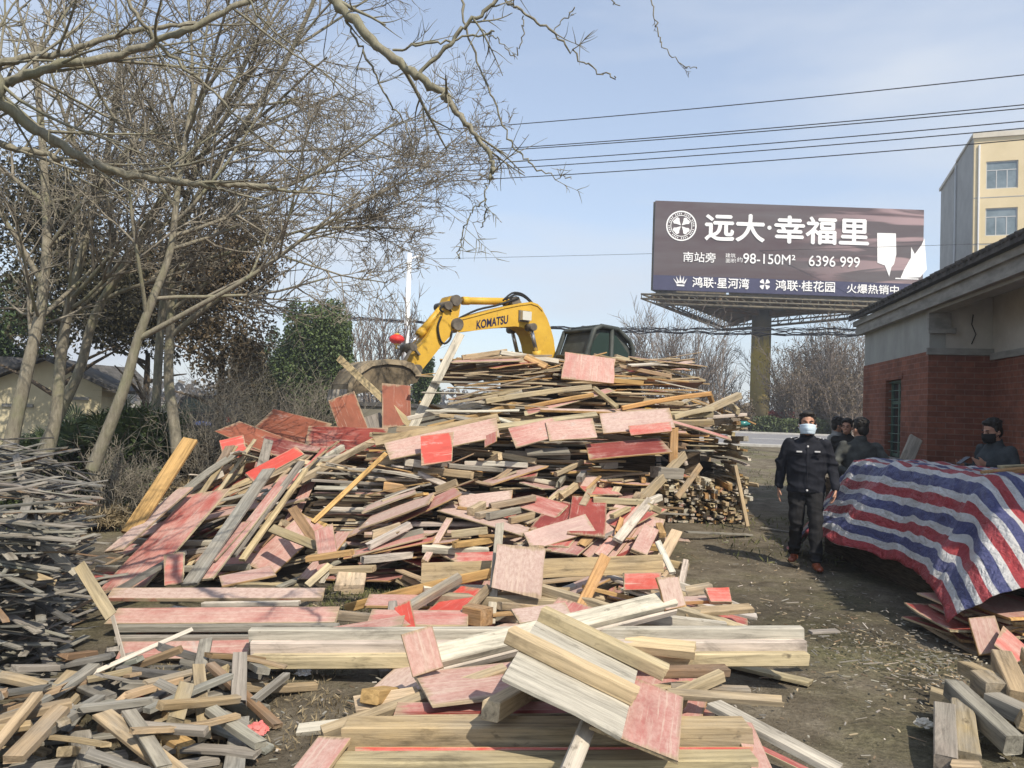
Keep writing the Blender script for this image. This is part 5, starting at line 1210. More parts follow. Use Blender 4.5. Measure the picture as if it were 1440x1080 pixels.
# ================================================================== striped tarpaulin over the right stack
def tarp_mat():
    m = mat('striped_tarpaulin', (.6, .6, .62), .42, .45); k = N(m)
    uv = k.attr('sheet').outputs['Vector']; sx = k.n('ShaderNodeSeparateXYZ'); k.l(uv, sx.inputs[0])
    wob = k.math('MULTIPLY', k.math('SUBTRACT', k.noise(k.scaled(uv, (1.5, .5, 1)), 1.0, 2), .5), .02)
    t = k.math('FRACT', k.math('DIVIDE', k.math('ADD', sx.outputs[1], wob), .33))
    x = k.n('ShaderNodeValToRGB'); x.color_ramp.interpolation = 'CONSTANT'; e = x.color_ramp.elements
    st = [(0, (.38, .05, .06)), (.30, (.60, .60, .60)), (.5, (.075, .085, .21)), (.80, (.60, .60, .60))]
    while len(e) < len(st): e.new(.5)
    for i, (p, c) in enumerate(st): e[i].position = p; e[i].color = (*c, 1)
    k.l(t, x.inputs['Fac'])
    w = k.n('ShaderNodeTexWave'); w.wave_type = 'BANDS'; w.bands_direction = 'X'; w.inputs['Scale'].default_value = 60; k.l(uv, w.inputs['Vector'])
    dirt = k.noise(k.scaled(uv, (2, 2, 2)), 1.5, 6, .65); cr_ = k.noise(k.scaled(uv, (5, 5, 5)), 3.0, 6, .75, 1.2)
    c = k.mix(1.0, x.outputs['Color'], k.ramp(dirt, [(.3, .78), (.7, 1.06)]), 'MULTIPLY'); c = k.mix(k.ramp(cr_, [(.6, 0.0), (.75, .4)]), c, (.55, .53, .53))
    vo = k.n('ShaderNodeTexVoronoi'); vo.feature = 'DISTANCE_TO_EDGE'; vo.inputs['Scale'].default_value = 9; k.l(k.scaled(uv, (1, 1.5, 1)), vo.inputs['Vector']); vo2 = k.n('ShaderNodeTexVoronoi'); vo2.feature = 'DISTANCE_TO_EDGE'; vo2.inputs['Scale'].default_value = 26; k.l(uv, vo2.inputs['Vector'])
    k.base(c); k.bump(k.math('ADD', k.math('ADD', cr_, k.math('MULTIPLY', vo.outputs['Distance'], 1.6)), k.math('ADD', k.math('MULTIPLY', vo2.outputs['Distance'], .8), k.math('MULTIPLY', w.outputs['Color'], .06))), .9, .03)
    return m
def tarp():
    from mathutils import noise as mn
    # footprint of the stack top: near edge, left edge; sheet runs along the stack (s) and across it (t)
    F0 = Vector((4.05, 6.7)); sdir = Vector((.03, 1.0)).normalized(); tdir = Vector((1, -.05)).normalized()
    s_len, t_len = 2.75, 3.4; drop_near, drop_left = 1.25, 1.02; NS, NT = 200, 190
    V, UV = [], []
    for i in range(NS + 1):
        s = -drop_near + (s_len + .9 + drop_near) * i / NS
        for j in range(NT + 1):
            t = -drop_left + (t_len + drop_left + .6) * j / NT
            ds, dt, df = max(0, -s), max(0, -t), max(0, s - s_len)
            top = 1.2 - .06 * sstep(1.5, 3.3, s) + .05 * mn.noise(Vector((s * 1.3, t * 1.3, 1))) + .03 * mn.noise(Vector((s * 4, t * 4, 4))) + .06 * max(0, math.sin(t * 2.1 + .6)) - .03 * t
            d_ = math.hypot(ds, dt)
            cs, ct = max(0, min(s, s_len)), max(0, t)
            p = F0 + sdir * cs + tdir * ct; z = top
            if d_ > 0:
                rx, ry = -ds / d_, -dt / d_
                ang = math.atan2(dt, ds)
                # the cloth leaves the edge in a curve, then hangs; the near end lies on the sloping stack front
                slope_out = .80 * math.cos(ang) ** 2 + .36 * math.sin(ang) ** 2 + .12 * math.sin(2 * ang)
                bend = .14; f = min(1, d_ / bend); q = d_ - bend * .35 * f
                out = q * slope_out + bend * .35 * f; dn = q * math.sqrt(max(.05, 1 - min(.95, slope_out) ** 2)) * (1 if d_ > bend else f)
                wav = math.sin(s * 4.1 + 1.0 + .6 * math.sin(s * 2.2)) * .055 * min(1, dt / .6) + mn.noise(Vector((s * 2.2, dt * 1.5, 9))) * .09 * min(1, dt / .5)
                wav2 = math.sin(t * 6.0 + .4) * .035 * min(1, ds / .6) + mn.noise(Vector((t * 2.4, ds * 2.0, 19))) * .05 * min(1, ds / .5)
                gather = .10 * math.sin(ang * 6) * min(1, d_ / .8) * math.sin(2 * ang)
                # the far left corner is pulled outwards, so its hem flares
                fl = .16 * sstep(1.0, 2.0, s) * (dt / drop_left) ** 1.4
                p = p + sdir * (rx * (out + gather)) + tdir * (ry * (out + wav + gather + fl)) - sdir * wav2 * (-rx)
                z = top - dn + fl * .22
            if df > 0: z -= df * .55; p = p + sdir * df * .75
            fine = (.5 - abs(mn.noise(Vector((s * 3.1 + t, t * 3.1 - s * .6, 2))))) * .045 + (.5 - abs(mn.noise(Vector((s * 8, t * 8, 5))))) * .016 + mn.noise(Vector((s * 22, t * 22, 7))) * .004
            V.append((p.x - fine, p.y - fine, max(.05, z + fine))); UV.append((s, t + drop_left, 0))
    n = NT + 1; Fc = [(i * n + j, i * n + j + 1, (i + 1) * n + j + 1, (i + 1) * n + j) for i in range(NS) for j in range(NT)]
    me = bpy.data.meshes.new('tarpaulin'); me.from_pydata(V, [], Fc); me.materials.append(tarp_mat()); me.polygons.foreach_set('use_smooth', [True] * len(Fc))
    a = me.attributes.new('sheet', 'FLOAT_VECTOR', 'POINT'); a.data.foreach_set('vector', np.asarray(UV, np.float32).ravel()); me.update()
    o = link('tarpaulin', me); sm = o.modifiers.new('thick', 'SOLIDIFY'); sm.thickness = .004
    tag(o, 'red white and blue striped woven tarpaulin draped over the right hand timber stack', 'tarpaulin')
    # the stack beneath: rows of timber, dark inside
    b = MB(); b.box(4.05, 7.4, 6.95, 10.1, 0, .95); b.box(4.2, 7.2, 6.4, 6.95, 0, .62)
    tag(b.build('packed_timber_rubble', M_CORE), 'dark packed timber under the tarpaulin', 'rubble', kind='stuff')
    # boards lying on the tarpaulin
    def brd(P0, P1, W, T, col, label, kind='plank'):
        vs_p = hand(kind, P0, P1, W, T, col, label); p = PIECES.pop(); vs, fs, mi = piece_geo(p); me = bpy.data.meshes.new(kind); me.from_pydata(vs, [], fs)
        me.materials.append(M_FILM); me.materials.append(M_WOOD); me.polygons.foreach_set('material_index', mi); attrs(me, *piece_attr(p, vs)); me.update()
        o = link(kind, me); o.matrix_world = piece_mat(p); tag(o, label, CATS[kind], 'boards weighing down the tarpaulin')
    brd(at(1318, 659, 7.9), at(1384, 671, 7.2), .11, .03, 'brown', 'dark grey plank lying on top of the striped tarpaulin')
    brd(at(1386, 666, 7.2), at(1450, 660, 7.4), .09, .05, 'honey', 'yellowish beam lying on the tarpaulin at the picture edge', 'timber_beam')
    brd(at(1408, 657, 7.6), at(1455, 655, 7.7), .1, .03, 'pale', 'pale plank lying behind the yellowish beam on the tarpaulin')
tarp()

# ================================================================== rags, bag, weeds on the ground
def crumple(name, c, r, m, label, cat, flat=.5, seed=1):
    from mathutils import noise as mn
    bm = bmesh.new(); bmesh.ops.create_icosphere(bm, subdivisions=4, radius=1)
    for v in bm.verts:
        d = v.co.normalized(); k = 1 + .45 * mn.noise(d * 2.3 + Vector((seed, 0, 0))) + .25 * abs(mn.noise(d * 6 + Vector((0, seed, 0))))
        v.co = Vector((d.x * r * k, d.y * r * k, max(-.2, d.z) * r * flat * k))
    b = MB(); b.bm(bm, 0, False); o = b.build(name, m, None, c); tag(o, label, cat)
RED_R = noisy('red_rag_cloth', (.42, .05, .03), (.60, .12, .07), 12, .9)
crumple('rag', atz(188, 987, .14), .05, RED_R, 'orange red rag lying among the lower left beams', 'rag', .6, 1)
crumple('rag', atz(362, 1026, .05), .045, noisy('pink_rag_cloth', (.5, .11, .10), (.62, .22, .2), 12, .9), 'pinkish red rag on the straw right of the lower left beam heap', 'rag', .7, 4)
crumple('plastic_scrap', atz(427, 946, .04), .04, M('white_plastic', (.75, .75, .75), .4), 'white plastic scrap beside the left end of the pale stacked beams', 'scrap', .5, 6)
crumple('paper_scrap', atz(1301, 1018, .04), .045, noisy('dirty_paper', (.5, .45, .36), (.65, .6, .5), 9), 'crumpled paper scrap on the path left of the lower right logs', 'scrap', .5, 8)
crumple('plastic_scrap', atz(634, 884, .05), .05, M('white_plastic', (.75, .75, .75), .4), 'white plastic scrap in the dark gap under the beams', 'scrap', .8, 9)
def bottle():
    c = at(1045, 596, 12.4); b = MB(); b.tube([(-.09, 0, 0), (.05, 0, 0), (.085, 0, 0), (.11, 0, 0)], [.045, .045, .02, .018], 12)
    o = b.build('plastic_bottle', mat('teal_plastic', (.04, .2, .2), .25, .5), None, c); tag(o, 'teal plastic bottle lying on the right end of the rear stack', 'bottle')
bottle()
# ================================================================== people: bodies grown from joints as one voxel-fused surface, clothes as further layers
M_SKIN = mat('skin', (.42, .23, .155), .5, .35); M_HAIR = noisy('black_hair', (.008, .007, .006), (.03, .026, .022), 30, .6, .3)
def fuse(mb, name, m, parent, vox=.009, smooth=6, fold=0.0):
    me = mb.mesh('tmp', m); solidify(me); o = bpy.data.objects.new('tmp', me); COL.objects.link(o)
    r = o.modifiers.new('r', 'REMESH'); r.mode = 'VOXEL'; r.voxel_size = vox
    s = o.modifiers.new('s', 'SMOOTH'); s.factor = .5; s.iterations = smooth
    e = bpy.data.meshes.new_from_object(o.evaluated_get(bpy.context.evaluated_depsgraph_get())); bpy.data.objects.remove(o); bpy.data.meshes.remove(me)
    if fold:      # cloth creases: slanting ridges that gather where the limbs bend
        from mathutils import noise as mn
        sd_ = len(parent.name) + parent.location.x
        n_ = len(e.vertices); co = np.empty(n_ * 3, np.float32); no = np.empty(n_ * 3, np.float32); e.vertices.foreach_get('co', co); e.vertices.foreach_get('normal', no); co = co.reshape(-1, 3); no = no.reshape(-1, 3)
        for i_ in range(n_):
            q = Vector(co[i_].tolist()); w = (.5 - abs(mn.noise(Vector((q.x * 5 + q.z * 4, q.y * 5 - q.z * 2, q.z * 9 + sd_))))) * 1.6 + mn.noise(Vector((q.x * 9, q.y * 9, q.z * 14 + sd_))) * .5
            co[i_] += no[i_] * ((w - .5) * fold)
        e.vertices.foreach_set('co', co.ravel())
    e.name = name; e.materials.clear(); e.materials.append(m); e.polygons.foreach_set('use_smooth', [True] * len(e.polygons)); e.update()
    return link(name, e, parent)
def limb(b, pts, rs, flat=1.0, k=12, n=4):
    """tapered limb through joints; rs radii; flat squeezes it front to back"""
    P = [Vector(p) for p in pts]; Q, Rr = [], []
    for i in range(len(P) - 1):
        for j in range(n): t = j / n; Q.append(P[i].lerp(P[i + 1], t)); Rr.append(rs[i] * (1 - t) + rs[i + 1] * t)
    Q.append(P[-1]); Rr.append(rs[-1]); b.tube(Q, Rr, k); b.ell(P[0], (rs[0],) * 3, seg=10); b.ell(P[-1], (rs[-1],) * 3, seg=10)
    for p, r in zip(P[1:-1], rs[1:-1]): b.ell(p, (r,) * 3, seg=10)
def hand_geo(b, wr, dr, palm_n, thumb, s=1.0, curl=.5, side=1):
    """palm, four fingers of unequal length and a thumb. dr = direction wrist->fingers, palm_n = palm normal, thumb = direction of the thumb side"""
    dr, pn, th = Vector(dr).normalized(), Vector(palm_n).normalized(), Vector(thumb).normalized(); wr = Vector(wr)
    for k in range(6):
        c = wr + dr * (.012 + .014 * k) * s; b.ell(c, (.0165 * s,) * 3, seg=8); b.ell(c + th * (.016 + .004 * k / 5) * s, (.0145 * s,) * 3, seg=8); b.ell(c - th * (.016 + .004 * k / 5) * s, (.0145 * s,) * 3, seg=8)
    for i, (o, L) in enumerate(((.031, .068), (.0105, .078), (-.0105, .072), (-.031, .056))):
        p = wr + dr * .088 * s + th * o * s; a = curl * (.55 + .13 * i); d1 = (dr * math.cos(a * .5) + pn * math.sin(a * .5)); q = p + d1 * L * .45 * s; d2 = (dr * math.cos(a * 1.3) + pn * math.sin(a * 1.3)); q2 = q + d2 * L * .32 * s; d3 = (dr * math.cos(a * 2.0) + pn * math.sin(a * 2.0)); q3 = q2 + d3 * L * .25 * s
        b.tube([p - dr * .015 * s, p, q, q2, q3], [.0095 * s, .0092 * s, .0085 * s, .0078 * s, .0065 * s], 8); b.ell(q3, (.0065 * s,) * 3, seg=8)
    p = wr + dr * .03 * s + th * .026 * s; d1 = (th * .75 + dr * .75 + pn * .3).normalized(); q = p + d1 * .036 * s; d2 = (dr * .95 + th * .25 + pn * .4).normalized(); q2 = q + d2 * .03 * s; b.tube([p - d1 * .01, p, q, q2], [.013 * s, .0125 * s, .0105 * s, .008 * s], 8); b.ell(q2, (.008 * s,) * 3, seg=8)
def person(label, loc, rz, hgt, o):
    """local frame: faces -Y, x to the person's left hand side. o: options"""
    root = empty('person', loc, rz, label, 'person', o.get('group')); s = hgt / 1.72; wd = o.get('wide', 1.0); V_ = lambda x, y, z: Vector((x * s, y * s, z * s))
    lean = o.get('lean', 0.0); L_ = lambda x, y, z: V_(x, y - lean * max(0, z - .95), z)
    sh = {k: L_(k * .188 * wd, .01, 1.365) for k in (-1, 1)}
    el = {k: L_(*o['elbow'][k]) for k in (-1, 1)}; wr = {k: L_(*o['wrist'][k]) for k in (-1, 1)}
    hip = {k: V_(k * .09, .01, .9) for k in (-1, 1)}; kn = {k: V_(*o['knee'][k]) for k in (-1, 1)}; an = {k: V_(*o['ankle'][k]) for k in (-1, 1)}
    hd = L_(0, -.015, 1.575); tn = o.get('turn', 0.0); nod = o.get('nod', 0.0); HR = Euler((nod, 0, tn)); HM = HR.to_matrix()
    Hh = lambda x, y, z: hd + HM @ V_(x * 1.1, y * 1.08, z * 1.08)
    vx = o.get('vox', .009)
    # --- body
    b = MB()
    b.loft([(L_(0, .01, .86), .15 * s, .10 * s), (L_(0, .01, .98), .145 * s, .095 * s), (L_(0, .01, 1.15), .155 * s, .10 * s), (L_(0, .01, 1.30), .165 * s, .105 * s), (L_(0, .015, 1.40), .13 * s, .08 * s), (L_(0, .02, 1.45), .062 * s, .062 * s), (hd + V_(0, .03, -.06), .056 * s, .060 * s)], 18)
    b.ell(Hh(0, .012, .055), (.079 * s, .098 * s, .092 * s), HR); b.ell(Hh(0, -.012, -.015), (.069 * s, .082 * s, .09 * s), HR); b.ell(Hh(0, -.035, -.07), (.046 * s, .046 * s, .038 * s), HR)
    b.tube([Hh(0, -.088, .025), Hh(0, -.104, -.005), Hh(0, -.112, -.022)], [.010 * s, .013 * s, .017 * s], 8); b.ell(Hh(0, -.088, -.056), (.026 * s, .014 * s, .012 * s), HR); b.ell(Hh(0, -.082, .034), (.055 * s, .016 * s, .010 * s), HR)
    for k in (-1, 1): b.ell(Hh(k * .079, .008, .0), (.012 * s, .022 * s, .033 * s), HR, 10)
    for k in (-1, 1):
        limb(b, [sh[k], el[k], wr[k]], [.05 * s, .038 * s, .027 * s]); limb(b, [hip[k], kn[k], an[k]], [.082 * s, .055 * s, .038 * s])
        hv = o['hand'][k]; hand_geo(b, wr[k], hv[0], hv[1], hv[2], s * 1.02, hv[3], k)
    body = fuse(b, 'body', M_SKIN, root, o.get('bvox', .0062), 3)
    # --- eyes, brows
    b = MB(); [b.ell(Hh(k * .031, -.083, .012), (.012 * s, .007 * s, .0065 * s), HR, 10) for k in (-1, 1)]; b.build('eye', mat('dark_eye', (.02, .015, .012), .25, .5), root)
    b = MB(); [b.tube([Hh(k * .014, -.094, .036), Hh(k * .032, -.094, .041), Hh(k * .05, -.084, .036)], [.005 * s, .006 * s, .004 * s], 6) for k in (-1, 1)]; b.build('eyebrow', M_HAIR, root)
    # --- hair: short, fuller on top
    b = MB(); b.ell(Hh(0, .022, .078), (.088 * s, .101 * s, .086 * s), HR); b.ell(Hh(0, -.045, .118), (.070 * s, .052 * s, .032 * s), HR); b.ell(Hh(0, .055, .01), (.078 * s, .062 * s, .085 * s), HR)
    for k in (-1, 1): b.ell(Hh(k * .073, .0, .045), (.013 * s, .035 * s, .045 * s), HR)
    rr = random.Random(int(hgt * 1000) + int(loc[0] * 77))
    for i in range(60):
        a, e_ = rr.uniform(0, 6.28), rr.uniform(.1, 1.4); n_ = Vector((math.cos(a) * math.cos(e_), math.sin(a) * math.cos(e_), math.sin(e_))); p = Hh(n_.x * .083, .022 + n_.y * .096, .078 + n_.z * .082); b.ell(p, (.014 * s, .018 * s, .012 * s), HR, 6)
    fuse(b, 'hair', M_HAIR, root, .007, 3)
    if o.get('mask'):
        bm = bmesh.new(); bmesh.ops.create_grid(bm, x_segments=14, y_segments=12, size=1)
        for v in bm.verts:
            u, w = v.co.x, v.co.y; a = u * 1.32; zz = -.045 + w * .052 * (1 - .12 * u * u); rx, ry = .083 - .012 * max(0, -w), .100 - .010 * max(0, -w)
            yb = -.012 - math.cos(a) * ry - .022 * math.exp(-(u * 2.6) ** 2) * (1 - .45 * abs(w)) + .0022 * math.cos(w * 14); v.co = Hh(math.sin(a) * rx, yb, zz)
        q = MB(); q.bm(bm, 0, True); mo = q.build('face_mask', o['mask'], root); sm = mo.modifiers.new('t', 'SOLIDIFY'); sm.thickness = .002
        q = MB(); [q.tube([Hh(k * .079, -.035, .0 - .04 * j), Hh(k * .088, -.005, .01 - .03 * j), Hh(k * .088, .025, .01 - .02 * j)], .0022, 5) for k in (-1, 1) for j in (0, 1)]; q.build('ear_loop', o['mask'], mo)
    # --- trousers
    tm = o['trousers']; b = MB(); b.loft([(V_(0, .01, .80), .165 * s * wd, .118 * s), (V_(0, .012, .90), .178 * s * wd, .128 * s), (L_(0, .01, 1.0), .172 * s * wd, .122 * s)], 18)
    for k in (-1, 1):
        limb(b, [hip[k] + V_(k * .004, 0, -.02), kn[k], an[k] + V_(0, .005, .04)], [.102 * s * wd, .079 * s, .066 * s])
        mid = kn[k].lerp(an[k], .75); b.ell(mid, (.072 * s, .075 * s, .05 * s)); b.ell(an[k] + V_(0, 0, .03), (.07 * s, .078 * s, .03 * s))
    fuse(b, 'trousers', tm, root, vx, 5, .016)
    # --- jacket
    jm = o['jacket']; hem = o.get('hem', .83); b = MB(); w_ = wd
    b.loft([(V_(0, .008, hem), .196 * s * w_, .145 * s), (V_(0, .008, hem + .05), .202 * s * w_, .15 * s), (L_(0, .006, 1.0), .20 * s * w_, .15 * s), (L_(0, .0, 1.12), .205 * s * w_, .155 * s), (L_(0, .0, 1.27), .212 * s * w_, .15 * s), (L_(0, .008, 1.355), .19 * s * w_, .118 * s), (L_(0, .013, 1.41), .13 * s * w_, .095 * s), (L_(0, .018, 1.46), .078 * s, .078 * s)], 22)
    for k in (-1, 1):
        limb(b, [sh[k] + V_(-k * .012, 0, .0), el[k], wr[k].lerp(el[k], .07)], [.077 * s, .062 * s, .046 * s]); b.ell(wr[k].lerp(el[k], .12), (.049 * s, .049 * s, .04 * s))
        b.ell(el[k] + V_(0, 0, .05), (.068 * s, .064 * s, .05 * s)); b.ell(el[k].lerp(wr[k], .3), (.06 * s, .058 * s, .04 * s))
    jk = fuse(b, 'jacket', jm, root, vx, 5, .016)
    b = MB(); n = 20
    ring = lambda r1, r2, dz, dy: [L_(math.cos(6.2832 * i / n) * r1, .018 + dy + math.sin(6.2832 * i / n) * r2, 1.455 + dz + .018 * math.sin(6.2832 * i / n)) for i in range(n)]
    A, B, C_ = ring(.082, .082, -.02, 0), ring(.074, .074, .038, .0), ring(.066, .066, .036, .0); D_ = ring(.066, .066, -.02, 0)
    vs = A + B + C_ + D_; fs = [(r * n + i, r * n + (i + 1) % n, (r + 1) * n + (i + 1) % n, (r + 1) * n + i) for r in range(3) for i in range(n) if not (o.get('open_collar') and 6.2832 * i / n > 4.4 and 6.2832 * i / n < 5.0)]
    b.add(vs, fs, 0, True); b.build('collar', jm, jk)
    # --- shoes
    for k in (-1, 1):
        b = MB(); f = o.get('toe', {-1: (0, -1), 1: (0, -1)})[k]; fd = Vector((f[0], f[1], 0)).normalized(); a = an[k]; g = a.copy(); g.z = a.z - .07 * s
        rot = Euler((0, 0, math.atan2(-fd.x, -fd.y) * -1 if False else math.atan2(fd.x, -fd.y)))
        b.ell(g + fd * .02 * s + V_(0, 0, .045), (.043 * s, .075 * s, .05 * s), rot); b.ell(g + fd * .10 * s + V_(0, 0, .03), (.047 * s, .085 * s, .034 * s), rot); b.ell(g + fd * .155 * s + V_(0, 0, .026), (.040 * s, .04 * s, .026 * s), rot); b.ell(g - fd * .035 * s + V_(0, 0, .03), (.036 * s, .036 * s, .035 * s), rot)
        sh_ = fuse(b, 'shoe', o['shoe'], root, .008, 3)
    return root, jk, L_, Hh, s
def fabric(name, c1, c2, sc=7, rough=.85): return noisy(name, c1, c2, sc, rough, .2, bump=.35, bdist=.02)
DN = Vector((0, 0, -1))
def officer():
    f = atz(1131, 796, .02); base = Vector((f.x, f.y, .02)); rz = math.atan2(f.x, f.y) * -1 + R(4)
    uni = fabric('navy_uniform_cloth', (.008, .009, .014), (.018, .02, .028)); tr = fabric('black_trouser_cloth', (.009, .009, .010), (.02, .02, .022))
    op = dict(wide=1.05, elbow={-1: (-.268, .06, 1.11), 1: (.272, .0, 1.11)}, wrist={-1: (-.285, .06, .86), 1: (.295, -.16, .89)}, knee={-1: (-.095, -.03, .49), 1: (.10, -.12, .51)}, ankle={-1: (-.10, .16, .10), 1: (.105, -.20, .078)},
              hand={-1: ((-.05, -.12, -1), (.8, -.1, -.05), (.1, -1, 0), .55), 1: ((-.12, -.16, -1), (-.8, .1, 0), (-.1, -1, -.1), .75)}, trousers=tr, jacket=uni, shoe=noisy('brown_leather_shoe', (.20, .05, .025), (.30, .085, .04), 9, .35, .5), hem=.83, mask=mat('pale_blue_mask', (.55, .68, .78), .8), nod=R(-7), toe={-1: (-.25, -1), 1: (.2, -1)}, vox=.008)
    root, jk, L_, Hh, s = person('man in a black uniform and pale blue mask walking toward the viewer', base, rz, 1.73, op)
    wm = mat('silver_badge', (.62, .62, .62), .4, .5); gm = mat('dark_strap', (.015, .016, .022), .7)
    def chest(x, z, w, h, name, m=wm):
        y = -.155; b = MB(); p = L_(x, y, z); b.box(p.x - w / 2, p.x + w / 2, p.y - .006, p.y + .02, p.z - h / 2, p.z + h / 2, bev=.002); b.build(name, m, jk)
    chest(-.09, 1.285, .06, .016, 'chest_badge'); chest(.10, 1.292, .06, .016, 'chest_badge'); chest(-.095, 1.25, .10, .004, 'pocket_seam', gm); chest(.10, 1.25, .10, .004, 'pocket_seam', gm)
    for i, z in enumerate((1.345, .86)):
        b = MB(); b.ell(L_(.0, -.158 if i else -.145, z), (.012, .006, .012), seg=10); b.build('button', wm, jk)
    b = MB(); b.tube([L_(0, -.155, .86), L_(0, -.160, 1.0), L_(0, -.162, 1.15), L_(0, -.158, 1.28), L_(0, -.115, 1.39)], .004, 5); b.build('placket', gm, jk)
    for k in (-1, 1):
        b = MB(); b.obox(L_(k * .10, .0, 1.44), L_(k * .20, .005, 1.412), .055, .014); ep = b.build('shoulder_strap', gm, jk)
        b = MB(); [b.ell(L_(k * x, -.012, 1.45 - (x - .10) * .28), (.009, .014, .007), seg=8) for x in (.135, .17, .2)]; b.build('rank_mark', wm, ep)
    b = MB(); [b.tube([L_(k * .10, -.148, .80), L_(k * .12, -.150, .80)], .003, 5) for k in (-1, 1)]
officer()
def others():
    STAND = dict(knee={-1: (-.1, -.02, .49), 1: (.1, -.02, .49)}, ankle={-1: (-.11, .02, .08), 1: (.11, .02, .08)}, shoe=M('black_rubber', (.02, .02, .02), .7), bvox=.008, vox=.011)
    blk = fabric('black_jeans', (.012, .012, .014), (.03, .03, .034))
    # back turned, hands joined behind with papers
    p = at(1209, 640, 10.2)
    o = dict(STAND, wide=1.12, trousers=blk, jacket=fabric('charcoal_jacket', (.035, .038, .036), (.075, .08, .075)), elbow={-1: (-.33, .12, 1.12), 1: (.33, .12, 1.12)}, wrist={-1: (-.12, .20, .96), 1: (.10, .22, .95)}, hand={-1: ((1, .2, -.3), (0, 1, 0), (0, 0, 1), .6), 1: ((-1, .2, -.3), (0, 1, 0), (0, 0, 1), .9)}, turn=R(28), hem=.78)
    root, jk, L_, Hh, s = person('man in a charcoal jacket with his back turned, papers held behind him', Vector((p.x, 10.2, 0)), R(172), 1.70, o)
    b = MB(); b.obox(L_(-.06, .265, .93), L_(.05, .272, .965), .075, .09, (0, 1, .2)); pp = b.build('folded_papers', mat('white_paper', (.7, .7, .68), .8)); pp.location = root.location; pp.rotation_euler = root.rotation_euler
    tag(pp, 'folded white papers in the hands of the man with his back turned', 'papers')
    # two men talking further off
    p = at(1190, 640, 13.4); o2 = dict(STAND, trousers=blk, jacket=fabric('black_jacket', (.012, .012, .012), (.03, .03, .03)), elbow={-1: (-.29, .03, 1.12), 1: (.29, .03, 1.12)}, wrist={-1: (-.27, -.12, .95), 1: (.27, -.12, .95)}, hand={-1: ((0, -.5, -1), (.9, 0, 0), (0, -1, 0), .5), 1: ((0, -.5, -1), (-.9, 0, 0), (0, -1, 0), .5)}, turn=R(-20))
    person('man in a black jacket facing us behind the charcoal jacketed man', Vector((p.x, 13.4, 0)), R(-15), 1.70, o2)
    p = at(1177, 640, 13.9); o3 = dict(o2, jacket=fabric('pale_grey_coat', (.20, .20, .19), (.32, .32, .3)), mask=mat('black_mask', (.012, .012, .012), .8), turn=R(35))
    person('man in a pale grey coat and black mask behind the charcoal jacketed man', Vector((p.x, 13.9, 0)), R(40), 1.72, o3)
    # by the brick wall: in profile, one hand out with a phone
    p = at(1403, 640, 9.3); o4 = dict(STAND, wide=1.1, trousers=blk, jacket=fabric('navy_down_jacket', (.022, .028, .034), (.06, .07, .075), 4), elbow={-1: (-.28, .0, 1.12), 1: (.28, .04, 1.13)}, wrist={-1: (-.18, -.27, 1.18), 1: (.16, -.28, 1.22)}, hand={-1: ((.15, -1, .15), (.6, 0, .5), (0, -.1, 1), .7), 1: ((-.1, -1, .12), (-.4, 0, .6), (0, -.2, 1), .8)}, mask=mat('black_face_mask', (.012, .012, .012), .8), lean=.10, nod=R(10))
    root, jk, L_, Hh, s = person('man in a dark padded jacket and black mask by the brick wall', Vector((p.x, 9.3, 0)), R(-78), 1.74, o4)
    b = MB(); q = L_(0, -.44, 1.24); b.obox(q + Vector((0, -.06, -.03)), q + Vector((0, .07, .05)), .07, .009, (0, .4, 1)); ph = b.build('mobile_phone', mat('black_phone', (.02, .02, .025), .2, .5)); ph.location = root.location; ph.rotation_euler = root.rotation_euler
    tag(ph, 'dark mobile phone held up by the man at the brick wall', 'phone')
    p = at(1452, 640, 9.0); o5 = dict(o2, jacket=fabric('black_coat', (.01, .01, .012), (.025, .025, .028)), turn=0); o5['wide'] = 1.1
    person('person in a black coat cut off by the right picture edge', Vector((p.x, 9.0, 0)), R(100), 1.42, o5)
others()
# ================================================================== vegetation
def tubes_mesh(name, chains, m, k_of=lambda r: 4 if r < .012 else 6 if r < .05 else 9):
    V, F = [], []
    for pts, rad in chains:
        k = k_of(rad[0]); n = len(pts); b0 = len(V); ref = Vector((.3, 1, .2))
        for i in range(n):
            p = pts[i]; d = pts[min(i + 1, n - 1)] - pts[max(i - 1, 0)]
            if d.length < 1e-9: d = Vector((0, 0, 1))
            d.normalize(); a = ref - d * ref.dot(d)
            if a.length < 1e-3: a = Vector((1, 0, 0)) - d * d.x
            a.normalize(); b = d.cross(a); r = rad[i]; ref = a
            for j in range(k):
                t = 6.283185 * j / k; ct, st = math.cos(t) * r, math.sin(t) * r
                V.append((p.x + a.x * ct + b.x * st, p.y + a.y * ct + b.y * st, p.z + a.z * ct + b.z * st))
        for i in range(n - 1):
            o = b0 + i * k
            for j in range(k):
                j2 = (j + 1) % k; F.append((o + j, o + j2, o + k + j2, o + k + j))
    me = bpy.data.meshes.new(name); me.from_pydata(V, [], F); me.materials.append(m); me.polygons.foreach_set('use_smooth', [True] * len(F)); me.update(); return me
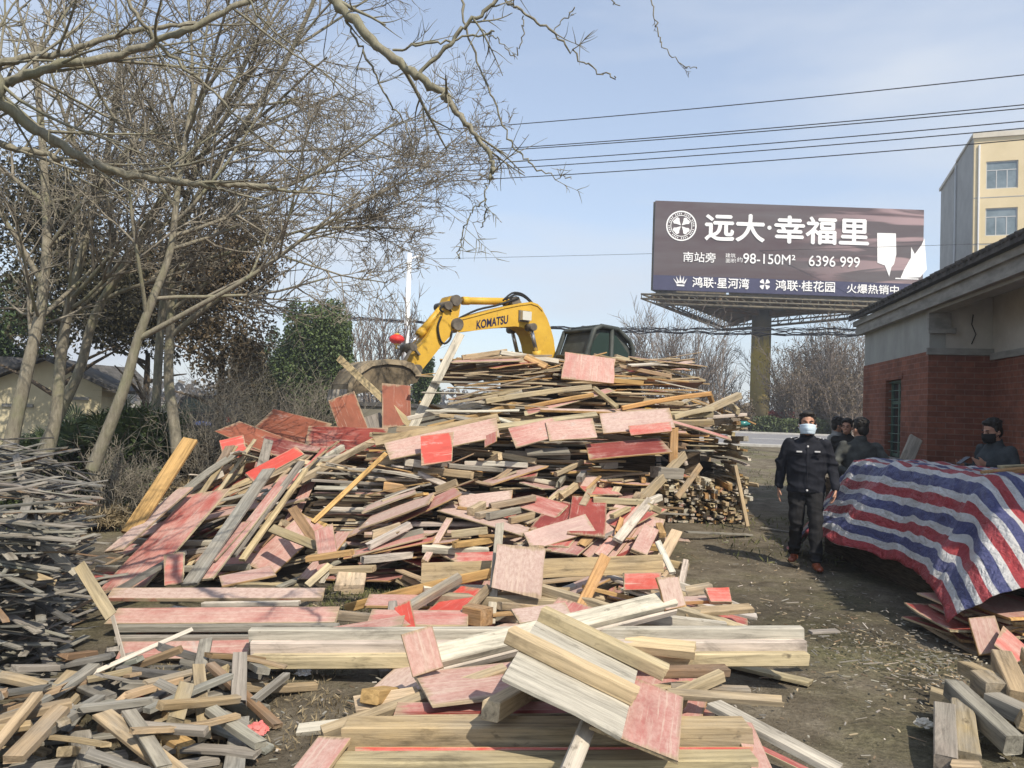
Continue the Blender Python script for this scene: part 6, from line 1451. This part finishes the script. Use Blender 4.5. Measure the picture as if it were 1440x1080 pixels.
def grow(p, d, L, r, lev, out, cfg, rr):
    n = 7 if lev < 2 else 5 if lev < 3 else 3
    pts, rad = [p.copy()], [r]; q = p.copy(); d = d.normalized(); end = cfg['end'][lev]
    for i in range(n):
        w = cfg['wob'][lev]; d = (d + Vector((rr.gauss(0, w), rr.gauss(0, w), rr.gauss(0, w) + cfg['up'][lev]))).normalized()
        q = q + d * (L / n); pts.append(q.copy()); rad.append(r * (1 - (1 - end) * (i + 1) / n))
    out.setdefault(lev, []).append((pts, rad))
    if lev >= cfg['max']: return
    nc = cfg['num'][lev]; nc = int(nc * rr.uniform(.75, 1.25) + .5)
    for c in range(nc):
        t = rr.uniform(cfg['from'][lev], 1.0) ** .9; i = min(int(t * n), n - 1); f = t * n - i
        b = pts[i].lerp(pts[i + 1], f); ax = (pts[i + 1] - pts[i]).normalized(); rb = rad[i] * (1 - f) + rad[i + 1] * f
        side = ax.cross(Vector((rr.gauss(0, 1), rr.gauss(0, 1), rr.gauss(0, 1))))
        if side.length < 1e-3: continue
        side.normalize(); an = R(rr.uniform(*cfg['ang'][lev])); dd = ax * math.cos(an) + side * math.sin(an) + Vector(cfg.get('bias', (0, 0, 0)))
        l2 = L * rr.uniform(*cfg['len'][lev]) * (1.1 - .45 * t); grow(b, dd, l2, max(cfg['rmin'], min(rb * .75, cfg['rad'][lev + 1] * rr.uniform(.7, 1.2))), lev + 1, out, cfg, rr)
def smooth_path(P, n=6):
    out = []
    for i in range(len(P) - 1):
        p0, p1, p2, p3 = P[max(i - 1, 0)], P[i], P[i + 1], P[min(i + 2, len(P) - 1)]
        for k in range(n):
            t = k / n; out.append(.5 * ((2 * p1) + (p2 - p0) * t + (2 * p0 - 5 * p1 + 4 * p2 - p3) * t * t + (3 * p1 - p0 - 3 * p2 + p3) * t ** 3))
    out.append(P[-1]); return out
def bark(name, c1, c2, c3):
    m = mat(name, c1, .9, .15); k = N(m); v = k.coord('Object'); f = k.noise(v, 2.5, 6, .65); f2 = k.noise(k.scaled(v, (9, 9, 2.5)), 3, 6, .75)
    c = k.ramp(f2, [(.3, c1), (.68, c2)]); c = k.mix(k.ramp(f, [(.48, 0.0), (.68, .75)]), c, c3); k.base(c); k.bump(f2, .6, .02); return m
M_BARK = bark('grey_green_bark', (.13, .115, .085), (.30, .275, .215), (.20, .205, .12))
M_TWIG = noisy('twig_bark', (.14, .125, .10), (.28, .255, .205), 3, .9, .1)
M_BARKN = bark('near_branch_bark', (.12, .11, .08), (.31, .29, .225), (.20, .20, .13))
M_TWIGD = noisy('dark_twig', (.07, .055, .04), (.15, .12, .09), 3, .9, .1)
CFG = dict(max=3, end=[.45, .35, .3, .4], wob=[.05, .07, .10, .15], up=[.03, .035, .02, .01], num=[8, 6, 4], ang=[(28, 62), (28, 68), (25, 70)], len=[(.42, .72), (.38, .66), (.3, .6)],
           rad=[.1, .026, .010, .0055], rmin=.0046)
CFG['from'] = [.22, .18, .15]
def bare_tree(trunks, label, seed, limbs, cfg=CFG, name='bare_tree', bm=None, tm=None, group=None):
    """trunks: list of (pixel path with depth, base radius); limbs: (start index along path, ...) grown by rule"""
    rr = random.Random(seed); tr, big, fine = [], [], []
    base = None
    for path, r0, r1, nl, L in trunks:
        P = smooth_path([at(*p) for p in path], 5); n = len(P)
        if base is None: base = P[0].copy()
        r0 *= .74; r1 *= .7; tr.append((P, [r0 + (r1 - r0) * (i / (n - 1)) ** .8 for i in range(n)]))
        for c in range(nl):
            t = rr.uniform(limbs, 1.0) if c > 1 else 1.0; i = min(n - 2, int(t * (n - 1))); ax = (P[i + 1] - P[i]).normalized()
            side = Vector((rr.gauss(0, 1) + cfg.get('limb', (0, 0, 0))[0], rr.gauss(0, .9), rr.gauss(0, .5) + cfg.get('limb', (0, 0, 0))[2])); side = (side - ax * side.dot(ax)).normalized()
            an = R(rr.uniform(25, 65)) if c > 1 else R(rr.uniform(5, 20)); out = {}
            rb = (r0 + (r1 - r0) * t ** .8)
            grow(P[i], ax * math.cos(an) + side * math.sin(an), L * rr.uniform(.7, 1.15) * (1.25 - .5 * t if c > 1 else .9), min(rb * .7, rr.uniform(.018, .034)), 0, out, cfg, rr)
            tr += out.get(0, [])
            for lv in (1, 2, 3): fine += out.get(lv, [])
    root = empty(name, base, 0, label, 'tree', group); mw = Matrix.Translation(-base)
    a = tubes_mesh('trunk', tr, bm or M_BARK); a.transform(mw); link('trunk', a, root)
    b = tubes_mesh('crown', fine, tm or M_TWIG); b.transform(mw); link('crown', b, root)
    return root
TG = 'bare trees at the left'
c1 = dict(CFG); c1['limb'] = (.5, 0, .1)
bare_tree([([(0, 700, 9.2), (18, 610, 9.2), (38, 520, 9.2), (58, 430, 9.3), (66, 330, 9.4), (60, 210, 9.6), (48, 60, 9.9)], .13, .05, 11, 2.1), ([(60, 400, 9.3), (20, 330, 9.2), (-40, 240, 9.0)], .05, .03, 4, 1.6)], 'bare grey tree leftmost of the thin trunks, leaning right', 11, .35, c1, group=TG)
bare_tree([([(60, 660, 10.0), (78, 590, 10.0), (86, 500, 10.0), (100, 420, 10.0), (122, 330, 10.1), (150, 220, 10.3), (170, 80, 10.6)], .12, .045, 11, 2.2)], 'bare grey tree with a straight pale trunk second from the left', 12, .4, c1, group=TG)
bare_tree([([(40, 680, 10.6), (75, 600, 10.6), (112, 520, 10.6), (135, 440, 10.6), (190, 350, 10.5), (235, 270, 10.4), (300, 170, 10.3), (360, 60, 10.2)], .115, .04, 12, 2.1)], 'bare tree whose long trunk leans far right behind the straight pale trunk', 13, .45, c1, group=TG)
bare_tree([([(130, 660, 9.0), (158, 590, 9.0), (178, 535, 9.0), (193, 480, 9.0), (215, 420, 9.0), (240, 350, 9.1), (252, 250, 9.2), (275, 120, 9.4)], .105, .04, 12, 2.3), ([(196, 476, 9.0), (280, 430, 9.0), (350, 390, 9.0), (420, 340, 9.1), (470, 300, 9.2)], .05, .02, 8, 1.7)],
          'bare tree with mossy yellow green slanting trunk in front of the palms', 14, .5, c1, group=TG)
bare_tree([([(250, 640, 10.8), (244, 590, 10.8), (237, 530, 10.8), (240, 450, 10.8), (243, 380, 10.8), (262, 280, 10.8), (300, 180, 10.9)], .12, .045, 11, 2.2), ([(243, 470, 10.8), (300, 425, 10.7), (380, 370, 10.6), (450, 320, 10.5), (540, 270, 10.4)], .06, .02, 7, 1.7)],
          'bare tree with an upright mossy trunk, rightmost of the thin trunks', 15, .5, c1, group=TG)
c2 = dict(CFG); c2['limb'] = (1.2, -.2, .25); c2['num'] = [7, 5, 4]
bare_tree([([(215, 640, 12.5), (220, 560, 12.5), (228, 440, 12.4), (250, 330, 12.2), (320, 210, 12.0), (400, 90, 11.8), (450, -20, 11.6)], .11, .04, 12, 2.5), ([(245, 340, 12.2), (340, 290, 12.0), (450, 240, 11.9), (560, 170, 11.8)], .055, .02, 6, 1.9), ([(240, 380, 12.2), (340, 350, 12.0), (440, 320, 11.9), (540, 300, 11.8)], .05, .018, 5, 1.6)],
          'bare tree reaching its fine twigs farthest right over the excavator', 16, .55, c2, group=TG)

# ---- the near tree: its trunk stands left of the view, its boughs hang across the top of it
def near_tree():
    rr = random.Random(5); big, fine = [], []
    T0 = Vector((-3.9, 2.6, -.05)); trunk = smooth_path([T0, Vector((-3.85, 2.65, 1.2)), Vector((-3.7, 2.7, 2.4)), Vector((-3.5, 2.8, 3.6)), Vector((-3.2, 2.9, 5.0))], 5)
    cfg = dict(CFG); cfg['rad'] = [.03, .012, .0045, .0026]; cfg['rmin'] = .0022; cfg['num'] = [7, 5, 3]; cfg['max'] = 2; cfg['len'] = [(.25, .5), (.3, .6), (.3, .6)]; cfg['up'] = [.02, .02, 0, 0]
    def bough(pre, px, r0, r1, nk, L, down=0.0, curl=.05):
        P = smooth_path([Vector(p) for p in pre] + [at(*p) for p in px], 7); n = len(P)
        for i in range(1, n - 1): P[i] = P[i] + Vector((rr.gauss(0, .006), rr.gauss(0, .006), rr.gauss(0, .008)))
        r0 *= .74; r1 *= .8; big.append((P, [max(.003, (r0 + (r1 - r0) * (i / (n - 1))) * (1 + .10 * math.sin(i * 1.7) + rr.gauss(0, .05))) for i in range(n)])); s = len(pre) * 7 - 7
        for c in range(nk):
            i = rr.randint(max(1, s), n - 2); ax = (P[i + 1] - P[i]).normalized(); side = Vector((rr.gauss(.2, 1), rr.gauss(0, 1), rr.gauss(0, 1))); side = (side - ax * side.dot(ax)).normalized(); an = R(rr.uniform(25, 70)); out = {}
            grow(P[i], ax * math.cos(an) + side * math.sin(an) + Vector((0, 0, down)), L * rr.uniform(.4, 1.2), min(big[-1][1][i] * .55, .011), 1, out, cfg, rr)
            for lv in out: fine.extend(out[lv])
    bough([(-3.7, 2.7, 2.4)], [(-60, 90, 4.2), (0, 143, 4.4), (60, 190, 4.5), (120, 225, 4.6), (180, 245, 4.7), (260, 256, 4.8), (330, 258, 4.9), (388, 262, 5.0)], .05, .021, 14, .9)
    bough([(-3.62, 2.75, 2.9)], [(-60, 175, 4.7), (0, 202, 4.8), (60, 218, 4.9), (130, 236, 5.0), (200, 256, 5.1)], .045, .012, 9, .8)
    bough([(-3.5, 2.8, 3.5)], [(-40, 140, 4.4), (0, 122, 4.5), (60, 98, 4.5), (170, 75, 4.6), (260, 42, 4.6), (350, 2, 4.7), (420, -30, 4.8)], .045, .018, 14, 1.0)
    bough([(-3.5, 2.8, 3.6)], [(-40, 95, 4.6), (0, 86, 4.7), (80, 76, 4.8), (150, 55, 4.9), (240, 36, 5.0), (290, 32, 5.1)], .04, .014, 12, .8)
    bough([(-3.2, 2.9, 5.0), (-2.4, 3.2, 4.9)], [(380, -90, 3.9), (440, -30, 3.8), (484, 16, 3.7), (530, 60, 3.65), (586, 108, 3.6), (622, 134, 3.6), (634, 146, 3.6), (655, 175, 3.6), (684, 208, 3.6), (694, 236, 3.6), (689, 252, 3.6)], .045, .008, 6, .45)
    bough([], [(689, 248, 3.6), (684, 260, 3.6), (682, 285, 3.6), (683, 300, 3.6), (676, 320, 3.6)], .006, .0035, 2, .12)
    bough([], [(683, 280, 3.6), (665, 295, 3.62), (652, 322, 3.64), (648, 345, 3.66), (644, 362, 3.66)], .006, .003, 3, .2)
    bough([], [(586, 108, 3.6), (620, 72, 3.6), (655, 38, 3.6), (690, 8, 3.6), (710, -20, 3.6)], .014, .010, 3, .3)
    bough([], [(552, 70, 3.64), (600, 62, 3.6), (650, 52, 3.6), (695, 44, 3.6)], .008, .006, 3, .3)
    bough([], [(690, 46, 3.6), (702, 60, 3.6), (722, 78, 3.62)], .004, .0025, 1, .15)
    bough([], [(486, 28, 3.7), (515, 75, 3.75), (540, 128, 3.8), (565, 170, 3.85), (588, 222, 3.9)], .010, .005, 4, .25)
    bough([(-2.4, 3.2, 4.9)], [(620, -60, 3.9), (646, -5, 3.9), (660, 55, 3.9), (690, 130, 3.9), (720, 200, 3.9), (745, 228, 3.9), (775, 245, 3.9), (803, 252, 3.9)], .012, .0035, 2, .2)
    bough([(-2.4, 3.2, 4.9)], [(650, -60, 3.7), (710, -2, 3.7), (740, 20, 3.7), (780, 48, 3.7), (815, 80, 3.7), (845, 102, 3.7), (866, 109, 3.7)], .012, .004, 7, .22)
    bough([], [(776, 45, 3.7), (796, 25, 3.7), (808, 10, 3.7)], .004, .003, 1, .06)
    bough([], [(736, 22, 3.7), (735, 50, 3.7), (727, 78, 3.7)], .003, .002, 0, .06)
    bough([(-2.4, 3.2, 4.9)], [(840, -60, 4.2), (858, -4, 4.2), (872, 8, 4.2)], .008, .003, 1, .1)
    bough([(-2.4, 3.2, 4.9)], [(900, -60, 4.3), (916, 0, 4.3), (924, 40, 4.3), (934, 68, 4.3), (962, 92, 4.3), (980, 96, 4.3)], .007, .003, 2, .12)
    bough([(-3.2, 2.9, 5.0)], [(120, -80, 4.4), (180, 0, 4.5), (220, 60, 4.6), (290, 120, 4.7), (350, 180, 4.8), (420, 240, 4.9)], .022, .006, 8, .7)
    bough([(-3.2, 2.9, 5.0)], [(330, -60, 4.4), (350, 5, 4.4), (400, 55, 4.5), (450, 100, 4.6), (500, 150, 4.7)], .014, .005, 7, .6)
    root = empty('bare_tree', T0, 0, 'nearest bare tree, its thick knobbly boughs hanging across the top of the picture', 'tree', TG)
    a = tubes_mesh('trunk', [(trunk, [.2 - .1 * i / (len(trunk) - 1) for i in range(len(trunk))])] + big, M_BARKN); a.transform(Matrix.Translation(-T0)); link('trunk', a, root)
    b = tubes_mesh('crown', fine, M_BARKN); b.transform(Matrix.Translation(-T0)); link('crown', b, root)
near_tree()

# ---- leafy and twiggy masses
def blob_points(c, r, n, shell=.35, sub=7, seed=0):
    """points in lumpy clumps inside an ellipsoid"""
    q = np.random.default_rng(seed); k = max(4, sub)
    cc = q.normal(size=(k, 3)); cc /= np.linalg.norm(cc, axis=1, keepdims=True); cc *= q.uniform(.35, .95, (k, 1)); rs = q.uniform(.28, .55, k)
    w = rs ** 2; idx = q.choice(k, n, p=w / w.sum())
    d = q.normal(size=(n, 3)); d /= np.linalg.norm(d, axis=1, keepdims=True); rad = 1 - shell * q.random(n) ** 1.5 * 1.6
    P = cc[idx] + d * (rs[idx] * rad)[:, None]
    return np.asarray(c)[None, :] + P * np.asarray(r)[None, :]
def leafy(name, label, cat, base, h, r, n, size, m, seed, trunk_r=.12, elong=2.0, group=None, zc=.6, sub=9, up=0.0, stems=1, crown='crown'):
    """trunk + crown of separate leaves"""
    root = empty(name, base, 0, label, cat, group); rr = random.Random(seed); ch = []
    for s in range(stems):
        x, y = (rr.uniform(-.5, .5) * r[0], rr.uniform(-.5, .5) * r[1]) if stems > 1 else (0, 0)
        P = [Vector((x * .5, y * .5, -.1)), Vector((x * .7, y * .7, h * .35)), Vector((x, y, h * .8))]; ch.append((smooth_path(P, 3), [trunk_r * (1 - .1 * i) for i in range(7)]))
        for i in range(6): 
            a = rr.uniform(0, 6.28); s_ = P[1].lerp(P[2], rr.random()); e = s_ + Vector((math.cos(a) * r[0] * .7, math.sin(a) * r[1] * .7, rr.uniform(.1, .5) * r[2])); ch.append(([s_, s_.lerp(e, .5) + Vector((0, 0, .05)), e], [trunk_r * .4, trunk_r * .25, trunk_r * .1]))
    link('trunk', tubes_mesh('trunk', ch, M_TWIGD), root)
    P = blob_points((0, 0, h * zc), r, n, seed=seed, sub=sub); P = P[P[:, 2] > .03]
    sz = np.random.default_rng(seed).uniform(.6, 1.3, len(P)) * size
    link(crown, cards(len(P), P, sz, crown, m, elong, up), root); return root
M_EVG = leafmat('evergreen_leaves', (.018, .035, .012), (.075, .115, .035), .5)
M_EVG2 = leafmat('light_evergreen_leaves', (.03, .05, .015), (.10, .14, .045), .5)
M_DARKL = leafmat('dark_dull_leaves', (.022, .022, .012), (.085, .075, .04), .4)
M_BRNL = leafmat('withered_brown_leaves', (.05, .038, .022), (.16, .12, .07), .5)
M_REDL = leafmat('red_hedge_leaves', (.16, .03, .02), (.36, .07, .05), .8)
M_HEDGE = leafmat('hedge_leaves', (.03, .045, .015), (.10, .13, .05), .8)
M_PALM = leafmat('palm_leaves', (.025, .045, .015), (.11, .15, .055), .8)
def veg(px, py_base, D): p = at(px, py_base, D); return (p.x, D, gz(p.x, D))
def span(px0, px1, D): return abs(at(px1, 560, D).x - at(px0, 560, D).x)
def ztop(px, py, D): return at(px, py, D).z - gz(0, D)
EG = 'dark trees behind the bare trunks'
for px, D, w, top, m, lab, n, sz in ((80, 15.5, 260, 215, M_DARKL, 'dull olive brown tree overgrown with creepers behind the leftmost trunks', 20000, .045),
                                     (310, 16.5, 190, 300, M_BRNL, 'dense brown tree behind the upright mossy trunk', 20000, .042),
                                     (205, 19, 170, 330, M_DARKL, 'darker creeper covered tree between the two big brown crowns', 14000, .055),
                                     (10, 23, 130, 400, M_EVG, 'dark green tree at the left picture edge beside the small house', 12000, .06)):
    b = veg(px, 560, D); zt = ztop(px, top, D); r = span(px - w / 2, px + w / 2, D) / 2
    leafy('overgrown_tree', lab, 'tree', b, zt * .6, (r, r * .8, zt * .31), n, sz, m, px, .13, 2.2, EG, 1.15, 16)
EV = 'evergreen trees beyond the yard'
for px, D, w, top, m, lab, n in ((445, 28, 104, 415, M_EVG2, 'bushy green evergreen tree, tallest left of the excavator bucket', 15000), (398, 30, 60, 455, M_EVG, 'smaller dark evergreen tree left of the bushy green one', 6000),
                                 (598, 34, 40, 512, M_EVG, 'small round evergreen tree under the excavator arm', 4000), (350, 27, 70, 470, M_DARKL, 'low olive tree behind the brown crown', 5000)):
    b = veg(px, 570, D); zt = ztop(px, top, D); r = span(px - w / 2, px + w / 2, D) / 2
    leafy('evergreen_tree', lab, 'tree', b, zt * .6, (r, r * .9, zt * .5), int(n * 3.2), .062, m, px + 1, .14, 2.0, EV, .9, 30)
# bare twiggy bushes and trees beyond the road
def thicket(px, D, w, top, label, seed, dens, name='bare_bush', cat='bush', tm=None, group=None, leaf=None):
    rr = random.Random(seed); b = Vector(veg(px, 590, D)); zt = ztop(px, top, D); r = span(px - w / 2, px + w / 2, D) / 2
    cfg = dict(CFG); cfg['rad'] = [.05, .03, .022, .017]; cfg['rmin'] = .015; cfg['max'] = 2; cfg['num'] = [9, 8, 4]; cfg['up'] = [.06, .05, .03, 0]; cfg['from'] = [.15, .15, .15]; cfg['len'] = [(.35, .6), (.35, .6), (.3, .5)]; cfg['ang'] = [(18, 45), (20, 50), (20, 50)]
    st, fine = [], []
    for i in range(dens):
        x, y = rr.uniform(-r, r) * .8, rr.uniform(-1, 1) * min(r, 2.0); out = {}
        grow(Vector((x, y, -.1)), Vector((rr.gauss(x / max(r, .1) * .35, .15), rr.gauss(0, .15), 1)), zt * rr.uniform(.6, 1.0), .05, 0, out, cfg, rr); st += out[0]
        for lv in (1, 2): fine += out.get(lv, [])
    root = empty(name, b, 0, label, cat, group); link('stem', tubes_mesh('stem', st, tm or M_TWIG), root); link('twigs', tubes_mesh('twigs', fine, tm or M_TWIG), root)
    if leaf:
        P = np.array([p[0][-1] for p in fine]); P = P + rng.normal(0, .12, P.shape); P = np.concatenate([P, P + rng.normal(0, .15, P.shape)]); P = P[P[:, 2] > .02]
        link('foliage', cards(len(P), P, rng.uniform(.04, .09, len(P)), 'foliage', leaf, 2), root)
BG = 'bare thickets beyond the road'
M_TWF = noisy('far_twigs', (.14, .115, .095), (.25, .21, .18), 2, .9, .1)
for px, D, w, top, lab, n, lf in ((950, 52, 120, 448, 'bare greyish tree clump just left of the billboard pole', 26, None), (1010, 60, 70, 500, 'pale low bare bush left of the billboard pole', 14, None), (1125, 60, 80, 478, 'bare tree clump just right of the billboard pole', 18, None),
                                  (1160, 50, 120, 470, 'bare thicket behind the walking man and left of the brick wall', 28, M_BRNL), (1195, 56, 70, 455, 'taller bare tree beside the brick wall edge', 12, None), (1140, 49.5, 100, 530, 'low brown thicket in front of the bare trees right of the pole', 34, M_BRNL),
                                  (1195, 47.4, 70, 540, 'low olive brown thicket beside the brick wall', 22, M_BRNL), (530, 40, 70, 425, 'bare grey tree behind the red lantern', 16, None), (1030, 48, 40, 565, 'low brown scrub at the foot of the billboard pole', 18, M_BRNL), (915, 56, 60, 500, 'low pale scrub right of the excavator cab', 12, None)):
    thicket(px, D, w, top, lab, px, n, 'bare_tree' if 'tree' in lab else 'bare_bush', 'tree' if 'tree' in lab else 'bush', M_TWF, BG, lf)
# hedges along the road
def hedge(px0, px1, D, h, m, label, depth=.9, n=5000, name='hedge', capm=None):
    a, b_ = at(px0, 590, D), at(px1, 590, D); L = b_.x - a.x; root = empty(name, (a.x, D, gz(0, D)), 0, label, 'hedge')
    x, y, z = rng.uniform(0, L, n), rng.uniform(0, depth, n), rng.uniform(0, 1, n) ** .7; z = z * h * (1 + .07 * np.sin(x * 2.1) + .05 * np.sin(x * 5.3 + 1))
    link('foliage', cards(n, np.stack([x, y, z], 1), rng.uniform(.07, .14, n), 'foliage', m, 1.8), root)
    if capm:
        x, y = rng.uniform(0, L, n // 2), rng.uniform(-.1, depth, n // 2); link('red_shoots', cards(n // 2, np.stack([x, y, h * rng.uniform(.88, 1.16, n // 2)], 1), rng.uniform(.07, .13, n // 2), 'red_shoots', capm, 2), root)
    link('stem', tubes_mesh('stem', [([Vector((t, depth / 2, -.05)), Vector((t + .05, depth / 2, h * .8))], [.04, .02]) for t in np.arange(.3, L, .8)], M_TWIGD), root)
hedge(1058, 1240, 47.2, .95, M_HEDGE, 'clipped green hedge beyond the road, behind the walking man', 1.2, 9000)
hedge(1086, 1126, 48.8, 1.25, M_REDL, 'short strip of red leaved hedge beyond the green one', .8, 2600)
hedge(350, 480, 33, 1.0, M_HEDGE, 'green hedge with red new shoots behind the left heap', 1.4, 8000, capm=M_REDL)
hedge(560, 660, 36, .9, M_HEDGE, 'low green hedge beyond the boundary wall under the boom', 1.2, 4000)
# undergrowth below the left trees: palms, leafy shrubs, withered weeds
def palm(px, D, h, nf, seed, label):
    b = veg(px, 600, D); root = empty('fan_palm', b, 0, label, 'palm', 'small palms under the bare trees'); rr = random.Random(seed); st, V, F = [], [], []
    for i in range(nf):
        a = rr.uniform(0, 6.28); t = rr.uniform(.25, .9); L = h * rr.uniform(.45, .7); p0 = Vector((0, 0, h * .25)); d = Vector((math.cos(a) * t, math.sin(a) * t, 1 - t * .55)).normalized(); p1 = p0 + d * L; st.append(([p0, p0.lerp(p1, .5), p1], [.012, .009, .007]))
        side = d.cross(Vector((0, 0, 1))).normalized(); n_ = side.cross(d)
        for k in range(14):
            f = (k / 13 - .5) * 2.5; e = (d * math.cos(f) + side * math.sin(f)); fl = h * .33 * (1 - .25 * abs(f) / 1.25) * rr.uniform(.85, 1.1); s = e.cross(n_).normalized() * .016; q = p1 + e * fl - Vector((0, 0, fl * .22)); m_ = p1 + e * fl * .5 + n_ * .01
            b0 = len(V); V += [p1, m_ + s, q, m_ - s]; F.append((b0, b0 + 1, b0 + 2, b0 + 3))
    st.append(([Vector((0, 0, -.1)), Vector((0, 0, h * .15)), Vector((0, 0, h * .3))], [.06, .055, .04]))
    link('stem', tubes_mesh('stem', st, M_TWIGD), root)
    me = bpy.data.meshes.new('fronds'); me.from_pydata([tuple(v) for v in V], [], F); me.materials.append(M_PALM); me.update(); link('fronds', me, root)
for i, (px, D, h, lab) in enumerate(((140, 11.2, 1.55, 'fan palm under the cream gable, right of the slanting mossy trunk'), (195, 11.6, 1.5, 'fan palm between the slanting and the upright mossy trunks'), (90, 11.6, 1.25, 'low fan palm in front of the small cream house'), (225, 12.4, 1.45, 'taller fan palm just left of the upright mossy trunk'), (40, 11, 1.0, 'small fan palm at the foot of the leftmost trunk'))):
    palm(px, D, h, 20, 40 + i, lab)
UG = 'shrubs of the undergrowth'
for px, D, w, h, m, lab, n in ((200, 11.4, 120, 1.25, M_PALM, 'dark green shrub filling the gap under the bare trees', 5200), (110, 11.8, 110, .95, M_HEDGE, 'leafy shrub below the small cream house', 4200), (300, 12.5, 120, .95, M_BRNL, 'withered brown shrub right of the upright mossy trunk', 4200), (30, 11.2, 110, .9, M_HEDGE, 'green shrub at the left picture edge behind the laths', 3600),
                               (370, 14, 110, .95, M_BRNL, 'withered grey brown weeds behind the tilted brown sheets', 4200), (270, 10.9, 110, .42, M_DRY, 'tangled dry weeds at the foot of the upright mossy trunk', 5200), (330, 11.3, 120, .62, M_DRY, 'dry weeds behind the left heap', 4200), (440, 15, 90, .8, M_DRY, 'straw coloured weeds left of the bucket', 3000), (120, 9.6, 120, .28, M_DRY, 'dry weeds around the slanting trunk foot', 2500), (150, 12.2, 150, 1.45, M_HEDGE, 'tall leafy green shrub behind the fan palms', 7000), (235, 12.9, 100, 1.2, M_PALM, 'dark green shrub behind the upright mossy trunk', 5000)):
    b = veg(px, 600, D); r = span(px - w / 2, px + w / 2, D) / 2
    leafy('shrub', lab, 'shrub', b, h * .7, (r, .6, h * .55), n, .045 if m is not M_DRY else .02, m, px + 3, .015, 2.4 if m is not M_DRY else 11, UG, .75, 12, .5, 5, 'foliage')
for px, D, w, top, lab in ((275, 11.5, 90, 545, 'leafless shrub in front of the parked car'), (345, 13, 110, 520, 'leafless scrub behind the tilted brown sheets'), (425, 16, 90, 530, 'leafless scrub in front of the red tipped hedge'), (180, 10.2, 90, 610, 'leafless scrub between the slanting trunk and the lath heap')):
    rr = random.Random(px); b = Vector(veg(px, 600, D)); zt = ztop(px, top, D); r = span(px - w / 2, px + w / 2, D) / 2; cfg = dict(CFG); cfg['rad'] = [.012, .008, .005, .004]; cfg['rmin'] = .004; cfg['max'] = 2; cfg['num'] = [6, 5, 3]; st, fine = [], []
    for i in range(34):
        out = {}; grow(Vector((rr.uniform(-r, r), rr.uniform(-.5, .5), -.05)), Vector((rr.gauss(0, .35), rr.gauss(0, .3), 1)), zt * rr.uniform(.5, 1), .01, 0, out, cfg, rr); st += out[0]
        for lv in (1, 2): fine += out.get(lv, [])
    root = empty('bare_shrub', b, 0, lab, 'shrub', 'leafless scrub of the undergrowth'); link('stem', tubes_mesh('stem', st, M_TWIG), root); link('twigs', tubes_mesh('twigs', fine, M_TWIG), root)
# grass
grass('grass', 15000, (-7, 5), (9, 32), .10, M_GRASS, lambda x, y: (np.sin(x * .9 + y * .4) + np.sin(y * .7 - x * 1.3) > -.1) & ~((x > -2) & (x < 2.5) & (y < 14)))
grass('grass', 9000, (2.5, 14), (13, 33), .10, M_GRASS, lambda x, y: (np.sin(x * .8 + y * .5) + np.sin(y * .35 + x) > .1) & (x < 6 + .18 * (y - 12)))
grass('grass', 2600, (-1.6, -.6), (6.0, 7.6), .05, M_GRASS, lambda x, y: y > 6.2)
grass('dry_grass', 9000, (-2.2, .2), (3.2, 6.0), .045, M_DRY, lambda x, y: np.sin(x * 5 + y * 3) + np.sin(y * 6 - x * 2) > -.4)
grass('dry_grass', 4500, (1.0, 4.2), (3.2, 13), .022, M_DRY, lambda x, y: np.sin(x * 3 + y * 2) + np.sin(y * 3 - x * 4) > .2)
tag(link('far_trees', cards(9000, np.stack([rng.uniform(-190, 190, 9000), rng.uniform(150, 175, 9000), gz(0, 100) + rng.uniform(0, 1, 9000) ** 1.3 * (3.2 + 1.6 * np.sin(np.linspace(0, 60, 9000)))], 1), rng.uniform(.6, 1.6, 9000), 'far_trees', M_BRNL, 1.5)), 'far low tree belt on the horizon', 'tree belt', kind='stuff')

# ================================================================== the day's thin haze, an even body of air round the whole place
def haze():
    m = bpy.data.materials.new('thin_haze'); m.use_nodes = True; t = m.node_tree
    for n in list(t.nodes): t.nodes.remove(n)
    v = t.nodes.new('ShaderNodeVolumePrincipled'); v.inputs['Color'].default_value = (.80, .86, .95, 1); v.inputs['Density'].default_value = .0017; v.inputs['Anisotropy'].default_value = .2
    o = t.nodes.new('ShaderNodeOutputMaterial'); t.links.new(v.outputs[0], o.inputs['Volume'])
    b = MB(); b.box(-234, 234, -28, 224, -1.2, 25.5); h = b.build('haze', m); tag(h, kind='stuff')
haze()
